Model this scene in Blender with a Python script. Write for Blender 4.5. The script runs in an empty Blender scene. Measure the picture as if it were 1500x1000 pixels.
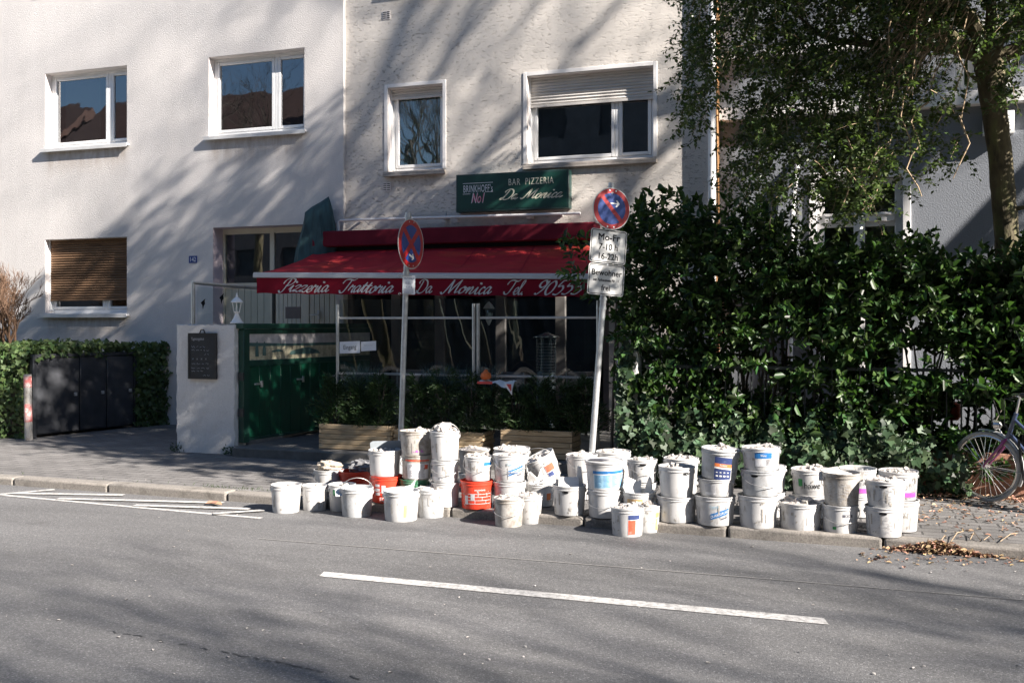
import bpy, math, random
import numpy as np
from mathutils import Vector, Matrix, Euler

# ------------------------------------------------------------------ camera, sky, sun, exposure
SC = bpy.context.scene
COL = SC.collection
R = math.radians
TH = R(19.3)                      # camera turned to the left of the facade normal
CT, ST = math.cos(TH), math.sin(TH)
FPX, HZ, HC = 1458.33, 475.0, 1.70   # focal length (px of the 1500 px photo), horizon row, eye height
cam = bpy.data.cameras.new('camera')
cam.lens = 35.0; cam.sensor_width = 36.0; cam.clip_end = 500; cam.clip_start = 0.05
cam.shift_y = -25.0 / 1500.0
camo = bpy.data.objects.new('camera', cam); COL.objects.link(camo)
camo.location = (0, 0, HC); camo.rotation_euler = (R(90), 0, TH)
SC.camera = camo

SUNV = Vector((3.2, -1.0, 2.1)).normalized()     # towards the sun
SUN_EL = math.asin(SUNV.z); SUN_AZ = math.atan2(SUNV.x, SUNV.y)
w = bpy.data.worlds.new('World'); SC.world = w; w.use_nodes = True
nt = w.node_tree
for n in list(nt.nodes): nt.nodes.remove(n)
sky = nt.nodes.new('ShaderNodeTexSky'); sky.sky_type = 'NISHITA'; sky.sun_disc = False
sky.sun_elevation = SUN_EL; sky.sun_rotation = SUN_AZ; sky.ozone_density = 3.2; sky.dust_density = 0.2
bg = nt.nodes.new('ShaderNodeBackground'); bg.inputs['Strength'].default_value = 0.05
wo = nt.nodes.new('ShaderNodeOutputWorld')
nt.links.new(sky.outputs[0], bg.inputs[0]); nt.links.new(bg.outputs[0], wo.inputs[0])
sl = bpy.data.lights.new('sun', 'SUN'); sl.energy = 5.0; sl.angle = R(0.5); sl.color = (1.0, 0.925, 0.85)
so = bpy.data.objects.new('sun', sl); COL.objects.link(so)
so.rotation_euler = (-SUNV).to_track_quat('-Z', 'Y').to_euler()
SC.view_settings.view_transform = 'Standard'; SC.view_settings.look = 'None'
SC.view_settings.gamma = 1.0; SC.view_settings.exposure = 1.76
SC.render.engine = 'CYCLES'

# ------------------------------------------------------------------ pixel -> world helpers (1500 x 1000 photo)
def PX(x, y, Y):
    u = (x - 750) / FPX; d = Y / (CT + u * ST)
    return Vector((d * (u * CT - ST), Y, HC - (y - HZ) / FPX * d))
def PG(x, y, zg):
    d = (HC - zg) * FPX / (y - HZ); u = (x - 750) / FPX
    return Vector((d * (u * CT - ST), d * (CT + u * ST), zg))
def PD(x, y, d):
    u = (x - 750) / FPX
    return Vector((d * (u * CT - ST), d * (CT + u * ST), HC - (y - HZ) / FPX * d))
def depth(v): return -v[0] * ST + v[1] * CT

# ------------------------------------------------------------------ materials
def mat(name, base=(.5, .5, .5), rough=.6, metal=0., spec=.5, var=0., vscale=8., bump=0., bscale=60., stretch=(1, 1, 1),
        island=0., dirt_or_sun=None, dscale=5., dlo=.5, dhi=.7, bdist=.01, coat=0., transl=0., emis=None):
    m = bpy.data.materials.new(name); m.use_nodes = True
    t = m.node_tree; N = t.nodes; L = t.links
    p = N['Principled BSDF']
    p.inputs['Roughness'].default_value = rough; p.inputs['Metallic'].default_value = metal
    p.inputs['Specular IOR Level'].default_value = spec
    if coat: p.inputs['Coat Weight'].default_value = coat
    p.inputs['Base Color'].default_value = (*base, 1)
    cur = None
    tc = N.new('ShaderNodeTexCoord'); mp = N.new('ShaderNodeMapping'); mp.inputs['Scale'].default_value = stretch
    L.new(tc.outputs['Object'], mp.inputs[0])
    def noise(sc, det=5., ro=.6):
        n = N.new('ShaderNodeTexNoise'); n.inputs['Scale'].default_value = sc; n.inputs['Detail'].default_value = det
        n.inputs['Roughness'].default_value = ro
        L.new(mp.outputs[0], n.inputs['Vector']); return n
    def mix(fac, a, b, bt='MIX'):
        x = N.new('ShaderNodeMix'); x.data_type = 'RGBA'; x.blend_type = bt
        if isinstance(fac, float): x.inputs[0].default_value = fac
        else: L.new(fac, x.inputs[0])
        for i, v in ((6, a), (7, b)):
            if isinstance(v, tuple): x.inputs[i].default_value = (*v, 1)
            else: L.new(v, x.inputs[i])
        return x.outputs[2]
    if var:
        n = noise(vscale); r = N.new('ShaderNodeMapRange'); r.inputs[1].default_value = .3; r.inputs[2].default_value = .7
        L.new(n.outputs[0], r.inputs[0])
        cur = mix(r.outputs[0], tuple(max(0, v * (1 - var)) for v in base), tuple(min(1, v * (1 + var)) for v in base))
    if island:
        g = N.new('ShaderNodeNewGeometry'); r = N.new('ShaderNodeMapRange')
        r.inputs[3].default_value = 1 - island; r.inputs[4].default_value = 1 + island
        L.new(g.outputs['Random Per Island'], r.inputs[0])
        h = N.new('ShaderNodeHueSaturation'); L.new(r.outputs[0], h.inputs['Value'])
        r2 = N.new('ShaderNodeMapRange'); r2.inputs[3].default_value = .5 - island * .06; r2.inputs[4].default_value = .5 + island * .04
        w_ = N.new('ShaderNodeMath'); w_.operation = 'MULTIPLY'; w_.inputs[1].default_value = 7.31
        fr = N.new('ShaderNodeMath'); fr.operation = 'FRACT'
        L.new(g.outputs['Random Per Island'], w_.inputs[0]); L.new(w_.outputs[0], fr.inputs[0]); L.new(fr.outputs[0], r2.inputs[0])
        L.new(r2.outputs[0], h.inputs['Hue'])
        if cur is None: h.inputs['Color'].default_value = (*base, 1)
        else: L.new(cur, h.inputs['Color'])
        cur = h.outputs[0]
    if dirt_or_sun is not None:
        n = noise(dscale, 8., .7); r = N.new('ShaderNodeMapRange'); r.inputs[1].default_value = dlo; r.inputs[2].default_value = dhi
        L.new(n.outputs[0], r.inputs[0])
        cur = mix(r.outputs[0], cur if cur is not None else base, dirt_or_sun)
    if cur is not None: L.new(cur, p.inputs['Base Color'])
    if bump:
        n = noise(bscale, 6., .62); b = N.new('ShaderNodeBump'); b.inputs['Strength'].default_value = bump; b.inputs['Distance'].default_value = bdist
        L.new(n.outputs[0], b.inputs['Height']); L.new(b.outputs[0], p.inputs['Normal'])
    if transl:
        tr = N.new('ShaderNodeBsdfTranslucent'); ms = N.new('ShaderNodeMixShader'); ms.inputs[0].default_value = transl
        tr.inputs[0].default_value = (base[0] * 2.2, base[1] * 2.4, base[2] * 1.2, 1)
        L.new(p.outputs[0], ms.inputs[1]); L.new(tr.outputs[0], ms.inputs[2]); L.new(ms.outputs[0], N['Material Output'].inputs[0])
    return m

def glass_mat(name, tint=(.75, .85, .85), ior=1.65, bump=0., bscale=2., stretch=(1, 1, 1), lift=0.0):
    m = bpy.data.materials.new(name); m.use_nodes = True
    t = m.node_tree; N = t.nodes; L = t.links
    N.remove(N['Principled BSDF'])
    tr = N.new('ShaderNodeBsdfTransparent'); tr.inputs[0].default_value = (*tint, 1)
    gl = N.new('ShaderNodeBsdfGlossy'); gl.inputs['Roughness'].default_value = .015; gl.inputs[0].default_value = (.9, .95, 1, 1)
    fr = N.new('ShaderNodeFresnel'); fr.inputs[0].default_value = ior
    ms = N.new('ShaderNodeMixShader')
    if lift:
        ad = N.new('ShaderNodeMath'); ad.operation = 'ADD'; ad.use_clamp = True; ad.inputs[1].default_value = lift
        L.new(fr.outputs[0], ad.inputs[0]); L.new(ad.outputs[0], ms.inputs[0])
    else: L.new(fr.outputs[0], ms.inputs[0])
    L.new(tr.outputs[0], ms.inputs[1]); L.new(gl.outputs[0], ms.inputs[2])
    L.new(ms.outputs[0], N['Material Output'].inputs[0])
    if bump:
        tc = N.new('ShaderNodeTexCoord'); mp = N.new('ShaderNodeMapping'); mp.inputs['Scale'].default_value = stretch
        n = N.new('ShaderNodeTexNoise'); n.inputs['Scale'].default_value = bscale; n.inputs['Detail'].default_value = 2
        b = N.new('ShaderNodeBump'); b.inputs['Strength'].default_value = bump; b.inputs['Distance'].default_value = .05
        L.new(tc.outputs['Object'], mp.inputs[0]); L.new(mp.outputs[0], n.inputs['Vector']); L.new(n.outputs[0], b.inputs['Height'])
        L.new(b.outputs[0], gl.inputs['Normal']); L.new(b.outputs[0], fr.inputs['Normal'])
    return m

def ramp(N, L, src, stops):
    r = N.new('ShaderNodeValToRGB'); e = r.color_ramp.elements
    while len(e) < len(stops): e.new(.5)
    for k, (p, c) in enumerate(stops):
        e[k].position = p; e[k].color = (*c, 1) if isinstance(c, tuple) else (c, c, c, 1)
    L.new(src, r.inputs[0]); return r.outputs[0]

def stucco(name, base, fine, coarse, fscale, cstretch, streak=.12, stains=()):
    """render / stucco wall: fine grain + trowelled patches, with weather streaks of its own"""
    m = bpy.data.materials.new(name); m.use_nodes = True
    t = m.node_tree; N = t.nodes; L = t.links; p = N['Principled BSDF']
    p.inputs['Roughness'].default_value = .92; p.inputs['Specular IOR Level'].default_value = .15
    tc = N.new('ShaderNodeTexCoord')
    def nz(scale, stretch=(1, 1, 1), det=5., ro=.6, dist=0.):
        mp = N.new('ShaderNodeMapping'); mp.inputs['Scale'].default_value = stretch; L.new(tc.outputs['Object'], mp.inputs[0])
        n = N.new('ShaderNodeTexNoise'); n.inputs['Scale'].default_value = scale; n.inputs['Detail'].default_value = det
        n.inputs['Roughness'].default_value = ro; n.inputs['Distortion'].default_value = dist
        L.new(mp.outputs[0], n.inputs['Vector']); return n.outputs[0]
    st = ramp(N, L, nz(1.1, (1, 1, .35), 6., .7), [(.3, tuple(v * (1 - streak) for v in base)), (.6, base), (.8, tuple(min(1, v * 1.04) for v in base))])
    gr = ramp(N, L, nz(fscale * 1.6, det=3.), [(.35, .82), (.6, 1.0)])
    mx = N.new('ShaderNodeMix'); mx.data_type = 'RGBA'; mx.blend_type = 'MULTIPLY'; mx.inputs[0].default_value = .6
    L.new(st, mx.inputs[6]); L.new(gr, mx.inputs[7]); col = mx.outputs[2]
    if stains:      # run-off stains below the window sills (x0, x1, top, depth in wall coordinates)
        sx = N.new('ShaderNodeSeparateXYZ'); L.new(tc.outputs['Object'], sx.inputs[0]); tot = None
        def rng_(src, a, b, lo, hi):
            q = N.new('ShaderNodeMapRange'); q.interpolation_type = 'SMOOTHSTEP'
            for i, v in enumerate((a, b, lo, hi)): q.inputs[i + 1].default_value = v
            L.new(src, q.inputs[0]); return q.outputs[0]
        def mth(op, a, b):
            q = N.new('ShaderNodeMath'); q.operation = op; L.new(a, q.inputs[0]); L.new(b, q.inputs[1]); return q.outputs[0]
        for x0, x1, zt, dp in stains:
            m_ = mth('MULTIPLY', rng_(sx.outputs[0], x0 - .08, x0 + .12, 0, 1), rng_(sx.outputs[0], x1 - .12, x1 + .08, 1, 0))
            m_ = mth('MULTIPLY', m_, mth('MULTIPLY', rng_(sx.outputs[2], zt - dp, zt, 0, 1), rng_(sx.outputs[2], zt, zt + .01, 1, 0)))
            tot = m_ if tot is None else mth('MAXIMUM', tot, m_)
        tot = mth('MULTIPLY', tot, ramp(N, L, nz(9., (1, 1, .3), 6., .7), [(.35, .15), (.65, .75)]))
        sm = N.new('ShaderNodeMix'); sm.data_type = 'RGBA'; L.new(tot, sm.inputs[0]); L.new(col, sm.inputs[6]); sm.inputs[7].default_value = (.34, .27, .21, 1); col = sm.outputs[2]
    L.new(col, p.inputs['Base Color'])
    b1 = N.new('ShaderNodeBump'); b1.inputs['Strength'].default_value = fine; b1.inputs['Distance'].default_value = .010
    L.new(nz(fscale, det=6.), b1.inputs['Height'])
    last = b1
    if coarse:
        b2 = N.new('ShaderNodeBump'); b2.inputs['Strength'].default_value = coarse; b2.inputs['Distance'].default_value = .02
        hh = ramp(N, L, nz(19., cstretch, 7., .72, .3), [(.33, .0), (.43, .8), (.62, .88), (.78, 1.0)])
        L.new(hh, b2.inputs['Height']); L.new(b1.outputs[0], b2.inputs['Normal']); last = b2
    L.new(last.outputs[0], p.inputs['Normal'])
    return m

def asphalt(name, lo, hi, big=.35):
    m = bpy.data.materials.new(name); m.use_nodes = True
    t = m.node_tree; N = t.nodes; L = t.links; p = N['Principled BSDF']
    p.inputs['Roughness'].default_value = .85; p.inputs['Specular IOR Level'].default_value = .3
    tc = N.new('ShaderNodeTexCoord')
    def nz(scale, stretch=(1, 1, 1), det=4., ro=.6):
        mp = N.new('ShaderNodeMapping'); mp.inputs['Scale'].default_value = stretch; L.new(tc.outputs['Object'], mp.inputs[0])
        n = N.new('ShaderNodeTexNoise'); n.inputs['Scale'].default_value = scale; n.inputs['Detail'].default_value = det
        n.inputs['Roughness'].default_value = ro; L.new(mp.outputs[0], n.inputs['Vector']); return n.outputs[0]
    v = N.new('ShaderNodeTexVoronoi'); v.inputs['Scale'].default_value = 130.; L.new(tc.outputs['Object'], v.inputs['Vector'])
    sp = N.new('ShaderNodeSeparateColor'); L.new(v.outputs['Color'], sp.inputs[0])
    agg = ramp(N, L, sp.outputs[0], [(0., tuple(lo)), (.55, tuple((a + b) / 2 for a, b in zip(lo, hi))), (.93, tuple(hi)), (1., tuple(min(1, x * 1.6) for x in hi))])
    wear = ramp(N, L, nz(.8, (.25, 1.6, 1), 6., .65), [(.3, 1 - big), (.7, 1.0)])
    mx = N.new('ShaderNodeMix'); mx.data_type = 'RGBA'; mx.blend_type = 'MULTIPLY'; mx.inputs[0].default_value = 1.
    L.new(agg, mx.inputs[6]); L.new(wear, mx.inputs[7])
    ol = ramp(N, L, nz(2.6, (1, 1, 1), 8., .75), [(.30, .72), (.42, 1.0)])
    m2 = N.new('ShaderNodeMix'); m2.data_type = 'RGBA'; m2.blend_type = 'MULTIPLY'; m2.inputs[0].default_value = .7
    L.new(mx.outputs[2], m2.inputs[6]); L.new(ol, m2.inputs[7]); L.new(m2.outputs[2], p.inputs['Base Color'])
    b = N.new('ShaderNodeBump'); b.inputs['Strength'].default_value = .55; b.inputs['Distance'].default_value = .004
    L.new(v.outputs['Distance'], b.inputs['Height']); b.invert = True
    b2 = N.new('ShaderNodeBump'); b2.inputs['Strength'].default_value = .3; b2.inputs['Distance'].default_value = .02
    L.new(nz(3., det=3.), b2.inputs['Height']); L.new(b.outputs[0], b2.inputs['Normal']); L.new(b2.outputs[0], p.inputs['Normal'])
    return m

def paving(name, base, scale, bw, rh):
    m = bpy.data.materials.new(name); m.use_nodes = True
    t = m.node_tree; N = t.nodes; L = t.links; p = N['Principled BSDF']; p.inputs['Roughness'].default_value = .88
    tc = N.new('ShaderNodeTexCoord'); b = N.new('ShaderNodeTexBrick')
    b.inputs['Scale'].default_value = scale; b.inputs['Brick Width'].default_value = bw; b.inputs['Row Height'].default_value = rh
    b.inputs['Mortar Size'].default_value = .012; b.inputs['Mortar Smooth'].default_value = .6
    b.inputs['Color1'].default_value = (*[v * .85 for v in base], 1); b.inputs['Color2'].default_value = (*[v * 1.12 for v in base], 1)
    b.inputs['Mortar'].default_value = (*[v * .42 for v in base], 1)
    n0 = N.new('ShaderNodeTexNoise'); n0.inputs['Scale'].default_value = 3.; L.new(tc.outputs['Object'], n0.inputs['Vector'])
    mv = N.new('ShaderNodeMix'); mv.data_type = 'RGBA'; mv.blend_type = 'LINEAR_LIGHT'; mv.inputs[0].default_value = .02
    L.new(tc.outputs['Object'], mv.inputs[6]); L.new(n0.outputs['Color'], mv.inputs[7]); L.new(mv.outputs[2], b.inputs['Vector'])
    n = N.new('ShaderNodeTexNoise'); n.inputs['Scale'].default_value = 1.7; n.inputs['Detail'].default_value = 9; n.inputs['Roughness'].default_value = .72
    L.new(tc.outputs['Object'], n.inputs['Vector'])
    st = ramp(N, L, n.outputs[0], [(.3, .62), (.65, 1.05)])
    mx = N.new('ShaderNodeMix'); mx.data_type = 'RGBA'; mx.blend_type = 'MULTIPLY'; mx.inputs[0].default_value = 1.
    L.new(b.outputs['Color'], mx.inputs[6]); L.new(st, mx.inputs[7])
    n2 = N.new('ShaderNodeTexNoise'); n2.inputs['Scale'].default_value = 90.; L.new(tc.outputs['Object'], n2.inputs['Vector'])
    g2 = ramp(N, L, n2.outputs[0], [(.35, .75), (.65, 1.15)])
    m3 = N.new('ShaderNodeMix'); m3.data_type = 'RGBA'; m3.blend_type = 'MULTIPLY'; m3.inputs[0].default_value = 1.
    L.new(mx.outputs[2], m3.inputs[6]); L.new(g2, m3.inputs[7]); L.new(m3.outputs[2], p.inputs['Base Color'])
    bb = N.new('ShaderNodeBump'); bb.inputs['Strength'].default_value = .5; bb.inputs['Distance'].default_value = .006; bb.invert = True
    L.new(b.outputs['Fac'], bb.inputs['Height'])
    b2 = N.new('ShaderNodeBump'); b2.inputs['Strength'].default_value = .5; b2.inputs['Distance'].default_value = .006
    L.new(n2.outputs[0], b2.inputs['Height']); L.new(bb.outputs[0], b2.inputs['Normal']); L.new(b2.outputs[0], p.inputs['Normal'])
    return m

def wood(name, a, b, scale=6., axis=(1, 8, 8)):
    m = bpy.data.materials.new(name); m.use_nodes = True
    t = m.node_tree; N = t.nodes; L = t.links; p = N['Principled BSDF']; p.inputs['Roughness'].default_value = .75
    p.inputs['Specular IOR Level'].default_value = .25
    tc = N.new('ShaderNodeTexCoord'); mp = N.new('ShaderNodeMapping'); mp.inputs['Scale'].default_value = axis
    L.new(tc.outputs['Object'], mp.inputs[0])
    n = N.new('ShaderNodeTexNoise'); n.inputs['Scale'].default_value = scale; n.inputs['Detail'].default_value = 8; n.inputs['Roughness'].default_value = .7
    n.inputs['Distortion'].default_value = .5; L.new(mp.outputs[0], n.inputs['Vector'])
    c = ramp(N, L, n.outputs[0], [(.32, a), (.5, tuple((x + y) / 2 for x, y in zip(a, b))), (.66, b)])
    g = N.new('ShaderNodeNewGeometry'); r = N.new('ShaderNodeMapRange'); r.inputs[3].default_value = .68; r.inputs[4].default_value = 1.2
    L.new(g.outputs['Random Per Island'], r.inputs[0])
    h = N.new('ShaderNodeHueSaturation'); L.new(r.outputs[0], h.inputs['Value']); L.new(c, h.inputs['Color'])
    L.new(h.outputs[0], p.inputs['Base Color'])
    bb = N.new('ShaderNodeBump'); bb.inputs['Strength'].default_value = .4; bb.inputs['Distance'].default_value = .004
    L.new(n.outputs[0], bb.inputs['Height']); L.new(bb.outputs[0], p.inputs['Normal'])
    return m

M = {}
M['stucco_smooth'] = stucco('stucco_smooth', (.70, .675, .65), .8, 0, 62., (1, 1, 1), .10)
M['stucco_rough'] = stucco('stucco_rough', (.72, .66, .585), .6, .8, 60., (.8, 1, 1.5), .14)
M['stucco_grey'] = stucco('stucco_grey', (.21, .225, .25), .75, 0, 55., (1, 1, 1), .10)
M['stucco_white'] = stucco('stucco_white', (.74, .72, .69), .5, .3, 50., (1, 1, 1), .10)
M['reveal'] = mat('reveal', (.75, .70, .67), .8, var=.06, vscale=6, bump=.2, bscale=60)
M['door_reveal'] = mat('door_reveal', (.60, .50, .53), .8, var=.05, vscale=4, bump=.2, bscale=60)
M['band_white'] = mat('band_white', (.78, .76, .74), .6, var=.05, vscale=6, dirt_or_sun=(.5, .47, .43), dscale=9, dlo=.6, dhi=.85)
M['pvc'] = mat('pvc', (.80, .80, .79), .35, var=.03, vscale=5, dirt_or_sun=(.62, .60, .57), dscale=14, dlo=.62, dhi=.9)
M['cream'] = mat('cream', (.60, .55, .43), .5, var=.06, vscale=5)
M['shutter_pvc'] = mat('shutter_pvc', (.62, .59, .55), .5, var=.1, vscale=3, stretch=(.6, 1, 3), dirt_or_sun=(.4, .36, .32), dscale=7, dlo=.58, dhi=.8)
M['shutter_wood'] = wood('shutter_wood', (.10, .058, .034), (.25, .15, .085), 5., (.7, 6, 14))
M['sill_stone'] = mat('sill_stone', (.40, .36, .32), .7, var=.2, vscale=12, bump=.2, bscale=70)
M['sill_metal'] = mat('sill_metal', (.62, .62, .61), .4, var=.08, vscale=6)
M['glass'] = glass_mat('glass', (.72, .79, .81), 1.9, .05, 1.4, lift=.10)
M['screen_glass'] = glass_mat('screen_glass', (.62, .70, .72), 1.5, .10, 1.1, (1, 1, .6), lift=.02)
M['clear_glass'] = glass_mat('clear_glass', (.82, .88, .88), 1.45)
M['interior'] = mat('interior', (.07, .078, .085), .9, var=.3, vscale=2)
M['curtain'] = mat('curtain', (.62, .70, .74), .9, var=.5, vscale=34, transl=.3)
M['blind'] = mat('blind', (.50, .48, .45), .6)
M['asphalt'] = asphalt('asphalt', (.112, .110, .109), (.192, .189, .187), .34)
M['pavement'] = paving('pavement', (.185, .176, .168), 1., .30, .13)
M['terrace'] = paving('terrace', (.22, .21, .20), 1., .4, .4)
M['kerb'] = mat('kerb', (.23, .21, .185), .85, var=.3, vscale=70, bump=.6, bscale=90, dirt_or_sun=(.10, .09, .075), dscale=6, dlo=.52, dhi=.75)
M['road_paint'] = mat('road_paint', (.52, .505, .48), .75, var=.1, vscale=20, dirt_or_sun=(.22, .21, .2), dscale=26, dlo=.44, dhi=.66, bump=.3, bscale=120)
M['tar'] = mat('tar', (.04, .04, .04), .6, var=.3, vscale=20)
M['joint'] = mat('joint', (.24, .232, .22), .85, var=.25, vscale=60)
M['earth'] = mat('earth', (.10, .075, .05), .95, var=.4, vscale=14, bump=.6, bscale=30)
M['steel'] = mat('steel', (.55, .56, .56), .38, metal=.85, var=.12, vscale=9, dirt_or_sun=(.35, .34, .33), dscale=12, dlo=.55, dhi=.8)
M['galv'] = mat('galv', (.50, .51, .51), .5, metal=.6, var=.15, vscale=16, dirt_or_sun=(.3, .29, .27), dscale=18, dlo=.55, dhi=.8)
M['alu'] = mat('alu', (.72, .72, .71), .35, metal=.35, var=.05, vscale=6)
M['awning'] = mat('awning', (.34, .015, .026), .85, spec=.2, var=.16, vscale=2.2, stretch=(.5, 2, 1), dirt_or_sun=(.36, .07, .03), dscale=1.6, dlo=.5, dhi=.8, transl=.0, bump=.25, bscale=4., bdist=.03)  # orange patches paint sunlit bits into the red cloth colour
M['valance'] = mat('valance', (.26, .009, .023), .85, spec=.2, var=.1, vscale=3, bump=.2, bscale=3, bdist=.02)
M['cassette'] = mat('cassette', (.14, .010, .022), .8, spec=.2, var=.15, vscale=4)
M['white_paint'] = mat('white_paint', (.80, .79, .77), .6)
M['letter_white'] = mat('letter_white', (.78, .72, .68), .8)
M['letter_cream'] = mat('letter_cream', (.68, .66, .52), .6)
M['letter_black'] = mat('letter_black', (.015, .015, .017), .8, spec=.15)
M['splash'] = mat('splash', (.36, .335, .30), .9, var=.2, vscale=40)
M['letter_pink'] = mat('letter_pink', (.72, .20, .30), .6)
M['sign_green'] = mat('sign_green', (.012, .055, .042), .3, var=.15, vscale=3)
M['sign_case'] = mat('sign_case', (.018, .05, .045), .4)
M['tarp'] = mat('tarp', (.022, .060, .068), .75, var=.5, vscale=4, stretch=(3, 3, .6), bump=.3, bscale=8, bdist=.02)
M['dark_metal'] = mat('dark_metal', (.03, .035, .035), .45)
M['gate_green'] = mat('gate_green', (.004, .055, .030), .35, var=.2, vscale=5, stretch=(6, 6, .6))
M['gate_dark'] = mat('gate_dark', (.012, .055, .038), .4, var=.2, vscale=6)
M['charcoal'] = mat('charcoal', (.035, .037, .042), .45, var=.35, vscale=5, dirt_or_sun=(.16, .14, .12), dscale=8, dlo=.62, dhi=.85)
M['board_black'] = mat('board_black', (.022, .024, .026), .6, var=.3, vscale=8)
M['chalk'] = mat('chalk', (.42, .42, .43), .9)
M['lamp_white'] = mat('lamp_white', (.80, .79, .76), .45)
M['planter_wood'] = wood('planter_wood', (.36, .25, .14), (.68, .53, .34), 4., (1.2, 9, 12))
M['sign_red'] = mat('sign_red', (.36, .010, .014), .45, var=.05, vscale=8)
M['sign_blue'] = mat('sign_blue', (.010, .045, .22), .45, var=.1, vscale=8)
M['sign_white'] = mat('sign_white', (.46, .46, .445), .4, var=.08, vscale=14)
M['paper'] = mat('paper', (.78, .80, .82), .8)
M['paper_grey'] = mat('paper_grey', (.5, .52, .55), .8)
M['bucket_white'] = mat('bucket_white', (.54, .535, .525), .42, var=.07, vscale=7, dirt_or_sun=(.22, .195, .165), dscale=12, dlo=.53, dhi=.80, stretch=(1, 1, .45), bump=.06, bscale=20)
M['bucket_dirty'] = mat('bucket_dirty', (.43, .41, .38), .55, var=.1, vscale=11, dirt_or_sun=(.19, .155, .12), dscale=9, dlo=.45, dhi=.68, bump=.15, bscale=40)
M['bucket_grey'] = mat('bucket_grey', (.43, .44, .445), .5, var=.08, vscale=9, dirt_or_sun=(.2, .185, .17), dscale=10, dlo=.48, dhi=.75)
M['bucket_red'] = mat('bucket_red', (.62, .050, .022), .45, var=.1, vscale=9, dirt_or_sun=(.5, .33, .27), dscale=12, dlo=.6, dhi=.82)
M['bucket_green'] = mat('bucket_green', (.05, .20, .10), .5, var=.15, vscale=9, dirt_or_sun=(.3, .3, .26), dscale=10, dlo=.55, dhi=.8)
M['lid_clear'] = mat('lid_clear', (.27, .30, .32), .35, var=.15, vscale=10)
M['wire'] = mat('wire', (.42, .41, .39), .45, metal=.6)
M['rubble'] = mat('rubble', (.44, .41, .375), .95, island=.45, var=.12, vscale=30, bump=.5, bscale=60)
M['plaster'] = mat('plaster', (.52, .44, .35), .95, var=.15, vscale=25, bump=.9, bscale=50, bdist=.02)
M['foam'] = mat('foam', (.70, .69, .67), .85, var=.04, vscale=20)
M['rag'] = mat('rag', (.17, .17, .175), .95, var=.3, vscale=14, bump=.6, bscale=30)
for n_, c_ in dict(lab_blue=(.02, .16, .42), lab_lightblue=(.30, .52, .66), lab_navy=(.035, .055, .16), lab_orange=(.70, .20, .06), lab_tan=(.55, .36, .16),
                   lab_red=(.65, .10, .05), lab_grey=(.45, .45, .46), lab_dark=(.10, .10, .12), lab_purple=(.48, .10, .46), lab_green=(.03, .25, .07), lab_pink=(.6, .25, .5),
                   lab_yellow=(.72, .52, .12), lab_pale=(.66, .66, .67)).items():
    M[n_] = mat(n_, c_, .5, var=.12, vscale=30, dirt_or_sun=tuple(.6 * v + .25 for v in c_), dscale=22, dlo=.58, dhi=.75)
M['laurel'] = mat('laurel', (.033, .070, .020), .44, spec=.36, island=.75, transl=.22)
M['ivy'] = mat('ivy', (.040, .072, .034), .52, spec=.32, island=.75, transl=.15)
M['ivy_light'] = mat('ivy_light', (.062, .100, .034), .5, spec=.35, island=.5, transl=.2)
M['treeleaf'] = mat('treeleaf', (.052, .080, .026), .38, spec=.45, island=.65, transl=.28)
M['needle'] = mat('needle', (.030, .060, .022), .55, spec=.35, island=.6, transl=.15)
M['fescue'] = mat('fescue', (.10, .17, .17), .6, island=.4)
M['dryleaf'] = mat('dryleaf', (.33, .215, .125), .85, island=.65)
M['bark'] = mat('bark', (.115, .095, .055), .9, var=.5, vscale=12, stretch=(1, 1, .4), bump=.8, bscale=24, bdist=.02, dirt_or_sun=(.13, .14, .05), dscale=6, dlo=.5, dhi=.7)
M['bark_dark'] = mat('bark_dark', (.075, .062, .05), .9, var=.4, vscale=20, bump=.6, bscale=40)
M['twig'] = mat('twig', (.13, .075, .045), .85, var=.3, vscale=20)
M['twig_pale'] = mat('twig_pale', (.34, .25, .16), .85, var=.3, vscale=20)
M['brick'] = mat('brick', (.27, .13, .085), .9, var=.35, vscale=9, bump=.5, bscale=40, dirt_or_sun=(.09, .07, .055), dscale=5, dlo=.5, dhi=.75)
M['tyre'] = mat('tyre', (.30, .29, .27), .8, var=.2, vscale=20)
M['chrome'] = mat('chrome', (.70, .68, .66), .25, metal=.9)
M['bike_navy'] = mat('bike_navy', (.035, .05, .10), .3, coat=.4)
M['bike_purple'] = mat('bike_purple', (.22, .035, .14), .3, coat=.4)
M['black_plastic'] = mat('black_plastic', (.02, .02, .02), .5)
M['orange'] = mat('orange', (.75, .16, .03), .5)
M['pilaster'] = mat('pilaster', (.20, .165, .15), .7, var=.1, vscale=6)
M['facade_tan'] = mat('facade_tan', (.27, .21, .15), .9, var=.2, vscale=2)
M['roof'] = mat('roof', (.09, .05, .04), .9, var=.3, vscale=4)
M['brown'] = mat('brown', (.36, .19, .08), .8, var=.15, vscale=5)
M['cloth_red'] = mat('cloth_red', (.6, .08, .07), .8)
M['pic_sky'] = mat('pic_sky', (.50, .47, .46), .6, var=.3, vscale=6)
M['pic_hill'] = mat('pic_hill', (.06, .12, .11), .6, var=.3, vscale=8)
M['pic_field'] = mat('pic_field', (.42, .38, .26), .6, var=.5, vscale=9)

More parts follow.
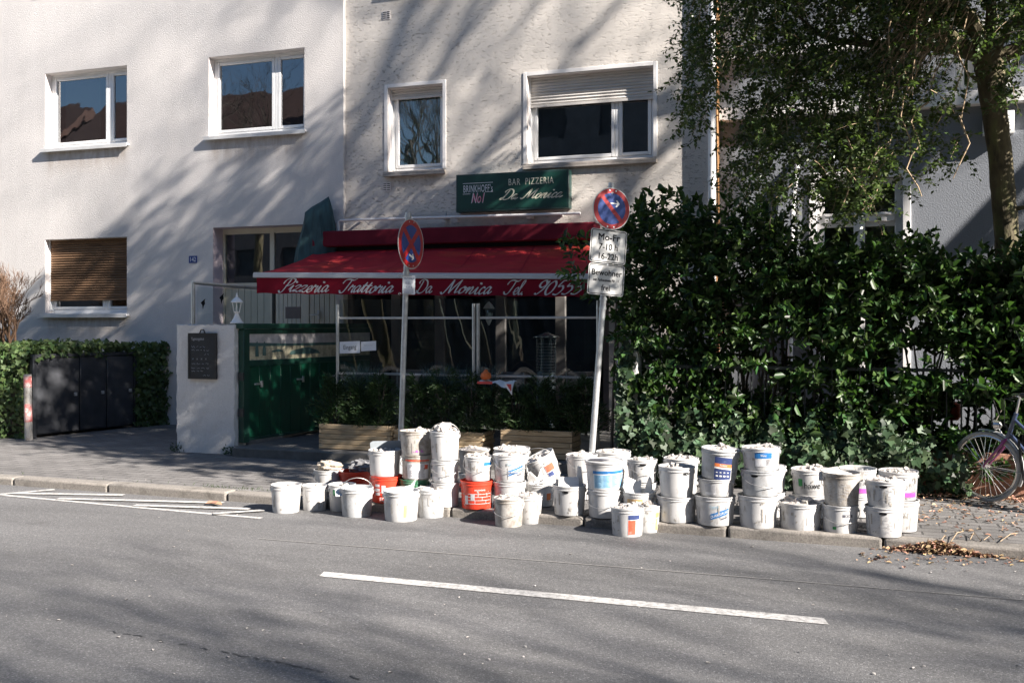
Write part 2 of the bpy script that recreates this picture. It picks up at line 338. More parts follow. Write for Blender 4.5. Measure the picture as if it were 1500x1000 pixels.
# ------------------------------------------------------------------ mesh builder
OFF = {}
class MB:
    def __init__(s): s.v = []; s.f = []
    def add(s, vs, fs):
        o = len(s.v); s.v.extend([tuple(q) for q in vs]); s.f.extend([tuple(i + o for i in q) for q in fs]); return s
    def box(s, a, b, mtx=None):
        (x0, y0, z0), (x1, y1, z1) = a, b
        vs = [(x0, y0, z0), (x1, y0, z0), (x1, y1, z0), (x0, y1, z0), (x0, y0, z1), (x1, y0, z1), (x1, y1, z1), (x0, y1, z1)]
        if mtx is not None: vs = [mtx @ Vector(q) for q in vs]
        return s.add(vs, [(0, 3, 2, 1), (4, 5, 6, 7), (0, 1, 5, 4), (1, 2, 6, 5), (2, 3, 7, 6), (3, 0, 4, 7)])
    def cbox(s, c, size, mtx=None):
        return s.box([c[i] - size[i] / 2 for i in range(3)], [c[i] + size[i] / 2 for i in range(3)], mtx)
    def tube(s, pts, rad, sides=8, cap=True, closed=False):
        pts = [Vector(p) for p in pts]; n = len(pts)
        if not hasattr(rad, '__len__'): rad = [rad] * n
        rings = []; ref = None
        for i, p in enumerate(pts):
            a = pts[i - 1] if i > 0 else (pts[-1] if closed else pts[0]); b = pts[i + 1] if i < n - 1 else (pts[0] if closed else pts[-1])
            d = (b - a)
            if d.length < 1e-9: d = Vector((0, 0, 1))
            d.normalize()
            if ref is None:
                ref = Vector((0, 0, 1)) if abs(d.z) < .9 else Vector((1, 0, 0))
            x = ref - d * ref.dot(d)
            if x.length < 1e-6: x = d.orthogonal()
            x.normalize(); y = d.cross(x); ref = x
            rings.append([p + (x * math.cos(2 * math.pi * k / sides) + y * math.sin(2 * math.pi * k / sides)) * rad[i] for k in range(sides)])
        vs = [q for r_ in rings for q in r_]; fs = []
        m = n if closed else n - 1
        for i in range(m):
            j = (i + 1) % n
            for k in range(sides):
                k2 = (k + 1) % sides
                fs.append((i * sides + k, i * sides + k2, j * sides + k2, j * sides + k))
        if cap and not closed and sides > 2:
            fs.append(tuple(range(sides))[::-1]); fs.append(tuple((n - 1) * sides + k for k in range(sides)))
        return s.add(vs, fs)
    def lathe(s, prof, segs=28, c=(0, 0, 0), sx=1., sy=1., cap0=True, cap1=True, wob=None):
        vs = []; fs = []; n = len(prof)
        for (r_, z) in prof:
            for k in range(segs):
                a = 2 * math.pi * k / segs; f = 1. if wob is None else wob(a, z)
                vs.append((c[0] + r_ * f * math.cos(a) * sx, c[1] + r_ * f * math.sin(a) * sy, c[2] + z))
        for i in range(n - 1):
            for k in range(segs):
                k2 = (k + 1) % segs
                fs.append((i * segs + k, i * segs + k2, (i + 1) * segs + k2, (i + 1) * segs + k))
        if cap0: fs.append(tuple(range(segs))[::-1])
        if cap1: fs.append(tuple((n - 1) * segs + k for k in range(segs)))
        return s.add(vs, fs)
    def prism(s, poly, p0, ex, ey, en, d):
        """flat polygon (2D) placed with axes ex, ey at p0, extruded by d along en"""
        p0, ex, ey, en = Vector(p0), Vector(ex), Vector(ey), Vector(en)
        a = [p0 + ex * x + ey * y for x, y in poly]; b = [q + en * d for q in a]; n = len(a)
        fs = [tuple(range(n))[::-1], tuple(range(n, 2 * n))] + [(i, (i + 1) % n, n + (i + 1) % n, n + i) for i in range(n)]
        return s.add(a + b, fs)
    def flat(s, vf, p0, ex, ey, en, off=0.):
        p0, ex, ey, en = Vector(p0), Vector(ex), Vector(ey), Vector(en)
        return s.add([p0 + ex * x + ey * y + en * off for x, y in vf[0]], vf[1])
    def build(s, name, m, parent=None, local=False, bevel=0., segs=1, smooth=True, angle=38.):
        me = bpy.data.meshes.new(name)
        off = Vector((0, 0, 0)) if (local or parent is None) else OFF.get(parent.name, Vector((0, 0, 0)))
        me.from_pydata([(q[0] - off[0], q[1] - off[1], q[2] - off[2]) for q in s.v], [], s.f); me.update()
        me.materials.append(m)
        if smooth:
            me.polygons.foreach_set('use_smooth', [True] * len(me.polygons)); me.set_sharp_from_angle(angle=R(angle))
        o = bpy.data.objects.new(name, me); COL.objects.link(o)
        if parent is not None: o.parent = parent; OFF[o.name] = off
        if bevel:
            b = o.modifiers.new('bevel', 'BEVEL'); b.width = bevel; b.segments = segs; b.limit_method = 'ANGLE'; b.angle_limit = R(40)
        return o

def tag(o, label=None, cat=None, group=None, kind=None):
    if label: o['label'] = label
    if cat: o['category'] = cat
    if group: o['group'] = group
    if kind: o['kind'] = kind
    return o
def thing(name, loc, label, cat, group=None, rot=(0, 0, 0)):
    o = bpy.data.objects.new(name, None); COL.objects.link(o); o.empty_display_size = .1
    o.location = loc; o.rotation_euler = rot; OFF[o.name] = Vector(loc)
    return tag(o, label, cat, group)
def struct(name, mb, m, **k): return tag(mb.build(name, m, **k), kind='structure')

def np_mesh(name, V, Fq, m, parent=None):
    """fast mesh from numpy arrays, all faces with the same corner count"""
    me = bpy.data.meshes.new(name); k = Fq.shape[1]
    off = np.array(OFF.get(parent.name, (0, 0, 0)) if parent is not None else (0, 0, 0))
    V = (V - off).astype(np.float32)
    me.vertices.add(len(V)); me.vertices.foreach_set('co', V.ravel())
    me.loops.add(Fq.size); me.loops.foreach_set('vertex_index', Fq.astype(np.int32).ravel())
    me.polygons.add(len(Fq)); me.polygons.foreach_set('loop_start', np.arange(0, Fq.size, k, dtype=np.int32))
    me.update(calc_edges=True); me.validate(); me.materials.append(m)
    o = bpy.data.objects.new(name, me); COL.objects.link(o)
    if parent is not None: o.parent = parent; OFF[o.name] = Vector(off)
    return o

LAUREL = ([(0, 0, 0), (.3, -.5, .14), (.72, -.40, .12), (1, 0, -.10), (.72, .40, .12), (.3, .5, .14)], [(0, 1, 2, 3), (0, 3, 4, 5)])
SMALL = ([(0, 0, 0), (.5, -.5, .12), (1, 0, -.05), (.5, .5, .12)], [(0, 1, 2, 3)])
IVY = ([(0, 0, 0), (-.12, -.45, .05), (.35, -.58, .08), (.5, -.25, .05), (1, 0, -.1), (.5, .25, .05), (.35, .58, .08), (-.12, .45, .05)],
       [(0, 1, 2, 3), (0, 3, 4, 5), (0, 5, 6, 7)])
def unit(a): return a / np.maximum(np.linalg.norm(a, axis=1, keepdims=True), 1e-9)
def leaves(name, P, D, Nn, L, W, m, parent, shape):
    D = unit(D); S = unit(np.cross(D, Nn)); Nn = np.cross(S, D)
    sh = np.array(shape[0]); n = len(P); k = len(sh)
    V = (P[:, None, :] + D[:, None, :] * (sh[None, :, 0:1] * L[:, None, None]) + S[:, None, :] * (sh[None, :, 1:2] * W[:, None, None])
         + Nn[:, None, :] * (sh[None, :, 2:3] * L[:, None, None]))
    Fq = (np.arange(n)[:, None, None] * k + np.array(shape[1])[None]).reshape(-1, 4)
    return np_mesh(name, V.reshape(-1, 3), Fq, m, parent)

# ------------------------------------------------------------------ lettering
def text2d(s, h, xs=1., shear=0., align='CENTER', spacing=1., bold=0.):
    cu = bpy.data.curves.new('lettering_source', 'FONT'); cu.body = s; cu.size = h / .7; cu.align_x = align; cu.shear = shear
    cu.space_character = spacing; cu.offset = bold * h; cu.resolution_u = 3
    ob = bpy.data.objects.new('lettering_source', cu); COL.objects.link(ob)
    dg = bpy.context.evaluated_depsgraph_get(); dg.update()
    me = bpy.data.meshes.new_from_object(ob.evaluated_get(dg))
    vs = [(q.co.x * xs, q.co.y) for q in me.vertices]; fs = [tuple(p.vertices) for p in me.polygons]
    bpy.data.objects.remove(ob); bpy.data.curves.remove(cu); bpy.data.meshes.remove(me)
    return vs, fs

GL = {
 'i': (.60, [[(-.05, .3), (.25, .98), (.20, .3), (.36, 0), (.68, .35)], [(.42, 1.5), (.44, 1.46)]]),
 'z': (.78, [[(0, .72), (.22, 1.0), (.62, .92), (.05, .08), (.32, .08), (.6, 0), (.86, .32)]]),
 'e': (.66, [[(-.05, .3), (.45, .55), (.48, .95), (.18, .85), (.08, .35), (.32, 0), (.75, .35)]]),
 'r': (.76, [[(-.05, .3), (.2, 1.1), (.32, .85), (.62, .9), (.5, .35), (.62, 0), (.86, .32)]]),
 'a': (.92, [[(.66, .82), (.38, 1.0), (.06, .5), (.2, 0), (.5, .3), (.70, .95)], [(.70, .95), (.6, .3), (.74, 0), (1.0, .33)]]),
 't': (.62, [[(-.05, .3), (.36, 1.55)], [(.36, 1.55), (.22, .4), (.36, 0), (.70, .35)], [(.0, 1.02), (.62, 1.08)]]),
 'o': (.82, [[(.42, 1.0), (.08, .6), (.2, 0), (.56, .2), (.62, .8), (.38, 1.0), (.56, .78), (.92, .84)]]),
 'n': (.95, [[(-.05, .4), (.2, 1.0), (.12, 0)], [(.12, .2), (.5, 1.0), (.62, .75), (.54, .2), (.68, 0), (.98, .35)]]),
 'c': (.68, [[(.58, .8), (.36, 1.0), (.08, .5), (.26, 0), (.76, .35)]]),
 'l': (.55, [[(-.05, .3), (.42, 1.6), (.36, 2.0), (.15, 1.6), (.10, .35), (.28, 0), (.62, .35)]]),
 'P': (1.25, [[(.78, 2.0), (.62, 1.0), (.40, .1), (.08, -.05), (-.18, .25)], [(.02, 1.25), (.2, 1.85), (.85, 2.12), (1.38, 1.8), (1.2, 1.2), (.72, .92), (.5, 1.02)]]),
 'T': (1.15, [[(-.15, 1.35), (.05, 1.85), (.55, 1.98), (1.15, 1.85), (1.55, 2.1)], [(.9, 1.9), (.72, 1.0), (.45, .1), (.08, 0), (-.15, .35)]]),
 'D': (1.55, [[(.6, 1.85), (.45, .9), (.2, .1), (-.12, .12), (.1, .35), (.55, .0), (1.1, .15), (1.45, .95), (1.2, 1.75), (.65, 2.05), (.15, 1.8), (.1, 1.4)]]),
 'M': (1.95, [[(-.25, .25), (.08, 0), (.4, .8), (.68, 2.0)], [(.68, 2.0), (.75, 1.0), (.85, .05)], [(.85, .05), (1.2, 1.1), (1.62, 2.0)], [(1.62, 2.0), (1.55, 1), (1.6, .1), (1.95, .3)]]),
 '9': (.98, [[(.78, 1.45), (.5, 2.0), (.12, 1.75), (.1, 1.2), (.45, 1.0), (.8, 1.5), (.82, 1.9), (.72, .9), (.3, 0), (0, .12)]]),
 '0': (1.02, [[(.5, 2), (.1, 1.4), (.1, .5), (.42, 0), (.78, .5), (.82, 1.4), (.5, 2)]]),
 '5': (.98, [[(.95, 2.05), (.38, 1.95)], [(.38, 1.95), (.2, 1.15), (.6, 1.22), (.82, .7), (.5, .05), (.02, .12)]]),
 '.': (.45, [[(.1, .03), (.13, .0)]]), ' ': (.75, []),
}
def catmull(pts, n=7):
    if len(pts) < 3: return pts
    p = [pts[0]] + list(pts) + [pts[-1]]; out = []
    for i in range(1, len(p) - 2):
        for k in range(n):
            t = k / n; a, b, c, d = p[i - 1], p[i], p[i + 1], p[i + 2]
            out.append(tuple(.5 * (2 * b[j] + (c[j] - a[j]) * t + (2 * a[j] - 5 * b[j] + 4 * c[j] - d[j]) * t * t + (3 * b[j] - a[j] - 3 * c[j] + d[j]) * t ** 3) for j in (0, 1)))
    return out + [pts[-1]]
def script2d(s, xh, pen=.2, thin=.28, slant=.42, nib=.6, gap=0.):
    """cursive lettering drawn as pen strokes; returns flat mesh, x from 0, and width"""
    V = []; Fc = []; x = 0.
    for ch in s:
        adv, strokes = GL[ch]
        for st in strokes:
            if len(st) == 2 and abs(st[0][0] - st[1][0]) + abs(st[0][1] - st[1][1]) < .1:
                cx, cy = st[0]; b = len(V); r_ = pen * .62
                V += [(x + cx + cy * slant + r_ * math.cos(k * math.pi / 4), cy + r_ * math.sin(k * math.pi / 4)) for k in range(8)]; Fc.append(tuple(range(b, b + 8))); continue
            q = [(x + a + b_ * slant, b_) for a, b_ in catmull(st)]; b = len(V); n = len(q)
            for i, (px, py) in enumerate(q):
                a_, c_ = q[max(0, i - 1)], q[min(n - 1, i + 1)]
                dx, dy = c_[0] - a_[0], c_[1] - a_[1]; l = math.hypot(dx, dy) or 1; dx /= l; dy /= l
                w_ = pen * (thin + (1 - thin) * abs(dx * math.sin(nib) - dy * math.cos(nib)) ** 1.3) * .5
                V += [(px - dy * w_, py + dx * w_), (px + dy * w_, py - dx * w_)]
            Fc += [(b + 2 * i, b + 2 * i + 1, b + 2 * i + 3, b + 2 * i + 2) for i in range(n - 1)]
        x += adv + gap
    return ([(a * xh, b_ * xh) for a, b_ in V], Fc), x * xh

def wall_mesh(mb, x0, x1, z0, z1, Y, th, holes):
    """wall slab with real openings; front at Y, back at Y+th"""
    xs = sorted({x0, x1, *[h[0] for h in holes], *[h[1] for h in holes]}); zs = sorted({z0, z1, *[h[2] for h in holes], *[h[3] for h in holes]})
    xs = [v for v in xs if x0 <= v <= x1]; zs = [v for v in zs if z0 <= v <= z1]
    def solid(i, j):
        if i < 0 or j < 0 or i >= len(xs) - 1 or j >= len(zs) - 1: return False
        cx, cz = (xs[i] + xs[i + 1]) / 2, (zs[j] + zs[j + 1]) / 2
        return not any(h[0] < cx < h[1] and h[2] < cz < h[3] for h in holes)
    for i in range(len(xs) - 1):
        for j in range(len(zs) - 1):
            if not solid(i, j): continue
            a, b, c, d = xs[i], xs[i + 1], zs[j], zs[j + 1]; e = Y + th
            mb.add([(a, Y, c), (b, Y, c), (b, Y, d), (a, Y, d)], [(0, 1, 2, 3)])
            mb.add([(a, e, c), (b, e, c), (b, e, d), (a, e, d)], [(3, 2, 1, 0)])
            if not solid(i - 1, j): mb.add([(a, Y, c), (a, Y, d), (a, e, d), (a, e, c)], [(0, 1, 2, 3)])
            if not solid(i + 1, j): mb.add([(b, Y, c), (b, e, c), (b, e, d), (b, Y, d)], [(0, 1, 2, 3)])
            if not solid(i, j - 1): mb.add([(a, Y, c), (a, e, c), (b, e, c), (b, Y, c)], [(0, 1, 2, 3)])
            if not solid(i, j + 1): mb.add([(a, Y, d), (b, Y, d), (b, e, d), (a, e, d)], [(0, 1, 2, 3)])

def grow(mb, p, d, L, r, lev, maxlev, rng, kids=(3, 4), spread=.75, grav=.04, tips=None, wob=.16, shrink=.62):
    n = 5; pts = [Vector(p)]; dd = Vector(d).normalized(); rad = [r]
    for i in range(n):
        dd = (dd + Vector((rng.gauss(0, wob), rng.gauss(0, wob), rng.gauss(0, wob) + grav))).normalized()
        pts.append(pts[-1] + dd * (L / n)); rad.append(r * (1 - .55 * (i + 1) / n))
    mb.tube(pts, rad, sides=(9 if lev == 0 else 6 if lev == 1 else 4 if lev < 4 else 3), cap=False)
    if lev >= maxlev:
        if tips is not None: tips.append((pts[-1], dd))
        return
    k = rng.randint(*kids)
    for i in range(k):
        t = .35 + .65 * (i + rng.random()) / k; t = min(t, 1.)
        j = min(int(t * n), n - 1); q = pts[j].lerp(pts[j + 1], t * n - j)
        ax = dd.orthogonal().normalized(); ax.rotate(Matrix.Rotation(rng.random() * 6.283, 3, dd))
        nd = (dd + ax * spread * rng.uniform(.6, 1.3)).normalized()
        grow(mb, q, nd, L * shrink * rng.uniform(.75, 1.2), max(rad[j] * .62, .004), lev + 1, maxlev, rng, kids, spread, grav, tips, wob, shrink)

M['riser'] = mat('riser', (.13, .125, .115), .9, var=.25, vscale=8, bump=.5, bscale=50)
M['band_red'] = mat('band_red', (.46, .13, .12), .6, var=.2, vscale=10, dirt_or_sun=(.55, .50, .47), dscale=16, dlo=.44, dhi=.60)

M['facade_dark'] = mat('facade_dark', (.13, .135, .14), .9, var=.2, vscale=2)
UPPER = 3300
TREES = [(8.9, 8.65, 22.5, 41, 'tallest bare street tree on the near pavement right of the picture', (3, 4), 6, .45, .26, (0, -1.0), .3, .45),
         (12.5, 8.7, 19.0, 5, 'bare street tree beside the kerb right of the picture', (2, 3), 5),
         (7.4, 11.2, 17.0, 15, 'bare garden tree behind the hedge right of the picture', (2, 3), 4),
         (16.6, -.6, 13.5, 9, 'bare street tree on the far pavement behind the viewer', (4, 4), 6),
         (11.0, -1.6, 14.0, 29, 'smaller bare street tree on the far pavement behind the viewer', (3, 3), 5),
         (-21.0, -4.5, 13.0, 19, 'bare tree across the street mirrored in the upper windows', (3, 4), 5),
         (-14.5, -5.0, 13.0, 23, 'bare tree across the street mirrored in the small curtained window', (3, 4), 5)]
# ------------------------------------------------------------------ ground, road, kerb, pavement
PZ = .08                                     # pavement level
YK0, YK1 = 8.06, 8.24                        # kerb stones (the street runs 0.9 degrees off the facades)
SK = -.0155
def yk(x): return YK0 + SK * x
def skew(mb): mb.v = [(x, y + SK * x, z) for x, y, z in mb.v]; return mb
mb = MB(); mb.box((-120, -60, -.5), (120, 120, -.03)); struct('ground', mb, M['earth'])
mb = MB(); mb.add([(-70, -2.2, 0), (70, -2.2, 0), (70, YK0 + .05, 0), (-70, YK0 + .05, 0)], [(0, 1, 2, 3)]); struct('road', skew(mb), M['asphalt'])
mb = MB(); mb.box((-70, YK1 - .01, -.02), (70, 30, PZ - .004)); struct('pavement', skew(mb), M['pavement'])
mb = MB(); mb.box((-70, -12, -.02), (70, -2.3, PZ)); struct('far_pavement', skew(mb), M['pavement'])
mb = MB(); rk = random.Random(4)
xs = [-8.46, -7.21, -5.77, -4.6, -3.42, -2.2, -1.007, .16]
while xs[0] > -40: xs.insert(0, xs[0] - 1.24)
while xs[-1] < 30: xs.append(xs[-1] + 1.22)
for a, b in zip(xs, xs[1:]):
    dz = rk.uniform(-.006, .006); dy = rk.uniform(-.006, .006); low = 0 if a < .4 else -.02
    mb.box((a + .006, YK0 + dy, -.04), (b - .006, YK1 + dy, PZ + .002 + dz + low))
struct('kerb', skew(mb), M['kerb'], bevel=.022, segs=3)
mb = MB(); mb.box((-40, -2.3, -.04), (30, -2.2, PZ + .004)); struct('far_kerb', skew(mb), M['kerb'])

def ground_strip(mb, pts, wd, z):
    """flat band along ground points"""
    q = [Vector(p) for p in pts]; n = len(q); vs = []
    for i, p in enumerate(q):
        d = q[min(n - 1, i + 1)] - q[max(0, i - 1)]; d.z = 0; d.normalize(); s = Vector((-d.y, d.x, 0)) * wd / 2
        vs += [(p.x + s.x, p.y + s.y, z), (p.x - s.x, p.y - s.y, z)]
    mb.add(vs, [(2 * i, 2 * i + 1, 2 * i + 3, 2 * i + 2) for i in range(n - 1)])
mb = MB(); mb.add([(-3.45, 5.91, .004), (-.17, 5.91, .004), (-.20, 6.03, .004), (-3.48, 6.03, .004)], [(0, 1, 2, 3)])
for k in (1, 2): mb.add([(x + 9.3 * k, y, z) for x, y, z in [(-3.45, 5.91, .004), (-.17, 5.91, .004), (-.20, 6.03, .004), (-3.48, 6.03, .004)]], [(0, 1, 2, 3)])
for k in (1, 2): mb.add([(x - 9.3 * k, y, z) for x, y, z in [(-3.45, 5.91, .004), (-.17, 5.91, .004), (-.20, 6.03, .004), (-3.48, 6.03, .004)]], [(0, 1, 2, 3)])
struct('centre_line', mb, M['road_paint'])
mb = MB()
for k, (a, b, w_) in enumerate([((-60, 730), (80, 717.5), .08), ((17, 723), (181, 725.8), .085), ((85, 731), (327, 737.3), .085), ((197, 741), (366, 746.4), .085), ((312, 753.6), (387, 748.6), .08)]):
    ground_strip(mb, [PG(*a, 0), PG(*b, 0)], w_, .008 + .0012 * k)
ground_strip(mb, [PG(-260, 697, 0), PG(0, 724.8, 0), PG(200, 743, 0), PG(383, 759, 0)], .06, .004)
struct('zigzag_marking', mb, M['road_paint'])
mb = MB(); ground_strip(mb, [PG(380, 789, 0), PG(720, 815.6, 0), PG(1100, 846, 0), PG(1500, 879, 0), PG(1900, 912, 0)], .014, .004)
struct('road_joint', mb, M['joint'])
mb = MB(); rk = random.Random(8)
def crack(a, b, n, wd, z):
    for i in range(n):
        if rk.random() < .35: continue
        t0, t1 = i / n, (i + rk.uniform(.5, 1)) / n
        p = [PG(a[0] + (b[0] - a[0]) * t + rk.uniform(-2, 2), a[1] + (b[1] - a[1]) * t + rk.uniform(-1.5, 1.5), 0) for t in (t0, (t0 + t1) / 2, t1)]
        ground_strip(mb, p, wd * rk.uniform(.5, 1.4), z)
crack((150, 922), (560, 1000), 26, .008, .004);  
struct('tar_crack', mb, M['tar'])
# terrace slab and its step in front of the pizzeria, and the raised bed behind the right-hand wall
XT0 = PX(345, 600, 10.5).x; XT1 = PX(905, 600, 10.5).x
mb = MB(); mb.box((XT0, 10.42, .02), (XT1, 13.5, .19)); struct('terrace', mb, M['riser'], bevel=.012)
mb = MB(); mb.box((XT1 + .02, 10.42, .02), (8, 13.77, .14)); struct('garden_bed', mb, M['earth'])

# ------------------------------------------------------------------ buildings
YR, YL, YG = 13.5, 13.44, 13.77
XC = PX(503, 200, YL).x                      # joint between the two houses
XE = PX(1048, 200, YR).x                     # end of the rough-rendered house
def rect(x0, x1, yt, yb, Y, xm=None):
    xm = (x0 + x1) / 2 if xm is None else xm
    return [PX(x0, 0, Y).x, PX(x1, 0, Y).x, PX(xm, yb, Y).z, PX(xm, yt, Y).z]
W1 = rect(66, 186, 102, 214, YL); W2 = rect(305.5, 446, 77, 195, YL); W3 = rect(66, 186, 349, 459, YL)
DR = rect(312, 492, 331, 0, YL, 380); DR[2] = .9
W4 = rect(568, 648.5, 126, 250, YR); W5 = rect(772, 957, 104, 236, YR)
W6 = [W4[0], W4[1] + .1, W4[3] + 1.52, W4[3] + 2.9]; W7 = [W5[0], W5[1], W5[3] + 1.5, W5[3] + 2.9]
W8 = [W1[0], W1[1], W1[3] + 1.5, W1[3] + 2.9]; W9 = [W2[0], W2[1], W2[3] + 1.5, W2[3] + 2.9]
SHOP = [PX(505, 0, YR).x, PX(892, 0, YR).x, .22, 2.55]
H = 8.6

def window_unit(par, r, Yf, dep=.14, mull=(), shutter=None, blind=None, curtain=False, sill='metal', glass='glass', fr='pvc', sillw=.07, band=False, lab=None):
    x0, x1, z0, z1 = r; y = Yf + dep; f = MB(); fw = .055
    zt = z1
    f.box((x0, y, z0), (x0 + fw, y + .07, zt)); f.box((x1 - fw, y, z0), (x1, y + .07, zt))
    f.box((x0 + fw, y + .001, zt - fw), (x1 - fw, y + .07, zt)); f.box((x0 + fw, y + .001, z0), (x1 - fw, y + .07, z0 + fw * 1.25))
    cuts = [x0 + fw] + [x0 + (x1 - x0) * m_ for m_ in mull] + [x1 - fw]
    pn = MB()
    for i in range(len(cuts) - 1):
        a, b = cuts[i], cuts[i + 1]
        if i > 0: f.box((a - .028, y - .004, z0 + fw * 1.25), (a + .028, y + .066, zt - fw)); a += .028
        if i < len(cuts) - 2: b -= .028
        s = .052; zb, zu = z0 + fw * 1.25, zt - fw; yy = y + .012
        f.box((a + .003, yy - .018, zb + .003), (a + s, yy + .04, zu - .003)); f.box((b - s, yy - .018, zb + .003), (b - .003, yy + .04, zu - .003))
        f.box((a + s, yy - .017, zb + .003), (b - s, yy + .04, zb + s)); f.box((a + s, yy - .017, zu - s), (b - s, yy + .04, zu - .003))
        rr = random.Random(int(a * 977)); t_ = rr.uniform(-.004, .004)
        pn.add([(a + s - .005, yy + .012, zb + s - .005), (b - s + .005, yy + .012 + t_, zb + s - .005), (b - s + .005, yy + .012 + t_, zu - s + .005), (a + s - .005, yy + .012, zu - s + .005)], [(0, 1, 2, 3)])
    wo_ = f.build('window', M[fr], par, bevel=.006)
    if lab: wo_['label'] = lab
    pn.build('pane', M[glass], wo_)
    s = MB()
    if sill:
        s.box((x0 - .05, Yf - sillw, z0 - .045), (x1 + .05, Yf - .002, z0 - .012)); s.box((x0 + .003, Yf - .002, z0 - .030), (x1 - .003, y + .02, z0 + .006))
        if sill == 'metal': s.box((x0 - .052, Yf - sillw - .004, z0 - .07), (x1 + .052, Yf - sillw + .004, z0 - .010))
        else: s.box((x0 - .05, Yf - sillw - .003, z0 - .075), (x1 + .05, Yf - .003, z0 - .047))
        s.build('sill', M['sill_stone' if sill == 'stone' else 'sill_metal'], wo_, bevel=.004)
    if shutter:
        kind, zb = shutter; s = MB(); n = max(2, int((z1 - zb) / .042)); hgt = (z1 - zb) / n
        for i in range(n):
            za = zb + i * hgt
            s.add([(x0 + .02, y - .036, za + .004), (x1 - .02, y - .036, za + .004), (x1 - .02, y - .048, za + hgt * .5), (x0 + .02, y - .048, za + hgt * .5), (x1 - .02, y - .036, za + hgt - .002), (x0 + .02, y - .036, za + hgt - .002),
                   (x0 + .02, y - .025, za), (x1 - .02, y - .025, za), (x1 - .02, y - .025, za + hgt), (x0 + .02, y - .025, za + hgt)],
                  [(0, 1, 2, 3), (3, 2, 4, 5), (6, 7, 1, 0), (5, 4, 8, 9)])
        s.box((x0 + .02, y - .052, zb - .03), (x1 - .02, y - .020, zb + .003))
        for q in (.14, .86): s.box((x0 + (x1 - x0) * q - .02, y - .062, zb - .02), (x0 + (x1 - x0) * q + .02, y - .053, zb - .005))
        s.build('roller_shutter', M['shutter_wood' if kind == 'wood' else 'shutter_pvc'], wo_, smooth=False)
        for a_, b_ in ((x0 + .001, x0 + .019), (x1 - .019, x1 - .001)): s = MB(); s.box((a_, y - .058, z0 + .05), (b_, y - .002, z1 - .002)); s.build('guide_rail', M[fr], wo_)
    if blind:
        s = MB(); a, b, zb = blind; z = z1 - .12
        while z > zb:
            s.add([(a, y + .10, z), (b, y + .10, z), (b, y + .122, z - .014), (a, y + .122, z - .014)], [(0, 1, 2, 3)]); z -= .021
        s.build('blind', M['blind'], wo_)
    if curtain:
        s = MB(); n = 90; vs = []
        for i in range(n + 1):
            x = x0 + .06 + (x1 - x0 - .12) * i / n; yy = y + .085 + .022 * math.sin(i * .95) + .012 * math.sin(i * .37)
            vs += [(x, yy, z0 + .08), (x, yy, z1 - .1)]
        s.add(vs, [(2 * i, 2 * i + 2, 2 * i + 3, 2 * i + 1) for i in range(n)]); s.build('curtain', M['curtain'], wo_)
    if band:
        s = MB(); b = .055; e = Yf - .012; q = Yf + .02
        s.box((x0 - b, e, z0 + .008), (x0 - .0, q, z1 + b)); s.box((x1 + .0, e, z0 + .008), (x1 + b, q, z1 + b)); s.box((x0, e, z1 + .0), (x1, q, z1 + b))
        s.build('window_surround', M['band_white'], wo_, bevel=.004)
    # painted reveal lining, a few mm proud of the wall's cut edge
    s = MB(); i_ = .004
    s.add([(x0 + i_, Yf + .001, z0), (x0 + i_, y, z0), (x0 + i_, y, z1), (x0 + i_, Yf + .001, z1)], [(0, 1, 2, 3)])
    s.add([(x1 - i_, Yf + .001, z0), (x1 - i_, y, z0), (x1 - i_, y, z1), (x1 - i_, Yf + .001, z1)], [(3, 2, 1, 0)])
    s.add([(x0 + i_, Yf + .001, z1 - i_), (x1 - i_, Yf + .001, z1 - i_), (x1 - i_, y, z1 - i_), (x0 + i_, y, z1 - i_)], [(0, 1, 2, 3)])
    s.build('reveal', M['reveal'], wo_, smooth=False)
    return wo_

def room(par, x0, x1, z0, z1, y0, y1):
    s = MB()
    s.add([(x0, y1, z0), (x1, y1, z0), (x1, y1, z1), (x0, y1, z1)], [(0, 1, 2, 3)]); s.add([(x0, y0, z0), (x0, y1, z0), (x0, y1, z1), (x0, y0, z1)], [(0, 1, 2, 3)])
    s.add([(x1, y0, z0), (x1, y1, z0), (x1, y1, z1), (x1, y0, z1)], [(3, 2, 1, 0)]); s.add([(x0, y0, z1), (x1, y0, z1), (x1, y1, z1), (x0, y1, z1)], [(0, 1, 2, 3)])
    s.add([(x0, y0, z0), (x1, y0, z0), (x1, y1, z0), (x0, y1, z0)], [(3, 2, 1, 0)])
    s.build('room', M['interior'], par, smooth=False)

bl = thing('apartment_house', (-14, YL, 0), 'pale smooth rendered house with house number 142 and a brown wooden shutter on the left', 'house')
mb = MB(); wall_mesh(mb, -22, XC, 0, H, YL, .30, [W1, W2, W3, DR, W8, W9])
ox = OFF[bl.name]
M['stucco_smooth'] = stucco('stucco_142', (.69, .66, .635), 1., 0, 58., (1, 1, 1), .12, [(r_[0] - ox.x, r_[1] - ox.x, r_[2] - .05, d_) for r_, d_ in ((W1, .55), (W2, .6), (W3, .5))])
mb.build('wall', M['stucco_smooth'], bl, smooth=False)
mb = MB(); mb.box((-22, YL + .30, 0), (-21.7, 22, H - .02)); mb.box((-22, 22, 0), (XC, 22.3, H - .02)); mb.build('rear_wall', M['stucco_smooth'], bl)
mb = MB(); mb.add([(-22.4, YL - .5, H), (XC, YL - .5, H), (XC, 17.7, H + 3), (-22.4, 17.7, H + 3), (XC, 22.6, H), (-22.4, 22.6, H)], [(0, 1, 2, 3), (3, 2, 4, 5)]); mb.build('roof', M['roof'], bl)
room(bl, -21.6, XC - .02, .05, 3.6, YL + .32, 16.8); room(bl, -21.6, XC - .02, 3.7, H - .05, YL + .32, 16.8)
window_unit(bl, W1, YL, .15, (.72,), blind=(W1[0] + .2, W1[0] + .95, W1[2] + .08))
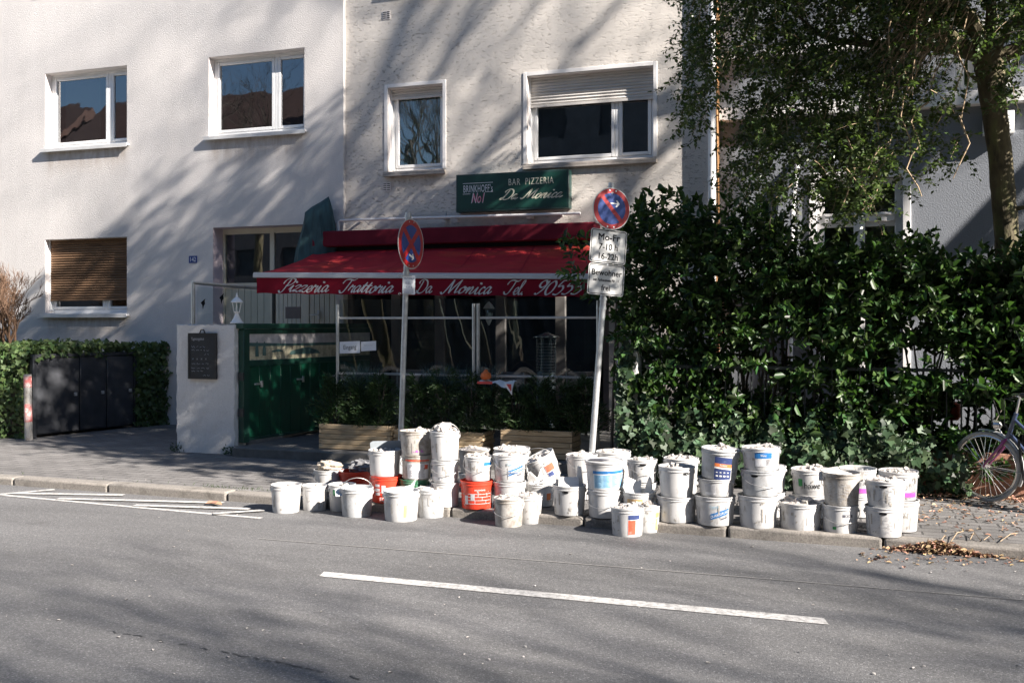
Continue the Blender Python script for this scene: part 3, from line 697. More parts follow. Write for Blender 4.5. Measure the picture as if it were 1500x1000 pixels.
window_unit(bl, W2, YL, .15, (.66,))
window_unit(bl, W3, YL, .15, (.68,), shutter=('wood', W3[2] + .25), lab='window behind a lowered brown wooden roller shutter')
window_unit(bl, W8, YL, .15, (.7,)); window_unit(bl, W9, YL, .15, (.66,))
# entrance: cream door set with glazed top and grooved lower panels
x0, x1, z0, z1 = DR; y = YL + .26
mb = MB(); cuts = [x0, x0 + (x1 - x0) * .415, x0 + (x1 - x0) * .70, x1]
for a in cuts: mb.box((a - .04 if a > x0 else a, y, z0), (a + .04 if a < x1 else a, y + .07, z1))
zt = PX(360, 417, YL + .26).z
for a, b in zip(cuts, cuts[1:]):
    a += .04; b -= .04 if b < x1 else 0
    mb.box((a, y + .001, z1 - .09), (b, y + .069, z1)); mb.box((a, y + .001, zt - .05), (b, y + .069, zt + .03))
    n = 7; wd = (b - a) / n
    for k in range(n): mb.box((a + k * wd + .004, y + .018, z0), (a + (k + 1) * wd - .004, y + .05, zt - .05))
    mb.box((a, y + .035, z0), (b, y + .055, zt - .051))
dr = mb.build('door', M['cream'], bl, bevel=.004)
mb = MB()
for a, b in zip(cuts, cuts[1:]): mb.add([(a + .03, y + .03, zt + .02), (b - .03, y + .033, zt + .02), (b - .03, y + .033, z1 - .08), (a + .03, y + .03, z1 - .08)], [(0, 1, 2, 3)])
mb.build('pane', M['glass'], dr)
mb = MB(); q = PX(462, 461, y - .03); mb.box((q.x - .10, y - .05, q.z - .01), (q.x + .06, y - .03, q.z + .012)); mb.box((q.x + .03, y - .03, q.z - .07), (q.x + .07, y - .004, q.z + .07)); mb.build('handle', M['steel'], dr, bevel=.004)
mb = MB(); mb.add([(x0 + .004, YL + .001, z0), (x0 + .004, y, z0), (x0 + .004, y, z1), (x0 + .004, YL + .001, z1)], [(0, 1, 2, 3)])
mb.add([(x0 + .004, YL + .001, z1 - .004), (x1 - .004, YL + .001, z1 - .004), (x1 - .004, y, z1 - .004), (x0 + .004, y, z1 - .004)], [(0, 1, 2, 3)])
mb.build('reveal', M['door_reveal'], dr)

br = thing('pizzeria_house', ((XC + XE) / 2, YR, 0), 'house with rough trowelled beige render above the red pizzeria awning', 'house')
mb = MB(); wall_mesh(mb, XC, XE, 0, H, YR, .30, [W4, W5, W6, W7, SHOP]); ox = OFF[br.name]
M['stucco_rough'] = stucco('stucco_140', (.70, .655, .60), .6, .85, 60., (.65, 1, 1.8), .14, [(r_[0] - ox.x, r_[1] - ox.x, r_[2] - .05, d_) for r_, d_ in ((W4, .35), (W5, .3), (W6, .4))])
mb.build('wall', M['stucco_rough'], br, smooth=False)
mb = MB(); mb.box((XC, 22, 0), (XE, 22.3, H - .02)); mb.box((XE - .3, YR + .30, 0), (XE, 22, H - .02)); mb.build('rear_wall', M['stucco_rough'], br)
mb = MB(); mb.add([(XC, YR - .5, H), (XE + .1, YR - .5, H), (XE + .1, 17.7, H + 3), (XC, 17.7, H + 3), (XE + .1, 22.6, H), (XC, 22.6, H)], [(0, 1, 2, 3), (3, 2, 4, 5)]); mb.build('roof', M['roof'], br)
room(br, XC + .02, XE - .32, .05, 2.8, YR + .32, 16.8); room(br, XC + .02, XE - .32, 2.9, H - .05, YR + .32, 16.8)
window_unit(br, W4, YR, .16, (), shutter=('pvc', W4[3] - .13), curtain=True, sill='stone', band=True, lab='small window with white lace curtain')
window_unit(br, W5, YR, .16, (.70,), shutter=('pvc', W5[3] - .40), sill='stone', band=True, sillw=.05, lab='wide window with half lowered pale roller shutter')
window_unit(br, W6, YR, .16, (), sill='stone', band=True); window_unit(br, W7, YR, .16, (.7,), sill='stone', band=True)
# shop front under the awning
sx0, sx1, sz0, sz1 = SHOP; f = MB(); y = YR + .08
for px in (505, 576, 640, 730, 818, 889):
    a = PX(px, 0, YR).x; f.box((a - .075, y, sz0), (a + .075, y + .1, sz1))
f.box((sx0, y + .02, sz1 - .10), (sx1, y + .09, sz1)); f.box((sx0, y + .02, sz0), (sx1, y + .09, sz0 + .35))
sf = f.build('shop_front', M['pilaster'], br, bevel=.006)
f = MB(); f.add([(sx0, y + .055, sz0), (sx1, y + .055, sz0), (sx1, y + .055, sz1), (sx0, y + .055, sz1)], [(0, 1, 2, 3)]); f.build('pane', M['clear_glass'], sf)
for (px, py, wd) in ((566, 22.5, 12), (566.5, 274, 13)):
    q = PX(px, py, YR - .008); f = MB(); u = .062
    f.box((q.x - u, YR - .008, q.z - u), (q.x + u, YR - .001, q.z + u))
    v = f.build('vent', M['reveal'], br); f = MB()
    for i in range(4):
        for s in (-1, 1): f.box((q.x + s * .030 - .024, YR - .013, q.z - .047 + i * .029), (q.x + s * .030 + .024, YR - .0085, q.z - .036 + i * .029))
    f.build('slot', M['letter_black'], v)
# drain pipe on the corner
pz = PX(1043, 250, YR - .075); mb = MB(); mb.tube([(pz.x, YR - .075, .1), (pz.x, YR - .075, H)], .052, 14)
for z in (1.0, 2.4, 3.62, 5.1, 6.6): mb.tube([(pz.x, YR - .075, z), (pz.x, YR - .075, z + .035)], .060, 14); 
for z in (1.3, 3.2, 5.4): mb.box((pz.x - .02, YR - .03, z), (pz.x + .02, YR - .002, z + .03))
tag(mb.build('drain_pipe', M['pvc']), 'white vertical drain pipe at the corner of the beige house', 'pipe')

# right-hand grey house
bg_ = thing('grey_house', (2, YG, 0), 'blue grey rendered house with white bands behind the evergreen tree on the right', 'house')
XG1 = 9.0
GW = rect(1197, 1322, 262, 0, YG, 1260); GW[2] = 1.0; GW2 = rect(1085, 1300, -60, 66, YG, 1190); GW3 = rect(1400, 1433, 20, 136, YG, 1416)
GW4 = [2.6, 3.8, 1.0, GW[3]]; GW5 = [2.6, 3.8, 4.6, 6.0]
mb = MB(); wall_mesh(mb, XE, XG1, 0, H, YG, .3, [GW, GW3, GW4, GW5]); mb.build('wall', M['stucco_grey'], bg_, smooth=False)
mb = MB(); mb.box((XG1 - .3, YG + .3, 0), (XG1, 22, H - .02)); mb.box((XE, 22, 0), (XG1, 22.3, H - .02)); mb.build('rear_wall', M['stucco_grey'], bg_)
mb = MB(); mb.add([(XE + .11, YG - .5, H), (XG1 + .3, YG - .5, H), (XG1 + .3, 17.7, H + 3), (XE + .11, 17.7, H + 3), (XG1 + .3, 22.6, H), (XE + .11, 22.6, H)], [(0, 1, 2, 3), (3, 2, 4, 5)]); mb.build('roof', M['roof'], bg_)
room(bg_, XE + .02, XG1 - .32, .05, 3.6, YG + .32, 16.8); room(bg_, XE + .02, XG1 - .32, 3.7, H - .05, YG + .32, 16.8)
za, zb = PX(1420, 140, YG - .15).z, PX(1420, 151, YG - .15).z
mb = MB(); mb.box((XE + .03, YG - .16, zb - .02), (XG1, YG - .001, za + .06)); mb.box((XE + .03, YG - .12, PX(1150, 84, YG).z), (PX(1330, 0, YG).x, YG - .001, PX(1150, 72, YG).z))
a, b = PX(1433, 0, YG).x, PX(1480, 0, YG).x; mb.box((a, YG - .05, za + .065), (b, YG - .001, PX(1450, 30, YG).z))
mb.build('cornice', M['band_white'], bg_, bevel=.008)
mb = MB(); mb.box((XE + .004, YR + .002, .02), (XE + .02, YG - .002, H - .03)); mb.build('brown_corner', M['brown'], bg_)
def tall_window(par, r):
    x0, x1, z0, z1 = r; y = YG + .05; f = MB(); zt = z0 + (z1 - z0) * .72; xm = (x0 + x1) / 2
    zt = PX(1260, 318, YG).z
    f.box((x0, y, z0), (x0 + .09, y + .08, z1)); f.box((x1 - .09, y, z0), (x1, y + .08, z1)); f.box((x0 + .09, y + .001, z1 - .09), (x1 - .09, y + .079, z1))
    f.box((x0 + .09, y - .02, zt - .06), (x1 - .09, y + .07, zt + .06)); f.box((x0 + .09, y - .035, zt + .02), (x1 - .09, y - .0205, zt + .045))
    f.box((xm - .07, y - .012, z0), (xm + .07, y + .07, zt - .06)); f.box((x0 + .09, y + .01, zt - .12), (xm - .07, y + .06, zt - .06)); f.box((xm + .07, y + .01, zt - .12), (x1 - .09, y + .06, zt - .06))
    # pale painted surround
    f.box((x0 - .10, YG - .03, z0), (x0 - .001, YG + .0, z1 + .10)); f.box((x1 + .001, YG - .03, z0), (x1 + .10, YG, z1 + .10)); f.box((x0 - .001, YG - .029, z1 + .001), (x1 + .001, YG, z1 + .10))
    o = f.build('window', M['band_white'], par, bevel=.006)
    p = MB(); p.add([(x0 + .05, y + .04, z0), (x1 - .05, y + .04, z0), (x1 - .05, y + .04, z1 - .05), (x0 + .05, y + .04, z1 - .05)], [(0, 1, 2, 3)]); p.build('pane', M['glass'], o)
tall_window(bg_, GW); tall_window(bg_, GW4); window_unit(bg_, GW3, YG, .1, ()); window_unit(bg_, GW5, YG, .1, (.5,))
mb = MB(); q = PX(1161, 280, YG - .1); mb.tube([(q.x - .05, YG - .1, .2), (q.x, YG - .1, PX(1160, 300, YG).z), (q.x + .06, YG - .1, PX(1166, 245, YG).z), (q.x + .07, YG - .03, PX(1166, 236, YG).z)], .035, 10)
tag(mb.build('waste_pipe', M['pvc']), 'thin slanting white pipe on the grey wall left of its window', 'pipe')
# ventilation box with slats under the white band
mb = MB(); a, b = PX(1441, 0, YG - .14).x, PX(1486, 0, YG - .14).x; z1_, z0_ = PX(1462, 163, YG - .14).z, PX(1462, 196, YG - .14).z
mb.box((a, YG - .14, z0_), (b, YG - .003, z1_))
for k in range(5):
    zz = z0_ + .04 + k * (z1_ - z0_ - .06) / 5; mb.box((a + .03, YG - .165, zz), (b - .03, YG - .1405, zz + .028))
tag(mb.build('vent_box', M['pvc'], bevel=.004), 'white slatted ventilation box high on the grey wall behind the tree trunk', 'vent')

# number plate 142
q = PX(282.5, 380, YL - .01); t = thing('number_plate', (q.x, YL, q.z), 'small blue enamel plate with white number 142 beside the entrance', 'sign')
mb = MB(); mb.box((q.x - .078, YL - .012, q.z - .058), (q.x + .078, YL - .001, q.z + .058)); mb.build('plate', M['sign_blue'], t, bevel=.003)
mb = MB(); mb.flat(text2d('142', .072, .82), (q.x, YL - .014, q.z - .034), (1, 0, 0), (0, 0, 1), (0, -1, 0)); mb.build('lettering', M['white_paint'], t)

# ------------------------------------------------------------------ houses across the street (seen only in the window panes; the rightmost pair added to block skylight)
def far_house(x0, x1, h, rh, m, lab):
    t = thing('house_across', ((x0 + x1) / 2, -14, 0), lab, 'house')
    holes = []; n = int((x1 - x0) / 2.6)
    for i in range(n):
        cx = x0 + (i + .5) * (x1 - x0) / n
        for fl in range(int(h / 2.9)): holes.append([cx - .6, cx + .6, 1.1 + fl * 2.9, 2.5 + fl * 2.9])
    mb = MB(); wall_mesh(mb, x0, x1, 0, h, 0, .3, holes); mb.v = [(x, -14 - y, z) for x, y, z in mb.v]; mb.f = [q[::-1] for q in mb.f]; mb.build('wall', m, t, smooth=False)
    mb = MB(); mb.add([(x0, -13.6, h), (x1, -13.6, h), (x1, -18, h + rh), (x0, -18, h + rh), (x1, -22, h), (x0, -22, h)], [(3, 2, 1, 0), (5, 4, 2, 3), (0, 3, 5), (1, 4, 2)]); mb.build('roof', M['roof'], t)
    mb = MB(); mb.add([(x0, -14.2, 0), (x1, -14.2, 0), (x1, -14.2, h), (x0, -14.2, h)], [(0, 1, 2, 3)]); mb.build('pane', M['interior'], t)
far_house(-58, -41, 10.4, 3.6, M['facade_tan'], 'tan house with pitched roof across the street, mirrored in the left window')
far_house(-40, -24, 10.6, 3.4, M['pilaster'], 'brown house with pitched roof across the street behind bare trees')
far_house(-23, -14.5, 6.4, 2.4, M['facade_tan'], 'tan house across the street facing the entrance of number 142')
far_house(-14.2, 8, 17.5, 3, M['facade_dark'], 'tall dark grey house across the street facing the pizzeria')
far_house(8.5, 26, 17.5, 3, M['facade_tan'], 'unseen tall tan house added across the street to block skylight')
far_house(26.5, 50, 16, 3, M['facade_dark'], 'unseen long grey house added at the far right to block skylight')
# ------------------------------------------------------------------ white pillar, blackboard, lantern, gate
YP = 10.55
a = PX(259, 0, YP).x; b = PX(343, 0, YP).x; zt = PX(300, 476, YP).z
t = thing('wall_pillar', ((a + b) / 2, YP, PZ), 'white rendered wall pillar with mossy foot beside the green gate', 'pillar'); rk = random.Random(3)
mb = MB(); nx, nz = 18, 30; d = .22
def jit(): return rk.uniform(-.008, .008)
vs = []; fs = []
# irregular hand-rendered block: front, right and left faces as one bent sheet
cols = [(a, YP + d)] + [(a + (b - a) * i / nx, YP) for i in range(nx + 1)] + [(b + .012, YP + d)]
for j in range(nz + 1):
    z = PZ + (zt - PZ) * j / nz
    for i, (x, y) in enumerate(cols):
        low = .02 * max(0, 1 - j / 3) * (1 if i in (1, nx + 1) else 0)
        vs.append((x + jit() + (low if i < 5 else -low), y + jit(), z + (jit() * 1.4 if j == nz else 0)))
n = len(cols); fs = [(j * n + i, j * n + i + 1, (j + 1) * n + i + 1, (j + 1) * n + i) for j in range(nz) for i in range(n - 1)]
fs.append(tuple(nz * n + i for i in range(n)))
mb.add(vs, fs); mb.build('block', M['stucco_white'], t)
mb = MB(); mb.box((a + .02, YP + .03, zt - .01), (b - .04, YP + d, zt + .012)); mb.build('capping', M['sill_stone'], t, bevel=.004)
mb = MB()
for ch, py in (('1', 492), ('4', 506), ('0', 523)):
    q = PX(345.5, py, YP + .09); mb.flat(text2d(ch, .085, .9), (b + .020, YP + .09, q.z - .04), (0, 1, 0), (0, 0, 1), (1, 0, 0)); 
    mb.f = mb.f
o = mb.build('lettering', M['letter_black'], t)
P_, D_, N_, L_, W_ = [], [], [], [], []
for k in range(150):
    x = rk.choice((a + .0, b - .02)) + rk.gauss(0, .06); P_.append((x, YP - .02 + rk.gauss(0, .02), PZ + abs(rk.gauss(0, .05)))); D_.append((rk.gauss(0, 1), -abs(rk.gauss(0, .7)), abs(rk.gauss(0, 1)))); N_.append((0, -1, .3)); L_.append(rk.uniform(.02, .06)); W_.append(rk.uniform(.01, .02))
leaves('moss', *[np.array(q) for q in (P_, D_, N_, L_, W_)], M['ivy'], t, SMALL)

q0, q1 = PX(277, 488, YP - .02), PX(317.5, 555, YP - .02)
t = thing('menu_board', ((q0.x + q1.x) / 2, YP, q1.z), 'black chalk menu board hanging on the white pillar', 'menu board')
mb = MB(); mb.box((q0.x, YP - .035, q1.z), (q1.x, YP - .012, q0.z)); mb.build('board', M['board_black'], t, bevel=.004)
mb = MB(); w_ = .022
for A, B in (((q0.x - .003, q1.z - .003), (q0.x + w_, q0.z + .003)), ((q1.x - w_, q1.z - .003), (q1.x + .003, q0.z + .003)), ((q0.x + w_, q1.z - .003), (q1.x - w_, q1.z + w_)), ((q0.x + w_, q0.z - w_), (q1.x - w_, q0.z + .003))):
    mb.box((A[0], YP - .042, A[1]), (B[0], YP - .011, B[1]))
xm = (q0.x + q1.x) / 2; mb.tube([(xm - .04, YP - .03, q0.z), (xm - .02, YP - .03, q0.z + .045), (xm + .02, YP - .03, q0.z + .045), (xm + .04, YP - .03, q0.z)], .008, 6)
mb.build('frame', M['black_plastic'], t)
mb = MB(); mb.flat(text2d('Tagesangebot', .034, .72, .2, 'LEFT'), (q0.x + .04, YP - .0365, q0.z - .085), (1, 0, 0), (0, 0, 1), (0, -1, 0))
for (py, xx0, xx1, h_) in ((508, .05, .27, .030), (513, .05, .31, .022), (519, .24, .31, .024), (533, .05, .31, .028), (539, .05, .30, .024), (543.5, .05, .20, .02), (549, .22, .30, .03)):
    z = PX(297, py, YP).z; x = q0.x + xx0
    while x < q0.x + xx1:
        n = rk.randint(3, 6); pts = [(x + i * .011, YP - .038, z + rk.uniform(-.4, .5) * h_) for i in range(n)]; mb.tube(pts, .0022, 3); x += n * .011 + .012
for k in range(4): mb.tube([(q0.x + .07 + k * .065 + dx, YP - .038, PX(297, 525.5, YP).z + dz) for dx, dz in ((-.01, -.01), (.01, .01), (0, .0), (.01, -.01), (-.01, .01))], .0022, 3)
mb.build('lettering', M['chalk'], t)

q = PX(347, 472, YP + .12); t = thing('lantern', (q.x, YP + .12, zt), 'small white pedestal lantern standing on top of the white pillar', 'lantern')
mb = MB(); h = PX(347, 431, YP + .12).z - q.z; base = q.z - .012
mb.lathe([(.085, 0), (.085, .012), (.07, .02), (.045, .06), (.028, .10), (.024, .125), (.034, .132), (.034, .14)], 16, (q.x, YP + .12, base)); mb.build('pedestal', M['lamp_white'], t)
mb = MB()
for k in range(6):
    an = k * math.pi / 3; mb.tube([(q.x + .036 * math.cos(an), YP + .12 + .036 * math.sin(an), base + .14), (q.x + .062 * math.cos(an), YP + .12 + .062 * math.sin(an), base + .265)], .005, 5)
mb.lathe([(.036, .138), (.040, .150)], 6, (q.x, YP + .12, base)); mb.lathe([(.062, .258), (.066, .268)], 6, (q.x, YP + .12, base)); mb.build('cage', M['lamp_white'], t, smooth=False)
mb = MB(); mb.lathe([(.033, .142), (.058, .262)], 6, (q.x, YP + .12, base), cap0=False, cap1=False); mb.build('pane', M['clear_glass'], t, smooth=False)
mb = MB(); mb.lathe([(.016, .15), (.018, .18), (.012, .21), (0.004, .215)], 8, (q.x, YP + .12, base)); mb.build('bulb', M['paper'], t)
mb = MB(); mb.lathe([(.085, .262), (.083, .270), (.05, .305), (.022, .325), (.016, .335), (.020, .345), (.012, .355), (.009, .375), (.001, .385)], 6, (q.x, YP + .12, base)); mb.build('roof', M['lamp_white'], t, smooth=False)

# green gate, standing open (seen along its length)
XG0 = b + .055; A0 = Vector((XG0, YP + .13, .235)); dirg = Vector((.12, 1, 0)).normalized(); LG = 2.75; nrm = Vector((dirg.y, -dirg.x, 0)); ztop = 1.70
t = thing('garden_gate', (XG0, YP + .1, .235), 'dark green wooden gate with painted landscape panel opening beside the white pillar', 'gate')
def gb(mb, s0, s1, z0, z1, n0, n1):
    m_ = Matrix(((dirg.x, nrm.x, 0, A0.x), (dirg.y, nrm.y, 0, A0.y), (0, 0, 1, 0), (0, 0, 0, 1))); mb.box((s0, n0, z0), (s1, n1, z1), m_)
mb = MB(); gb(mb, -.06, .05, .22, ztop - .06, -.04, .05); mb.build('post', M['gate_dark'], t, bevel=.005)
mb = MB(); gb(mb, -.10, LG, ztop - .055, ztop + .012, -.06, .07); mb.build('top_rail', M['gate_dark'], t, bevel=.005)
mb = MB(); n = 13
for k in range(n): gb(mb, .06 + (LG - .06) * k / n, .06 + (LG - .06) * (k + 1) / n - .006, .27, 1.17, 0, .022)
mb.build('boards', M['gate_green'], t, bevel=.003)
mb = MB(); gb(mb, .052, LG, 1.172, 1.245, -.01, .034); gb(mb, .052, LG, 1.58, ztop - .057, -.01, .034); gb(mb, .052, LG, .24, .268, -.01, .034); mb.build('rail', M['gate_dark'], t, bevel=.003)
pic = MB(); gb(pic, .055, LG, 1.247, 1.578, .004, .016); pc = pic.build('painted_panel', M['pic_field'], t)
def gq(mb, poly, off=.018): mb.add([A0 + dirg * s + nrm * off + Vector((0, 0, z - A0.z)) for s, z in poly], [tuple(range(len(poly)))])
mb = MB(); gq(mb, [(.056, 1.455), (.6, 1.445), (1.2, 1.44), (2.0, 1.445), (LG, 1.44), (LG, 1.577), (.056, 1.577)]); mb.build('sky_paint', M['pic_sky'], pc)
mb = MB(); gq(mb, [(.056, 1.425), (.5, 1.418), (1.4, 1.412), (LG, 1.40), (LG, 1.452), (1.6, 1.448), (.9, 1.446), (.35, 1.462), (.056, 1.470)], .0195)
for s, z0_, z1_, w_ in ((.22, 1.29, 1.488, .034), (.36, 1.30, 1.482, .034), (.62, 1.34, 1.38, .12), (1.2, 1.30, 1.39, .34)): gq(mb, [(s - w_, z0_), (s + w_, z0_), (s + w_ * .8, (z0_ + z1_) / 2), (s + w_ * .2, z1_), (s - w_ * .3, z1_ - .01), (s - w_ * .9, (z0_ + z1_) / 2)], .021)
mb.build('hill_paint', M['pic_hill'], pc)
for s, z in ((.16, .93), (1.0, .95), (1.75, .96)): mb = MB(); gb(mb, s, s + .16, z, z + .022, .023, .04); gb(mb, s + .1, s + .14, z - .03, z + .05, .039, .055); mb.build('handle', M['steel'], t, bevel=.003)
for z in (.55, 1.0): mb = MB(); gb(mb, -.085, -.061, z, z + .10, -.02, .06); mb.build('hinge', M['dark_metal'], t)

# glass balustrade of the entrance landing
qa = PX(283, 413, 11.6); qb = PX(401, 423, 13.0)
t = thing('glass_balustrade', (qa.x, qa.y, .9), 'glass balustrade with steel rail and two stuck-on birds at the entrance landing', 'railing')
mb = MB(); mb.tube([(qa.x, qa.y, .9), (qa.x, qa.y, qa.z)], .026, 12); mb.build('post', M['steel'], t)
mb = MB(); mb.tube([(qb.x, qb.y, .9), (qb.x, qb.y, qb.z)], .030, 12); mb.build('post', M['dark_metal'], t)
mb = MB(); dd = (qb - qa); mb.tube([qa - dd * .01 + Vector((0, 0, -.01)), qb + dd * .05 + Vector((0, 0, -.01))], .024, 12); mb.build('rail', M['steel'], t)
mb = MB(); u = dd.copy(); u.z = 0; u.normalize(); e = qa + u * .06; g = qb - u * .06; mb.add([(e.x, e.y, 1.0), (g.x, g.y, 1.0), (g.x, g.y, qb.z - .06), (e.x, e.y, qa.z - .06)], [(0, 1, 2, 3)]); mb.build('pane', M['clear_glass'], t)
mb = MB(); bird = [(0, -.06), (.012, -.02), (.03, .0), (.022, .03), (.035, .055), (.012, .042), (-.004, .03), (-.03, .01), (-.012, -.01)]
for s, z in ((.10, -.30), (.42, -.22)): mb = MB(); mb.prism(bird, e + u * s + Vector((0, 0, qa.z - e.z + z)) - Vector((u.y * -.004, u.x * .004, 0)), u * 1.25, (0, 0, 1.35), (u.y, -u.x, 0), .002); mb.build('bird_sticker', M['letter_black'], t)
mb = MB(); c_ = [(-12.4, 11.45), (-7.9, 11.45), (-7.9, 13.43), (-12.4, 13.43)]; mb.box((PX(268, 0, 11.5).x, 11.5, .1), (XT0 + .05, 13.43, .9)); tag(mb.build('landing', M['sill_stone']), 'raised stone landing in front of the cream entrance door', 'landing')
q = PX(430, 457, 13.2); mb = MB(); mb.box((q.x - .13, 13.18, q.z - .1), (q.x + .13, 13.20, q.z + .08)); tag(mb.build('notice_board', M['pilaster']), 'small brownish notice board in front of the cream entrance door', 'notice board')

# ------------------------------------------------------------------ awning
YA0, YA1 = 13.18, 11.85
Lx0, Rx0 = PX(457, 0, YA0).x, PX(872, 0, YA0).x; zc0, zc1 = PX(640, 357, YA0).z, PX(640, 333, YA0).z
fl = PX(374, 405, YA1); fr_ = PX(866, 405, YA1); fl.z = PX(374, 402, YA1).z; fr_.z = PX(866, 404, YA1).z
t = thing('awning', ((Lx0 + Rx0) / 2, YA0, 2.6), 'dark red fabric awning with white script lettering, rolled out over the pizzeria terrace', 'awning')
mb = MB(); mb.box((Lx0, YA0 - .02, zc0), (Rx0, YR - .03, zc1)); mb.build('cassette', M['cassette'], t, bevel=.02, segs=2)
mb = MB(); mb.box((Lx0 + .03, YA0 + .10, zc0 - .13), (Rx0 - .03, YR - .035, zc0 - .002)); mb.build('shade_filler', M['letter_black'], t)  # black box stands in for the shade in the gap below the cassette
mb = MB(); nx, ny = 60, 14; rk = random.Random(5); vs = []
zb0 = zc0 - .05
for j in range(ny + 1):
    v = j / ny
    for i in range(nx + 1):
        u = i / nx; p = Vector((Lx0 + .04 + (Rx0 - Lx0 - .08) * u, YA0 + .12, zb0)).lerp(fl.lerp(fr_, u) + Vector((0, .02, .018)), v)
        sag = -.05 * math.sin(math.pi * v) * (.7 + .3 * math.sin(u * 12)) - .018 * math.sin(math.pi * v) * math.sin(u * 21 + v * 3) - .010 * math.sin(v * 9 + u * 47) * v * (1 - v) * 3
        vs.append((p.x, p.y, p.z + sag))
fs = [(j * (nx + 1) + i, j * (nx + 1) + i + 1, (j + 1) * (nx + 1) + i + 1, (j + 1) * (nx + 1) + i) for j in range(ny) for i in range(nx)]
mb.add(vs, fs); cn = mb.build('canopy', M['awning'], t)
for i in (12, 24, 36, 48):
    mb = MB(); q_ = [vs[j * (nx + 1) + i] for j in range(ny + 1)]; mb.add([(x + s, y, z + .0025) for x, y, z in q_ for s in (-.012, .012)], [(2 * k, 2 * k + 1, 2 * k + 3, 2 * k + 2) for k in range(ny)]); mb.build('seam', M['valance'], cn)
mb = MB(); e = (fr_ - fl).normalized()
for z0_, z1_, y0, y1 in ((-.045, .012, -.035, .03), (.013, .028, -.025, .028)):
    p = [fl - e * .02, fr_ + e * .02]
    mb.add([(p[0].x, p[0].y + y0, p[0].z + z0_), (p[1].x, p[1].y + y0, p[1].z + z0_), (p[1].x, p[1].y + y1, p[1].z + z0_), (p[0].x, p[0].y + y1, p[0].z + z0_),
            (p[0].x, p[0].y + y0, p[0].z + z1_), (p[1].x, p[1].y + y0, p[1].z + z1_), (p[1].x, p[1].y + y1, p[1].z + z1_), (p[0].x, p[0].y + y1, p[0].z + z1_)],
           [(0, 3, 2, 1), (4, 5, 6, 7), (0, 1, 5, 4), (1, 2, 6, 5), (2, 3, 7, 6), (3, 0, 4, 7)])
mb.build('front_bar', M['alu'], t, bevel=.006)
vh = .215; n = 80; mb = MB(); vs = []
def valp(u, z): p = fl.lerp(fr_, u); return Vector((p.x + .03, p.y - .01 + .022 * math.sin(u * 31 + 2 * math.sin(u * 9)) * (z / vh), p.z - .046 - z + .006 * math.sin(u * 62) * (z / vh)))
for i in range(n + 1):
    for j in range(5): vs.append(valp(i / n, vh * j / 4))
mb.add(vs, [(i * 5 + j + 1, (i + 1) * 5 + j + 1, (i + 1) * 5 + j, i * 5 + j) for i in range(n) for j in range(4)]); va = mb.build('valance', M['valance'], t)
Wv = (fr_ - fl).length
mb = MB()
for word, x0, x1 in (('Pizzeria', 408, 483), ('Trattoria', 497, 578), ('Da', 606, 634), ('Monica', 645, 722), ('Tel.', 738, 772), ('90555', 782, 862)):
    s2, wd = script2d(word, .088, pen=.27, thin=.36, slant=.48)
    xa = max(q[0] for q in s2[0]); xi = min(q[0] for q in s2[0])
    u0 = (PX(x0, 0, YA1).x - fl.x - .03) / (fr_.x - fl.x); u1 = (PX(x1, 0, YA1).x - fl.x - .03) / (fr_.x - fl.x)
    mb.add([valp(u0 + (u1 - u0) * (x - xi) / (xa - xi), vh - .026 - y) + Vector((0, -.004, 0)) for x, y in s2[0]], s2[1])
mb.build('lettering', M['letter_white'], va, smooth=False)
for u in (.06, .5, .94):
    mb = MB()
    p0 = Vector((Lx0 + (Rx0 - Lx0) * u, YA0 + .15, zb0 - .03)); p2 = fl.lerp(fr_, u) + Vector((0, .04, -.02)); p1 = p0.lerp(p2, .5) + Vector((.45 if u < .9 else -.45, 0, -.16))
    mb.tube([p0, p1, p2], .022, 8); mb.build('folding_arm', M['alu'], t)
# rod with brackets above the cassette
mb = MB(); a = PX(496, 323, YR - .16); b = PX(850, 312.5, YR - .16); mb.tube([a + Vector((0, 0, -.16)), a + Vector((0, 0, -.02)), a + Vector((.03, 0, 0)), b], .020, 8)
for k in range(5):
    p = a.lerp(b, .08 + .21 * k); mb.box((p.x - .015, p.y, p.z - .012), (p.x + .015, YR - .002, p.z + .012))
tag(mb.build('cable_duct', M['band_white']), 'thin white conduit running along the wall just above the awning', 'conduit')
mb = MB(); q = PX(776, 317, YR - .1); mb.box((q.x - .04, YR - .13, q.z - .035), (q.x + .04, YR - .03, q.z + .035)); tag(mb.build('junction_box', M['reveal'], bevel=.005), 'small pale junction box on the conduit below the green sign', 'junction box')
q = PX(652, 315, YR - .09); mb = MB(); mb.box((q.x - .04, YR - .10, q.z - .06), (q.x + .04, YR - .004, q.z - .045)); mb.tube([(q.x, YR - .06, q.z - .045), (q.x, YR - .06, q.z + .03)], .012, 6); tag(mb.build('wall_bracket', M['galv']), 'small grey metal bracket on the wall left of the green sign', 'bracket')

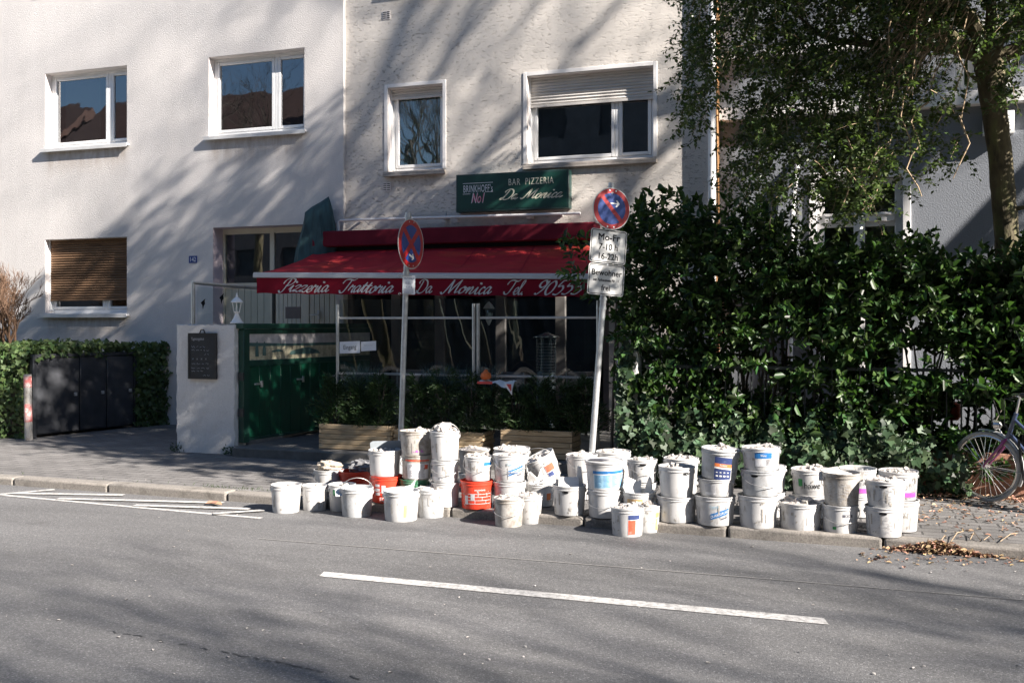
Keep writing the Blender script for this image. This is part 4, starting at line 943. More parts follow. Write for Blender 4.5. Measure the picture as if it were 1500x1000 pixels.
# ------------------------------------------------------------------ green sign box
YS = YR - .16
x0 = PX(668, 0, YS).x; x1 = PX(833, 0, YS).x; z0 = PX(750, 308, YS).z; z1 = PX(750, 252, YS).z
t = thing('sign_box', ((x0 + x1) / 2, YR, z0), 'flat dark green light box sign reading BAR PIZZERIA Da Monica above the awning', 'sign')
mb = MB(); mb.box((x0, YS, z0), (x1, YR - .004, z1)); mb.build('case', M['sign_case'], t, bevel=.006)
mb = MB(); mb.box((x0 + .03, YS - .004, z0 + .03), (x1 - .03, YS + .01, z1 - .03)); mb.build('face', M['sign_green'], t)
def put(mb, vf, px0, px1, pyb, pyt, Y, off=0):
    """fit a flat lettering mesh into a rectangle of the sign"""
    xs = [q[0] for q in vf[0]]; ys = [q[1] for q in vf[0]]; A = PX(px0, (pyb + pyt) / 2, Y); B = PX(px1, (pyb + pyt) / 2, Y); xm = (px0 + px1) / 2
    zb, zt_ = PX(xm, pyb, Y).z, PX(xm, pyt, Y).z
    mb.add([(A.x + (B.x - A.x) * (x - min(xs)) / (max(xs) - min(xs)), Y, zb + (zt_ - zb) * (y - min(ys)) / (max(ys) - min(ys))) for x, y in vf[0]], vf[1])
YF = YS - .006
mb = MB(); put(mb, text2d('BAR  PIZZERIA', .1, .8, spacing=1.15), 745, 811, 270, 260.5, YF); s2, _ = script2d('Da Monica', .1, pen=.25, thin=.6, slant=.5); put(mb, s2, 731, 825, 291.5, 275, YF)
mb.build('lettering', M['letter_cream'], t, smooth=False)
mb = MB(); put(mb, text2d("BRINKHOFF's", .1, .7, spacing=1.12), 679, 721.5, 281.5, 270.5, YF); mb.box((PX(678, 0, YF).x, YF - .001, PX(700, 268.5, YF).z), (PX(722, 0, YF).x, YF, PX(700, 267.8, YF).z)); mb.box((PX(678, 0, YF).x, YF - .001, PX(700, 284, YF).z), (PX(689, 0, YF).x, YF, PX(700, 283.3, YF).z)); mb.box((PX(711, 0, YF).x, YF - .001, PX(700, 282, YF).z), (PX(722, 0, YF).x, YF, PX(700, 281.3, YF).z))
put(mb, text2d('No1', .1, .8, .35), 690.2, 710.2, 297.6, 282.4, YF)
mb.build('lettering', M['paper'], t, smooth=False)
mb = MB(); put(mb, text2d('No1', .1, .8, .35), 691.5, 709.5, 296.6, 283.4, YF - .002); mb.build('lettering', M['letter_pink'], t, smooth=False)

# ------------------------------------------------------------------ closed teal parasol cover
t0 = PX(455, 380, 13.28); t = thing('parasol_cover', (t0.x, 13.28, 2.0), 'dark teal tarpaulin cover hanging to a point beside the awning', 'cover')
mb = MB(); nS = 26; rows = [(288, 481, 481.5), (296, 470, 484), (304, 457, 486), (312, 447.5, 487.5), (322, 446, 489), (335, 443, 491), (350, 439, 493), (365, 434, 494), (384, 431, 490), (398, 436, 486)]
vs = []
for py, xa, xb in rows:
    for k in range(nS):
        an = 2 * math.pi * k / nS; cx = (xa + xb) / 2; rx = (xb - xa) / 2
        fold = 1 + (.13 * math.sin(an * 6 + py * .02) + .06 * math.sin(an * 13 + py * .05)) * min(1, (py - 288) / 40)
        p = PX(cx + rx * math.cos(an) * (fold if abs(math.cos(an)) < .9 else 1), py, 13.28); vs.append((p.x, 13.28 - .13 * math.sin(an) * min(1, rx / 18) * fold, p.z))
n = len(rows); mb.add(vs, [(i * nS + k, i * nS + (k + 1) % nS, (i + 1) * nS + (k + 1) % nS, (i + 1) * nS + k) for i in range(n - 1) for k in range(nS)])
mb.build('fabric', M['tarp'], t)

# ------------------------------------------------------------------ glass wind screen of the terrace
YW = 11.08
t = thing('glass_windscreen', (PX(690, 0, YW).x, YW, .215), 'glass wind screen with steel posts and rails behind the wooden planters', 'wind screen')
for px, pt in ((494.5, 446), (694, 444.5), (700.5, 444.5), (876, 440)):
    q = PX(px, pt, YW); mb = MB(); mb.tube([(q.x, YW, .2), (q.x, YW, q.z)], .021, 12); mb.build('post', M['steel'], t)
x0, xm0, xm1, x1 = [PX(v, 0, YW).x for v in (494.5, 694, 700.5, 876)]
for (a, b) in ((x0, xm0), (xm1, x1)):
    mb = MB()
    for py in (465.5, 550): z = PX(690, py, YW).z; mb.box((a + .02, YW - .012, z - .014), (b - .02, YW + .012, z + .014))
    mb.build('rail', M['steel'], t, bevel=.003)
    mb = MB(); nx = 22; zt = PX(690, 437, YW).z; vs = []
    for i in range(nx + 1):
        for j in range(11):
            x = a + .02 + (b - a - .04) * i / nx; z = .35 + (zt - .35) * j / 10
            vs.append((x, YW + .016 + .004 * math.sin(i * .8 + j * .5) + .003 * math.sin(j * .9), z))
    mb.add(vs, [(i * 11 + j, (i + 1) * 11 + j, (i + 1) * 11 + j + 1, i * 11 + j + 1) for i in range(nx) for j in range(10)]); mb.build('pane', M['screen_glass'], t)
for nm, (xa, xb, ya, yb, tilt), lab, txt in (('paper_sign', (497.5, 527.5, 500.5, 518, .5), 'white paper sign reading Eingang behind the glass screen', 'Eingang'), ('paper_notice', (529, 551, 500.5, 514.5, .3), 'smaller white paper notice with faint print next to the Eingang sign', 'Bitte eintreten')):
    A, B = PX(xa, ya, YW - .014), PX(xb, yb, YW - .014); tt = thing(nm, ((A.x + B.x) / 2, YW, B.z), lab, 'paper sign')
    mb = MB(); mb.add([(A.x, A.y, B.z), (B.x, A.y, B.z + .012), (B.x, A.y, A.z + .012), (A.x, A.y, A.z), (A.x, A.y - .0015, B.z), (B.x, A.y - .0015, B.z + .012), (B.x, A.y - .0015, A.z + .012), (A.x, A.y - .0015, A.z)], [(0, 1, 2, 3), (7, 6, 5, 4), (0, 4, 5, 1), (1, 5, 6, 2), (2, 6, 7, 3), (3, 7, 4, 0)]); mb.build('sheet', M['paper'], tt, smooth=False)
    mb = MB(); s = text2d(txt, .055 if nm == 'paper_sign' else .014, .78 if nm == 'paper_sign' else 1); mb.flat(s, ((A.x + B.x) / 2, A.y - .003, (A.z + B.z) / 2 - (.018 if nm == 'paper_sign' else -.01)), (1, 0, .05), (0, 0, 1), (0, -1, 0)); mb.build('lettering', M['letter_black'] if nm == 'paper_sign' else M['lab_grey'], tt, smooth=False)

# things on the terrace behind the glass
q = PX(800, 548, 12.0); t = thing('patio_heater', (q.x, 12.0, .215), 'patio heater with glass tube and round reflector behind the glass screen', 'heater')
z1 = PX(800, 490, 12.0).z; zb = PX(800, 545, 12.0).z
mb = MB(); mb.lathe([(.22, 0), (.22, .05), (.13, .09), (.12, zb - .215)], 16, (q.x, 12.0, .215)); mb.build('base', M['steel'], t)
mb = MB(); mb.lathe([(.10, 0), (.10, z1 - zb - .04)], 16, (q.x, 12.0, zb), cap0=False, cap1=False); mb.build('glass_tube', M['clear_glass'], t)
mb = MB(); mb.lathe([(.11, 0), (.165, .01), (.165, .018), (.06, .05), (.02, .07)], 20, (q.x, 12.0, z1 - .04)); mb.build('reflector', M['chrome'], t)
mb = MB()
for k in range(10): mb.lathe([(.125, 0), (.13, .004), (.125, .008)], 18, (q.x, 12.0, zb + .02 + k * (z1 - zb - .1) / 10), cap0=False, cap1=False)
for k in range(8): an = k * math.pi / 4; mb.tube([(q.x + .127 * math.cos(an), 12.0 + .127 * math.sin(an), zb), (q.x + .127 * math.cos(an), 12.0 + .127 * math.sin(an), z1 - .04)], .003, 4)
mb.build('guard', M['chrome'], t)
q = PX(728, 558, 10.80); zt = q.z; mb = MB(); n = 12; vs = []
for i in range(n + 1):
    for j in range(5):
        x = -.20 + .42 * i / n; yy = -.09 + .16 * j / 4; vs.append((q.x + x, 10.80 + yy, zt + .012 * math.sin(i * 1.3) - .10 * max(0, -yy / .09) ** 2 * (.25 + .75 * max(0, (x - .02) / .2)) + .05 * max(0, -x)))
mb.add(vs, [(i * 5 + j, (i + 1) * 5 + j, (i + 1) * 5 + j + 1, i * 5 + j + 1) for i in range(n) for j in range(4)])
mb.add([(q.x + .12, 10.705, zt - .03), (q.x + .225, 10.705, zt - .03), (q.x + .22, 10.69, zt - .15)], [(0, 1, 2)])
tc_ = mb.build('draped_cloth', M['white_paint'], None); tag(tc_, 'white and red cloth lying on the conifers in front of the double post', 'cloth')
mb = MB(); mb.add([(q.x + .15, 10.700, zt - .025), (q.x + .21, 10.700, zt - .025), (q.x + .213, 10.684, zt - .11)], [(0, 1, 2)]); mb.box((q.x - .2, 10.69, zt - .03), (q.x - .02, 10.70, zt + .0)); mb.build('red_stripe', M['cloth_red'], tc_)
mb = MB(); mb.lathe([(.05, .0), (.065, .03), (.055, .07), (.03, .085), (.018, .11), (.004, .115)], 12, (q.x - .13, 10.78, zt + .02)); tag(mb.build('plastic_light', M['orange']), 'small orange red plastic light on the white and red cloth', 'lamp')
for px, py, lab in ((716, 458, 'small white wall lantern between the dark shop front panes'),):
    q = PX(px, py, 13.42); tt = thing('wall_lantern', q, lab, 'lantern')
    mb = MB(); mb.lathe([(.09, .06), (.05, .12), (.01, .16)], 6, q); mb.lathe([(.05, -.10), (.02, -.16), (.008, -.18)], 6, q); mb.box((q.x - .015, q.y, q.z - .05), (q.x + .015, 13.49, q.z)); mb.build('cap', M['lamp_white'], tt, smooth=False)
    mb = MB(); mb.lathe([(.045, -.10), (.07, .06)], 6, q, cap0=False, cap1=False); mb.build('pane', M['clear_glass'], tt, smooth=False)
def terrace_chair(px, Y, rz, lab):
    q = PX(px, 540, Y); tt = thing('terrace_chair', (q.x, Y, .195), lab, 'chair', 'chairs on the terrace behind the glass', (0, 0, rz))
    mb = MB(); mb.box((-.2, -.2, .43), (.2, .2, .46)); mb.build('seat', M['pilaster'], tt, local=True, bevel=.01)
    mb = MB(); mb.box((-.2, .185, .58), (.2, .205, .88)); mb.build('backrest', M['pilaster'], tt, local=True, bevel=.008)
    for sx_ in (-.18, .18):
        for sy_ in (-.18, .195): mb = MB(); mb.tube([(sx_, sy_, 0), (sx_, sy_, .43 if sy_ < 0 else .88)], .012, 6); mb.build('leg', M['steel'], tt, local=True)
for k_, (px, Y, rz) in enumerate(((600, 12.4, .4), (655, 12.7, -.6), (765, 12.5, 2.8), (850, 12.6, .3))): terrace_chair(px, Y, rz, 'bistro chair behind the glass screen, ' + ('nearest the Eingang sign', 'left of the double steel post', 'left of the patio heater', 'right of the patio heater')[k_])
def bush_needles(name, par, cx, cy, z0, z1, rx, ry, n, m, rng, L=(.05, .10), W=.006):
    P, D = [], []
    while len(P) < n:
        f = rng.random(); an = rng.random() * 6.283; r_ = math.sqrt(rng.random()); k = (1 - .65 * f ** 1.6)
        lob = 1 + .35 * math.sin(an * 3 + f * 7 + cx * 9); x, y, z = cx + rx * k * r_ * lob * math.cos(an), cy + ry * k * r_ * lob * math.sin(an), z0 + (z1 - z0) * f * (1 + .12 * math.sin(an * 2 + cx * 5))
        if math.sin(x * 23 + z * 11) + math.sin(z * 27 - y * 19 + x * 5) < -.6: continue
        P.append((x, y, z)); D.append((math.cos(an) * (.3 + r_) + rng.gauss(0, .4), math.sin(an) * (.3 + r_) + rng.gauss(0, .4), .55 + rng.gauss(0, .5)))
    P, D = np.array(P), np.array(D); Nn = np.random.RandomState(rng.randint(0, 9999)).randn(len(P), 3)
    l = np.array([rng.uniform(*L) for _ in P]); return leaves(name, P, D, Nn, l, np.full(len(P), W) * np.array([rng.uniform(.7, 1.5) for _ in P]), m, par, SMALL)

def planter(px0, px1, yt, Y, Hh, lab, plants, dz=0.):
    x0, x1 = PX(px0, 0, Y).x, PX(px1, 0, Y).x; D = .38; z0 = .195 + dz; n = 5; bh = Hh / n; rng = random.Random(int(px0))
    t = thing('wooden_planter', ((x0 + x1) / 2, Y + D / 2, z0), lab, 'planter', 'wooden planters in front of the glass screen')
    mb = MB()
    for k in range(n):
        za, zb = z0 + k * bh + .003, z0 + (k + 1) * bh - .003; o = .03 if k % 2 else 0
        mb.box((x0 + o, Y + rng.uniform(-.003, .003), za), (x1 - .03 + o, Y + .035, zb)); mb.box((x0 + .03 - o, Y + D - .035, za), (x1 - o, Y + D, zb))
        mb.box((x0, Y + (0.036 if not o else 0.001), za + .001), (x0 + .0295, Y + D - .036, zb - .001)); mb.box((x1 - .0295, Y + (.001 if not o else .036), za + .001), (x1, Y + D - .036, zb - .001))
    mb.build('boards', M['planter_wood'], t, bevel=.004)
    mb = MB(); mb.box((x0 + .036, Y + .037, z0 + .02), (x1 - .036, Y + D - .037, z0 + Hh - .05)); mb.build('soil', M['earth'], t)
    for k, (px, top, rx, lab2, m) in enumerate(plants):
        p = PX(px, top, Y + D / 2); tt = thing('conifer_shrub', (p.x, Y + D / 2, z0 + Hh - .05), lab2, 'shrub', 'dark conifers in the wooden planters')
        bush_needles('foliage', tt, p.x, Y + D / 2, z0 + Hh - .03, p.z, rx, .18, 2100, M[m], rng, (.05, .11), .010)
        mb = MB()
        for s in range(4): mb.tube([(p.x + rng.uniform(-.03, .03), Y + D / 2, z0 + Hh - .06), (p.x + rng.uniform(-.12, .12), Y + D / 2 + rng.uniform(-.1, .1), p.z - .1)], .008, 5)
        mb.build('stem', M['bark_dark'], tt)
planter(467, 571, 620, 10.64, .30, 'left wooden planter of stacked boards at the terrace step', [(492, 556, .30, 'bushy conifer at the left end beside the green gate', 'needle'), (525, 562, .26, 'low conifer in the middle of the left planter', 'needle'), (556, 550, .27, 'upright conifer left of the red crossed sign pole', 'needle')])
planter(576, 708, 630, 10.70, .26, 'middle wooden planter half hidden behind the stacked buckets', [(612, 556, .28, 'conifer just right of the red crossed sign pole', 'needle'), (650, 552, .28, 'conifer above the tallest bucket stack', 'needle'), (690, 556, .26, 'conifer by the double steel post', 'needle')])
planter(733, 838, 627, 10.62, .32, 'right wooden planter of stacked boards near the leaning sign pole', [(722, 575, .24, 'lighter green loose conifer left of the right planter', 'ivy'), (757, 572, .27, 'dark conifer over the left half of the right planter', 'needle'), (790, 560, .26, 'dark conifer in the middle of the right planter', 'needle'), (825, 566, .28, 'dark conifer over the right end of the right planter', 'needle'), (856, 560, .26, 'dark conifer just behind the leaning sign pole', 'needle')])
rk = random.Random(77)
for k, (px, w_) in enumerate(((520, .24), (545, .22), (640, .25), (668, .22), (715, .22))):
    q = PX(px, 548, 11.12); P, D = [], []
    for i in range(170):
        an = rk.random() * 6.283; s = rk.random(); P.append((q.x + .05 * s * math.cos(an), 11.12 + .05 * s * math.sin(an), q.z - .25)); D.append((math.cos(an) * rk.uniform(.1, .8), math.sin(an) * rk.uniform(.1, .8), 1))
    P, D = np.array(P), np.array(D)
    o = leaves('fescue_grass', P, D, np.random.RandomState(k).randn(len(P), 3), np.array([rk.uniform(.3, .46) for _ in P]), np.full(len(P), .007), M['fescue'], None, SMALL)
    tag(o, ('blue green grass tuft %s behind the glass screen' % ('at the Eingang sign', 'right of the Eingang sign', 'in the middle of the left pane', 'near the double steel post', 'behind the right pane by the table')[k]), 'grass tuft', 'blue grass tufts behind the glass')

# ------------------------------------------------------------------ left side: ivy hedge, bin store doors, bollard, bare shrub
qa, qb = PG(53, 641, PZ), PG(196, 625.5, PZ); zt0 = PX(55, 522, qa.y).z
t = thing('bin_enclosure', (qa.x, qa.y, PZ), 'dark charcoal metal bin enclosure with three doors set in the ivy hedge', 'bin enclosure')
u = (qb - qa).normalized(); nn = Vector((u.y, -u.x, 0)); LB = (qb - qa).length
def bb(mb, s0, s1, z0, z1, n0, n1):
    mb.box((s0, n0, z0), (s1, n1, z1), Matrix(((u.x, nn.x, 0, qa.x), (u.y, nn.y, 0, qa.y), (0, 0, 1, 0), (0, 0, 0, 1))))
mb = MB(); bb(mb, -.02, LB, PZ + .03, zt0 - .02, -.7, -.03); bb(mb, -.06, 0, PZ, zt0 + .03, -.06, .015); bb(mb, LB, LB + .05, PZ, zt0 + .03, -.06, .015); bb(mb, 0, LB, zt0 - .018, zt0 + .03, -.06, .012); mb.build('body', M['charcoal'], t, bevel=.004)
cuts = [0, LB * .42, LB * .70, LB]
for s0, s1 in zip(cuts, cuts[1:]):
    mb = MB(); bb(mb, s0 + .01, s1 - .01, PZ + .05, zt0 - .03, -.03, 0); d_ = mb.build('door', M['charcoal'], t, bevel=.005)
    mb = MB(); bb(mb, s1 - .10, s1 - .05, zt0 - .6, zt0 - .55, .001, .02); mb.build('handle', M['galv'], d_, bevel=.003)
def scatter(n, fn, rng):
    P = []
    while len(P) < n:
        p = fn(rng)
        if p is not None: P.append(p)
    return P
def ivy_mass(name, par, pts, m, rng, L=(.05, .085), up=.1):
    """pts: list of (pos, outward)"""
    P = np.array([p for p, o in pts]); O = unit(np.array([o for p, o in pts])); n = len(P); rs = np.random.RandomState(rng.randint(0, 99999))
    N_ = unit(O + rs.randn(n, 3) * .45 + np.array([0, 0, up])); D = unit(np.cross(N_, rs.randn(n, 3)) + np.array([0, 0, -.45]))
    l = rs.uniform(L[0], L[1], n); return leaves(name, P, D, N_, l, l * rs.uniform(.8, 1.05, n), m, par, IVY)
rng = random.Random(21)
t = thing('ivy_hedge', (-12.3, 11.6, PZ), 'clipped ivy hedge around the dark bin enclosure at the left', 'hedge')
HT = PX(60, 508, 11.0).z
pts = []
YH0 = qa.y - .10
for k in range(6500):   # street face
    x = rng.uniform(-17, qa.x - .05); z = PZ + (HT - PZ) * rng.random(); pts.append(((x, YH0 + rng.gauss(0, .05) + .03 * math.sin(x * 5), z), (.2, -1, .1)))
for k in range(4500):   # top
    x = rng.uniform(-17, -10.2); y = rng.uniform(YH0, 13.0); 
    s = (Vector((x, y, 0)) - Vector((qa.x, qa.y, 0))).dot(nn)
    if s > .05: continue
    pts.append(((x, y, HT + rng.gauss(0, .035)), (.1, -.2, 1)))
for k in range(7200):   # driveway face, beyond and above the doors
    s = rng.uniform(-.05, LB + 1.5); z = rng.uniform(PZ, HT + .02)
    if s < LB + .0 and z < zt0 - .02 + rng.uniform(-.03, .03): continue
    p = qa + u * s + nn * (rng.gauss(0, .05) + (.02 if s > LB else -.05)); pts.append(((p.x, p.y, z), (nn.x, nn.y, .15)))
ivy_mass('foliage', t, pts, M['ivy_light'], rng)
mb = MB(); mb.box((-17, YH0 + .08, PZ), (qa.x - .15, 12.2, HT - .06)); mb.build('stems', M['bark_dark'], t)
q = PG(42, 644.5, PZ); zt = PX(42, 548, q.y).z; t = thing('bollard', (q.x, q.y, PZ), 'white bollard with worn red bands by the ivy hedge', 'bollard')
mb = MB(); mb.tube([(q.x, q.y, PZ), (q.x - .02, q.y, zt)], .052, 14); mb.build('post', M['bucket_dirty'], t)
for f0, f1 in ((.28, .55), (.80, .97)): mb = MB(); mb.tube([(q.x - .02 * f, q.y, PZ + (zt - PZ) * f) for f in (f0, f1)], .0535, 14, cap=False); mb.build('band', M['band_red'], t)
rng = random.Random(12); qs = PX(25, 512, 12.3); t = thing('bare_shrub', (qs.x, 12.3, HT - .3), 'leafless clipped shrub behind the ivy hedge at the left edge', 'shrub')
mb = MB()
for px, top, lean in ((8, 420, -.10), (20, 405, .0), (30, 402, .05), (38, 440, .4), (12, 430, -.3), (28, 450, .75)):
    p = PX(16 + (px - 16) * .25, 520, 12.3); d = Vector((lean, rng.uniform(-.15, .15), 1)); grow(mb, (p.x, 12.3 + rng.uniform(-.15, .15), HT - .3), d, .80, .030, 0, 4, rng, (4, 5), .62, .09, None, .12, .60)
mb.build('branches', M['twig'], t)

# ------------------------------------------------------------------ right side: brick plinth, ivy, laurel hedge, evergreen tree
XH0 = PX(893, 600, 10.2).x
mb = MB(); mb.box((XH0 + .30, 10.22, PZ - .02), (7, 10.41, PZ + .42)); tag(mb.build('garden_wall', M['brick'], bevel=.01), 'low reddish brown garden wall overgrown with ivy behind the bicycle', 'wall')
q0, q1 = PX(900, 560, 10.2).x, PX(917, 560, 10.2).x
mb = MB(); mb.box((q0, 10.3, PZ), (q1 + .1, 10.52, PX(908, 528, 10.2).z + .1)); tag(mb.build('fence_post', M['stucco_white'], bevel=.012), 'white rendered gate pillar half covered by ivy behind the leaning sign', 'pillar')
t = thing('iron_fence', (1, 10.34, PZ + .42), 'dark iron railing hidden in the laurel hedge above the low wall', 'fence')
mb = MB(); zf = PX(1300, 541, 10.34).z; mb.box((XH0 + .35, 10.325, zf - .015), (7, 10.355, zf + .015)); mb.box((XH0 + .35, 10.325, PZ + .5), (7, 10.355, PZ + .53)); mb.build('rail', M['dark_metal'], t)
mb = MB(); x = XH0 + .4
while x < 6.9: mb.tube([(x, 10.34, PZ + .40), (x, 10.34, zf + .03)], .008, 6); x += .13
o = mb.build('bars', M['dark_metal'], t)

rng = random.Random(31)
t = thing('ivy_cover', (0, 10.0, PZ), 'dense ivy with pale edged leaves climbing over the low garden wall below the hedge', 'ivy'); t['kind'] = 'stuff'
pts = []
def ivytop(px):
    k = [(885, 560), (915, 540), (930, 585), (980, 610), (1030, 612), (1100, 625), (1160, 622), (1230, 618), (1300, 622), (1350, 640), (1390, 655), (1420, 690), (1500, 700)]
    for (a, ya), (b, yb) in zip(k, k[1:]):
        if a <= px <= b: return ya + (yb - ya) * (px - a) / (b - a)
    return 700
while len(pts) < 5600:
    px = rng.uniform(905, 1420); top = ivytop(px) + 14 * math.sin(px * .11) + 9 * math.sin(px * .23 + 1); py = rng.uniform(top, 728)
    if px > 1345 and rng.random() < .80: continue
    bulge = .05 + .07 * math.sin(px * .06) * math.sin(py * .09 + px * .02) + .20 * math.sin(math.pi * min(1, max(0, (728 - py) / (728 - top + 1)))) 
    p = PX(px, py, 10.24 - bulge * rng.uniform(.2, 1.1))
    if p.z < PZ + .01: continue
    pts.append((p, (.15, -1, .35)))
for k in range(420):
    py = rng.uniform(505, 665); p = PX(rng.gauss(917, 5), py, 10.27); pts.append((p, (.1, -1, .1)))
ivy_mass('foliage', t, pts, M['ivy'], rng, (.035, .095))
tag(t.children[0], kind=None)
HP = [(826, 345), (860, 325), (885, 312), (925, 300), (955, 285), (985, 275), (1010, 292), (1060, 285), (1120, 300), (1180, 335), (1230, 355), (1290, 352), (1325, 345), (1350, 330), (1365, 352), (1385, 378), (1430, 372), (1470, 362), (1500, 350), (1600, 330), (1750, 330)]
def hedgetop(px):
    for (a, ya), (b, yb) in zip(HP, HP[1:]):
        if a <= px <= b: return ya + (yb - ya) * (px - a) / (b - a)
    return 330
def in_gap(px, py):
    for cx, cy, rx, ry in ((1345, 520, 75, 26), (1160, 505, 55, 22), (1300, 460, 60, 12), (1435, 548, 45, 10), (1100, 545, 40, 18), (1180, 570, 50, 14), (1420, 600, 60, 28)):
        if ((px - cx) / rx) ** 2 + ((py - cy) / ry) ** 2 < 1: return True
    return False
t = thing('laurel_hedge', (0, 10.6, .2), 'tall dark green cherry laurel hedge between the pizzeria and the right edge', 'hedge')
P, D, Nn, L, W = [], [], [], [], []; stems = MB()
tries = 0; ns = 0
while ns < 3900:
    px = rng.uniform(826, 1740); top = hedgetop(px); py = top + (690 - top) * rng.random()
    dp = rng.random() ** 1.3; Y = 10.16 + 1.25 * dp
    if in_gap(px, py) and rng.random() < .93: continue
    if px < 905 and (py > 430 or rng.random() < .4): continue
    if px < 868 and (py > 412 or py < 318 or rng.random() < .55): continue
    if px < 930 and py > 560 : continue
    p = PX(px, py + 10, Y); edge = max(0., 1 - (py - top) / 60)
    ln = rng.uniform(.22, .42) * (1 + .35 * edge)
    d = Vector((rng.gauss(-.05, .6), rng.gauss(-.6 + dp * .5, .45), rng.gauss(.15 + edge * 1.0, .5))).normalized()
    q = p - d * ln * .7
    if ns % 3 == 0: stems.tube([q, q.lerp(p, .5) + Vector((0, 0, .01)), p], [.005, .004, .002], 3, cap=False)
    a0 = rng.random() * 6.28; nl = rng.randint(8, 12); ax = d.orthogonal().normalized(); ay = d.cross(ax)
    for i in range(nl):
        f = .18 + .82 * i / (nl - 1); an = a0 + i * 2.4; r_ = ax * math.cos(an) + ay * math.sin(an)
        dd = (d * (.35 + .7 * f ** 2) + r_ * (1.05 - .5 * f)).normalized(); dd.z -= .12
        P.append(q + d * ln * f); D.append(dd); Nn.append(d * 1.0 - r_ * .35 + Vector((0, 0, .25))); l = rng.uniform(.055, .14) * (1.0 - .25 * (f > .93)); L.append(l); W.append(l * rng.uniform(.42, .54))
    ns += 1
leaves('foliage', *[np.array(q) for q in (P, D, Nn, L, W)], M['laurel'], t, LAUREL)
for k in range(46):
    px = rng.uniform(890, 1700); p = PX(px, 690, 10.6 + rng.uniform(-.2, .4)); p.z = .15; tp = PX(px + rng.uniform(-50, 50), hedgetop(px) + rng.uniform(30, 120), p.y)
    m1 = p.lerp(tp, .4) + Vector((rng.uniform(-.15, .15), rng.uniform(-.1, .1), 0)); stems.tube([p, m1, tp], [.022, .014, .005], 5, cap=False)
stems.build('stems', M['bark_dark'], t)
# a few coloured things in the garden glimpsed through the gaps
for px, py, Y, s, m, lab in ((1052, 487, 11.9, .06, 'orange', 'small orange garden object glimpsed through the hedge'), (1394, 612, 11.2, .09, 'lab_red', 'red orange plastic object glimpsed through the hedge near the bicycle')):
    q = PX(px, py, Y); mb = MB(); mb.lathe([(s * .7, -.02), (s, .02), (s * 1.05, s), (s * .9, s * 1.6), (s * .4, s * 1.9)], 14, (q.x, Y, q.z)); mb.tube([(q.x, Y, .2), (q.x, Y, q.z)], .012, 6); tag(mb.build('garden_ornament', M[m]), lab, 'garden ornament')

# evergreen tree
rng = random.Random(55); YT = 10.9
tb = PX(1478, 560, YT); t = thing('evergreen_tree', (tb.x, YT, .2), 'small leaved evergreen tree with mossy trunk and drooping twigs at the right', 'tree')
mb = MB(); tp = [(PX(1478, 560, YT).x, .15, .125), (PX(1477, 420, YT).x, PX(1477, 420, YT).z, .118), (PX(1474, 330, YT).x, PX(0, 330, YT).z, .112), (PX(1467, 250, YT).x, PX(1467, 250, YT).z, .112), (PX(1458, 170, YT).x, PX(1458, 170, YT).z, .115), (PX(1450, 105, YT).x, PX(1450, 105, YT).z, .135), (PX(1447, 80, YT).x, PX(1447, 80, YT).z, .15)]
pts = [Vector((x, YT, z)) for x, z, r_ in tp]; pts[2].z = PX(1474, 330, YT).z
cp = []; cr = []
for i in range(len(pts) - 1):
    for k in range(5): cp.append(pts[i].lerp(pts[i + 1], k / 5) + Vector((rng.uniform(-.006, .006), 0, 0))); cr.append((tp[i][2] * (1 - k / 5) + tp[i + 1][2] * k / 5) * rng.uniform(.97, 1.03))
cp.append(pts[-1]); cr.append(tp[-1][2]); mb.tube(cp, cr, 14)
fork = pts[-1] - Vector((0, 0, .06))
limbs = [((-.75, -.15, .75), 1.5, .085), ((-.1, .1, 1), 1.6, .09), ((.85, -.1, .45), 1.3, .085), ((-.3, -.7, .6), 1.3, .06), ((.4, -.6, .7), 1.4, .06), ((-.9, .2, .45), 1.9, .06), ((.3, .5, .8), 1.4, .06)]
for d, l, r_ in limbs: grow(mb, fork, Vector(d), l, r_, 1, 4, rng, (2, 3), .6, .03, None, .2, .66)
for q, a, b in ((PX(1478, 307, YT), .16, .02), (PX(1447, 120, YT), -.2, .1)): mb.tube([q, q + Vector((a * .6, -.05, b * .3)), q + Vector((a, -.06, b))], [.03, .022, .014], 6)
mb.build('trunk', M['bark'], t)
# crown: drooping leafy twigs through the volume
P, D, Nn, L, W = [], [], [], [], []; tw = MB(); tw2 = MB()
def inside(x, y, poly):
    c = False; j = len(poly) - 1
    for i in range(len(poly)):
        if (poly[i][1] > y) != (poly[j][1] > y) and x < (poly[j][0] - poly[i][0]) * (y - poly[i][1]) / (poly[j][1] - poly[i][1]) + poly[i][0]: c = not c
        j = i
    return c
CR = [(1005, -60), (1012, 30), (1010, 100), (1008, 150), (1022, 200), (1055, 215), (1062, 245), (1080, 275), (1125, 300), (1175, 300), (1215, 310), (1260, 325), (1290, 300), (1320, 275), (1345, 215), (1350, 150), (1375, 110), (1410, 90), (1440, 60), (1500, 60), (1560, 100), (1700, 200), (1850, 100), (1850, -60)]
HOLE = [(1046, 235, 14, 60), (1082, 130, 16, 36), (1070, 60, 14, 18), (1180, 165, 20, 9), (1215, 30, 12, 16), (1250, 170, 14, 10), (1440, 30, 20, 20), (1120, 60, 10, 14), (1300, 200, 14, 12), (1075, 195, 22, 34), (1095, 235, 16, 10), (1050, 100, 8, 14), (1150, 255, 18, 12), (1385, 90, 26, 30), (1330, 235, 12, 30), (1120, 130, 10, 12)]
EX = [(1390, 215, 18, 55), (1480, 130, 22, 40), (1410, 150, 14, 25), (1375, 170, 20, 20)]
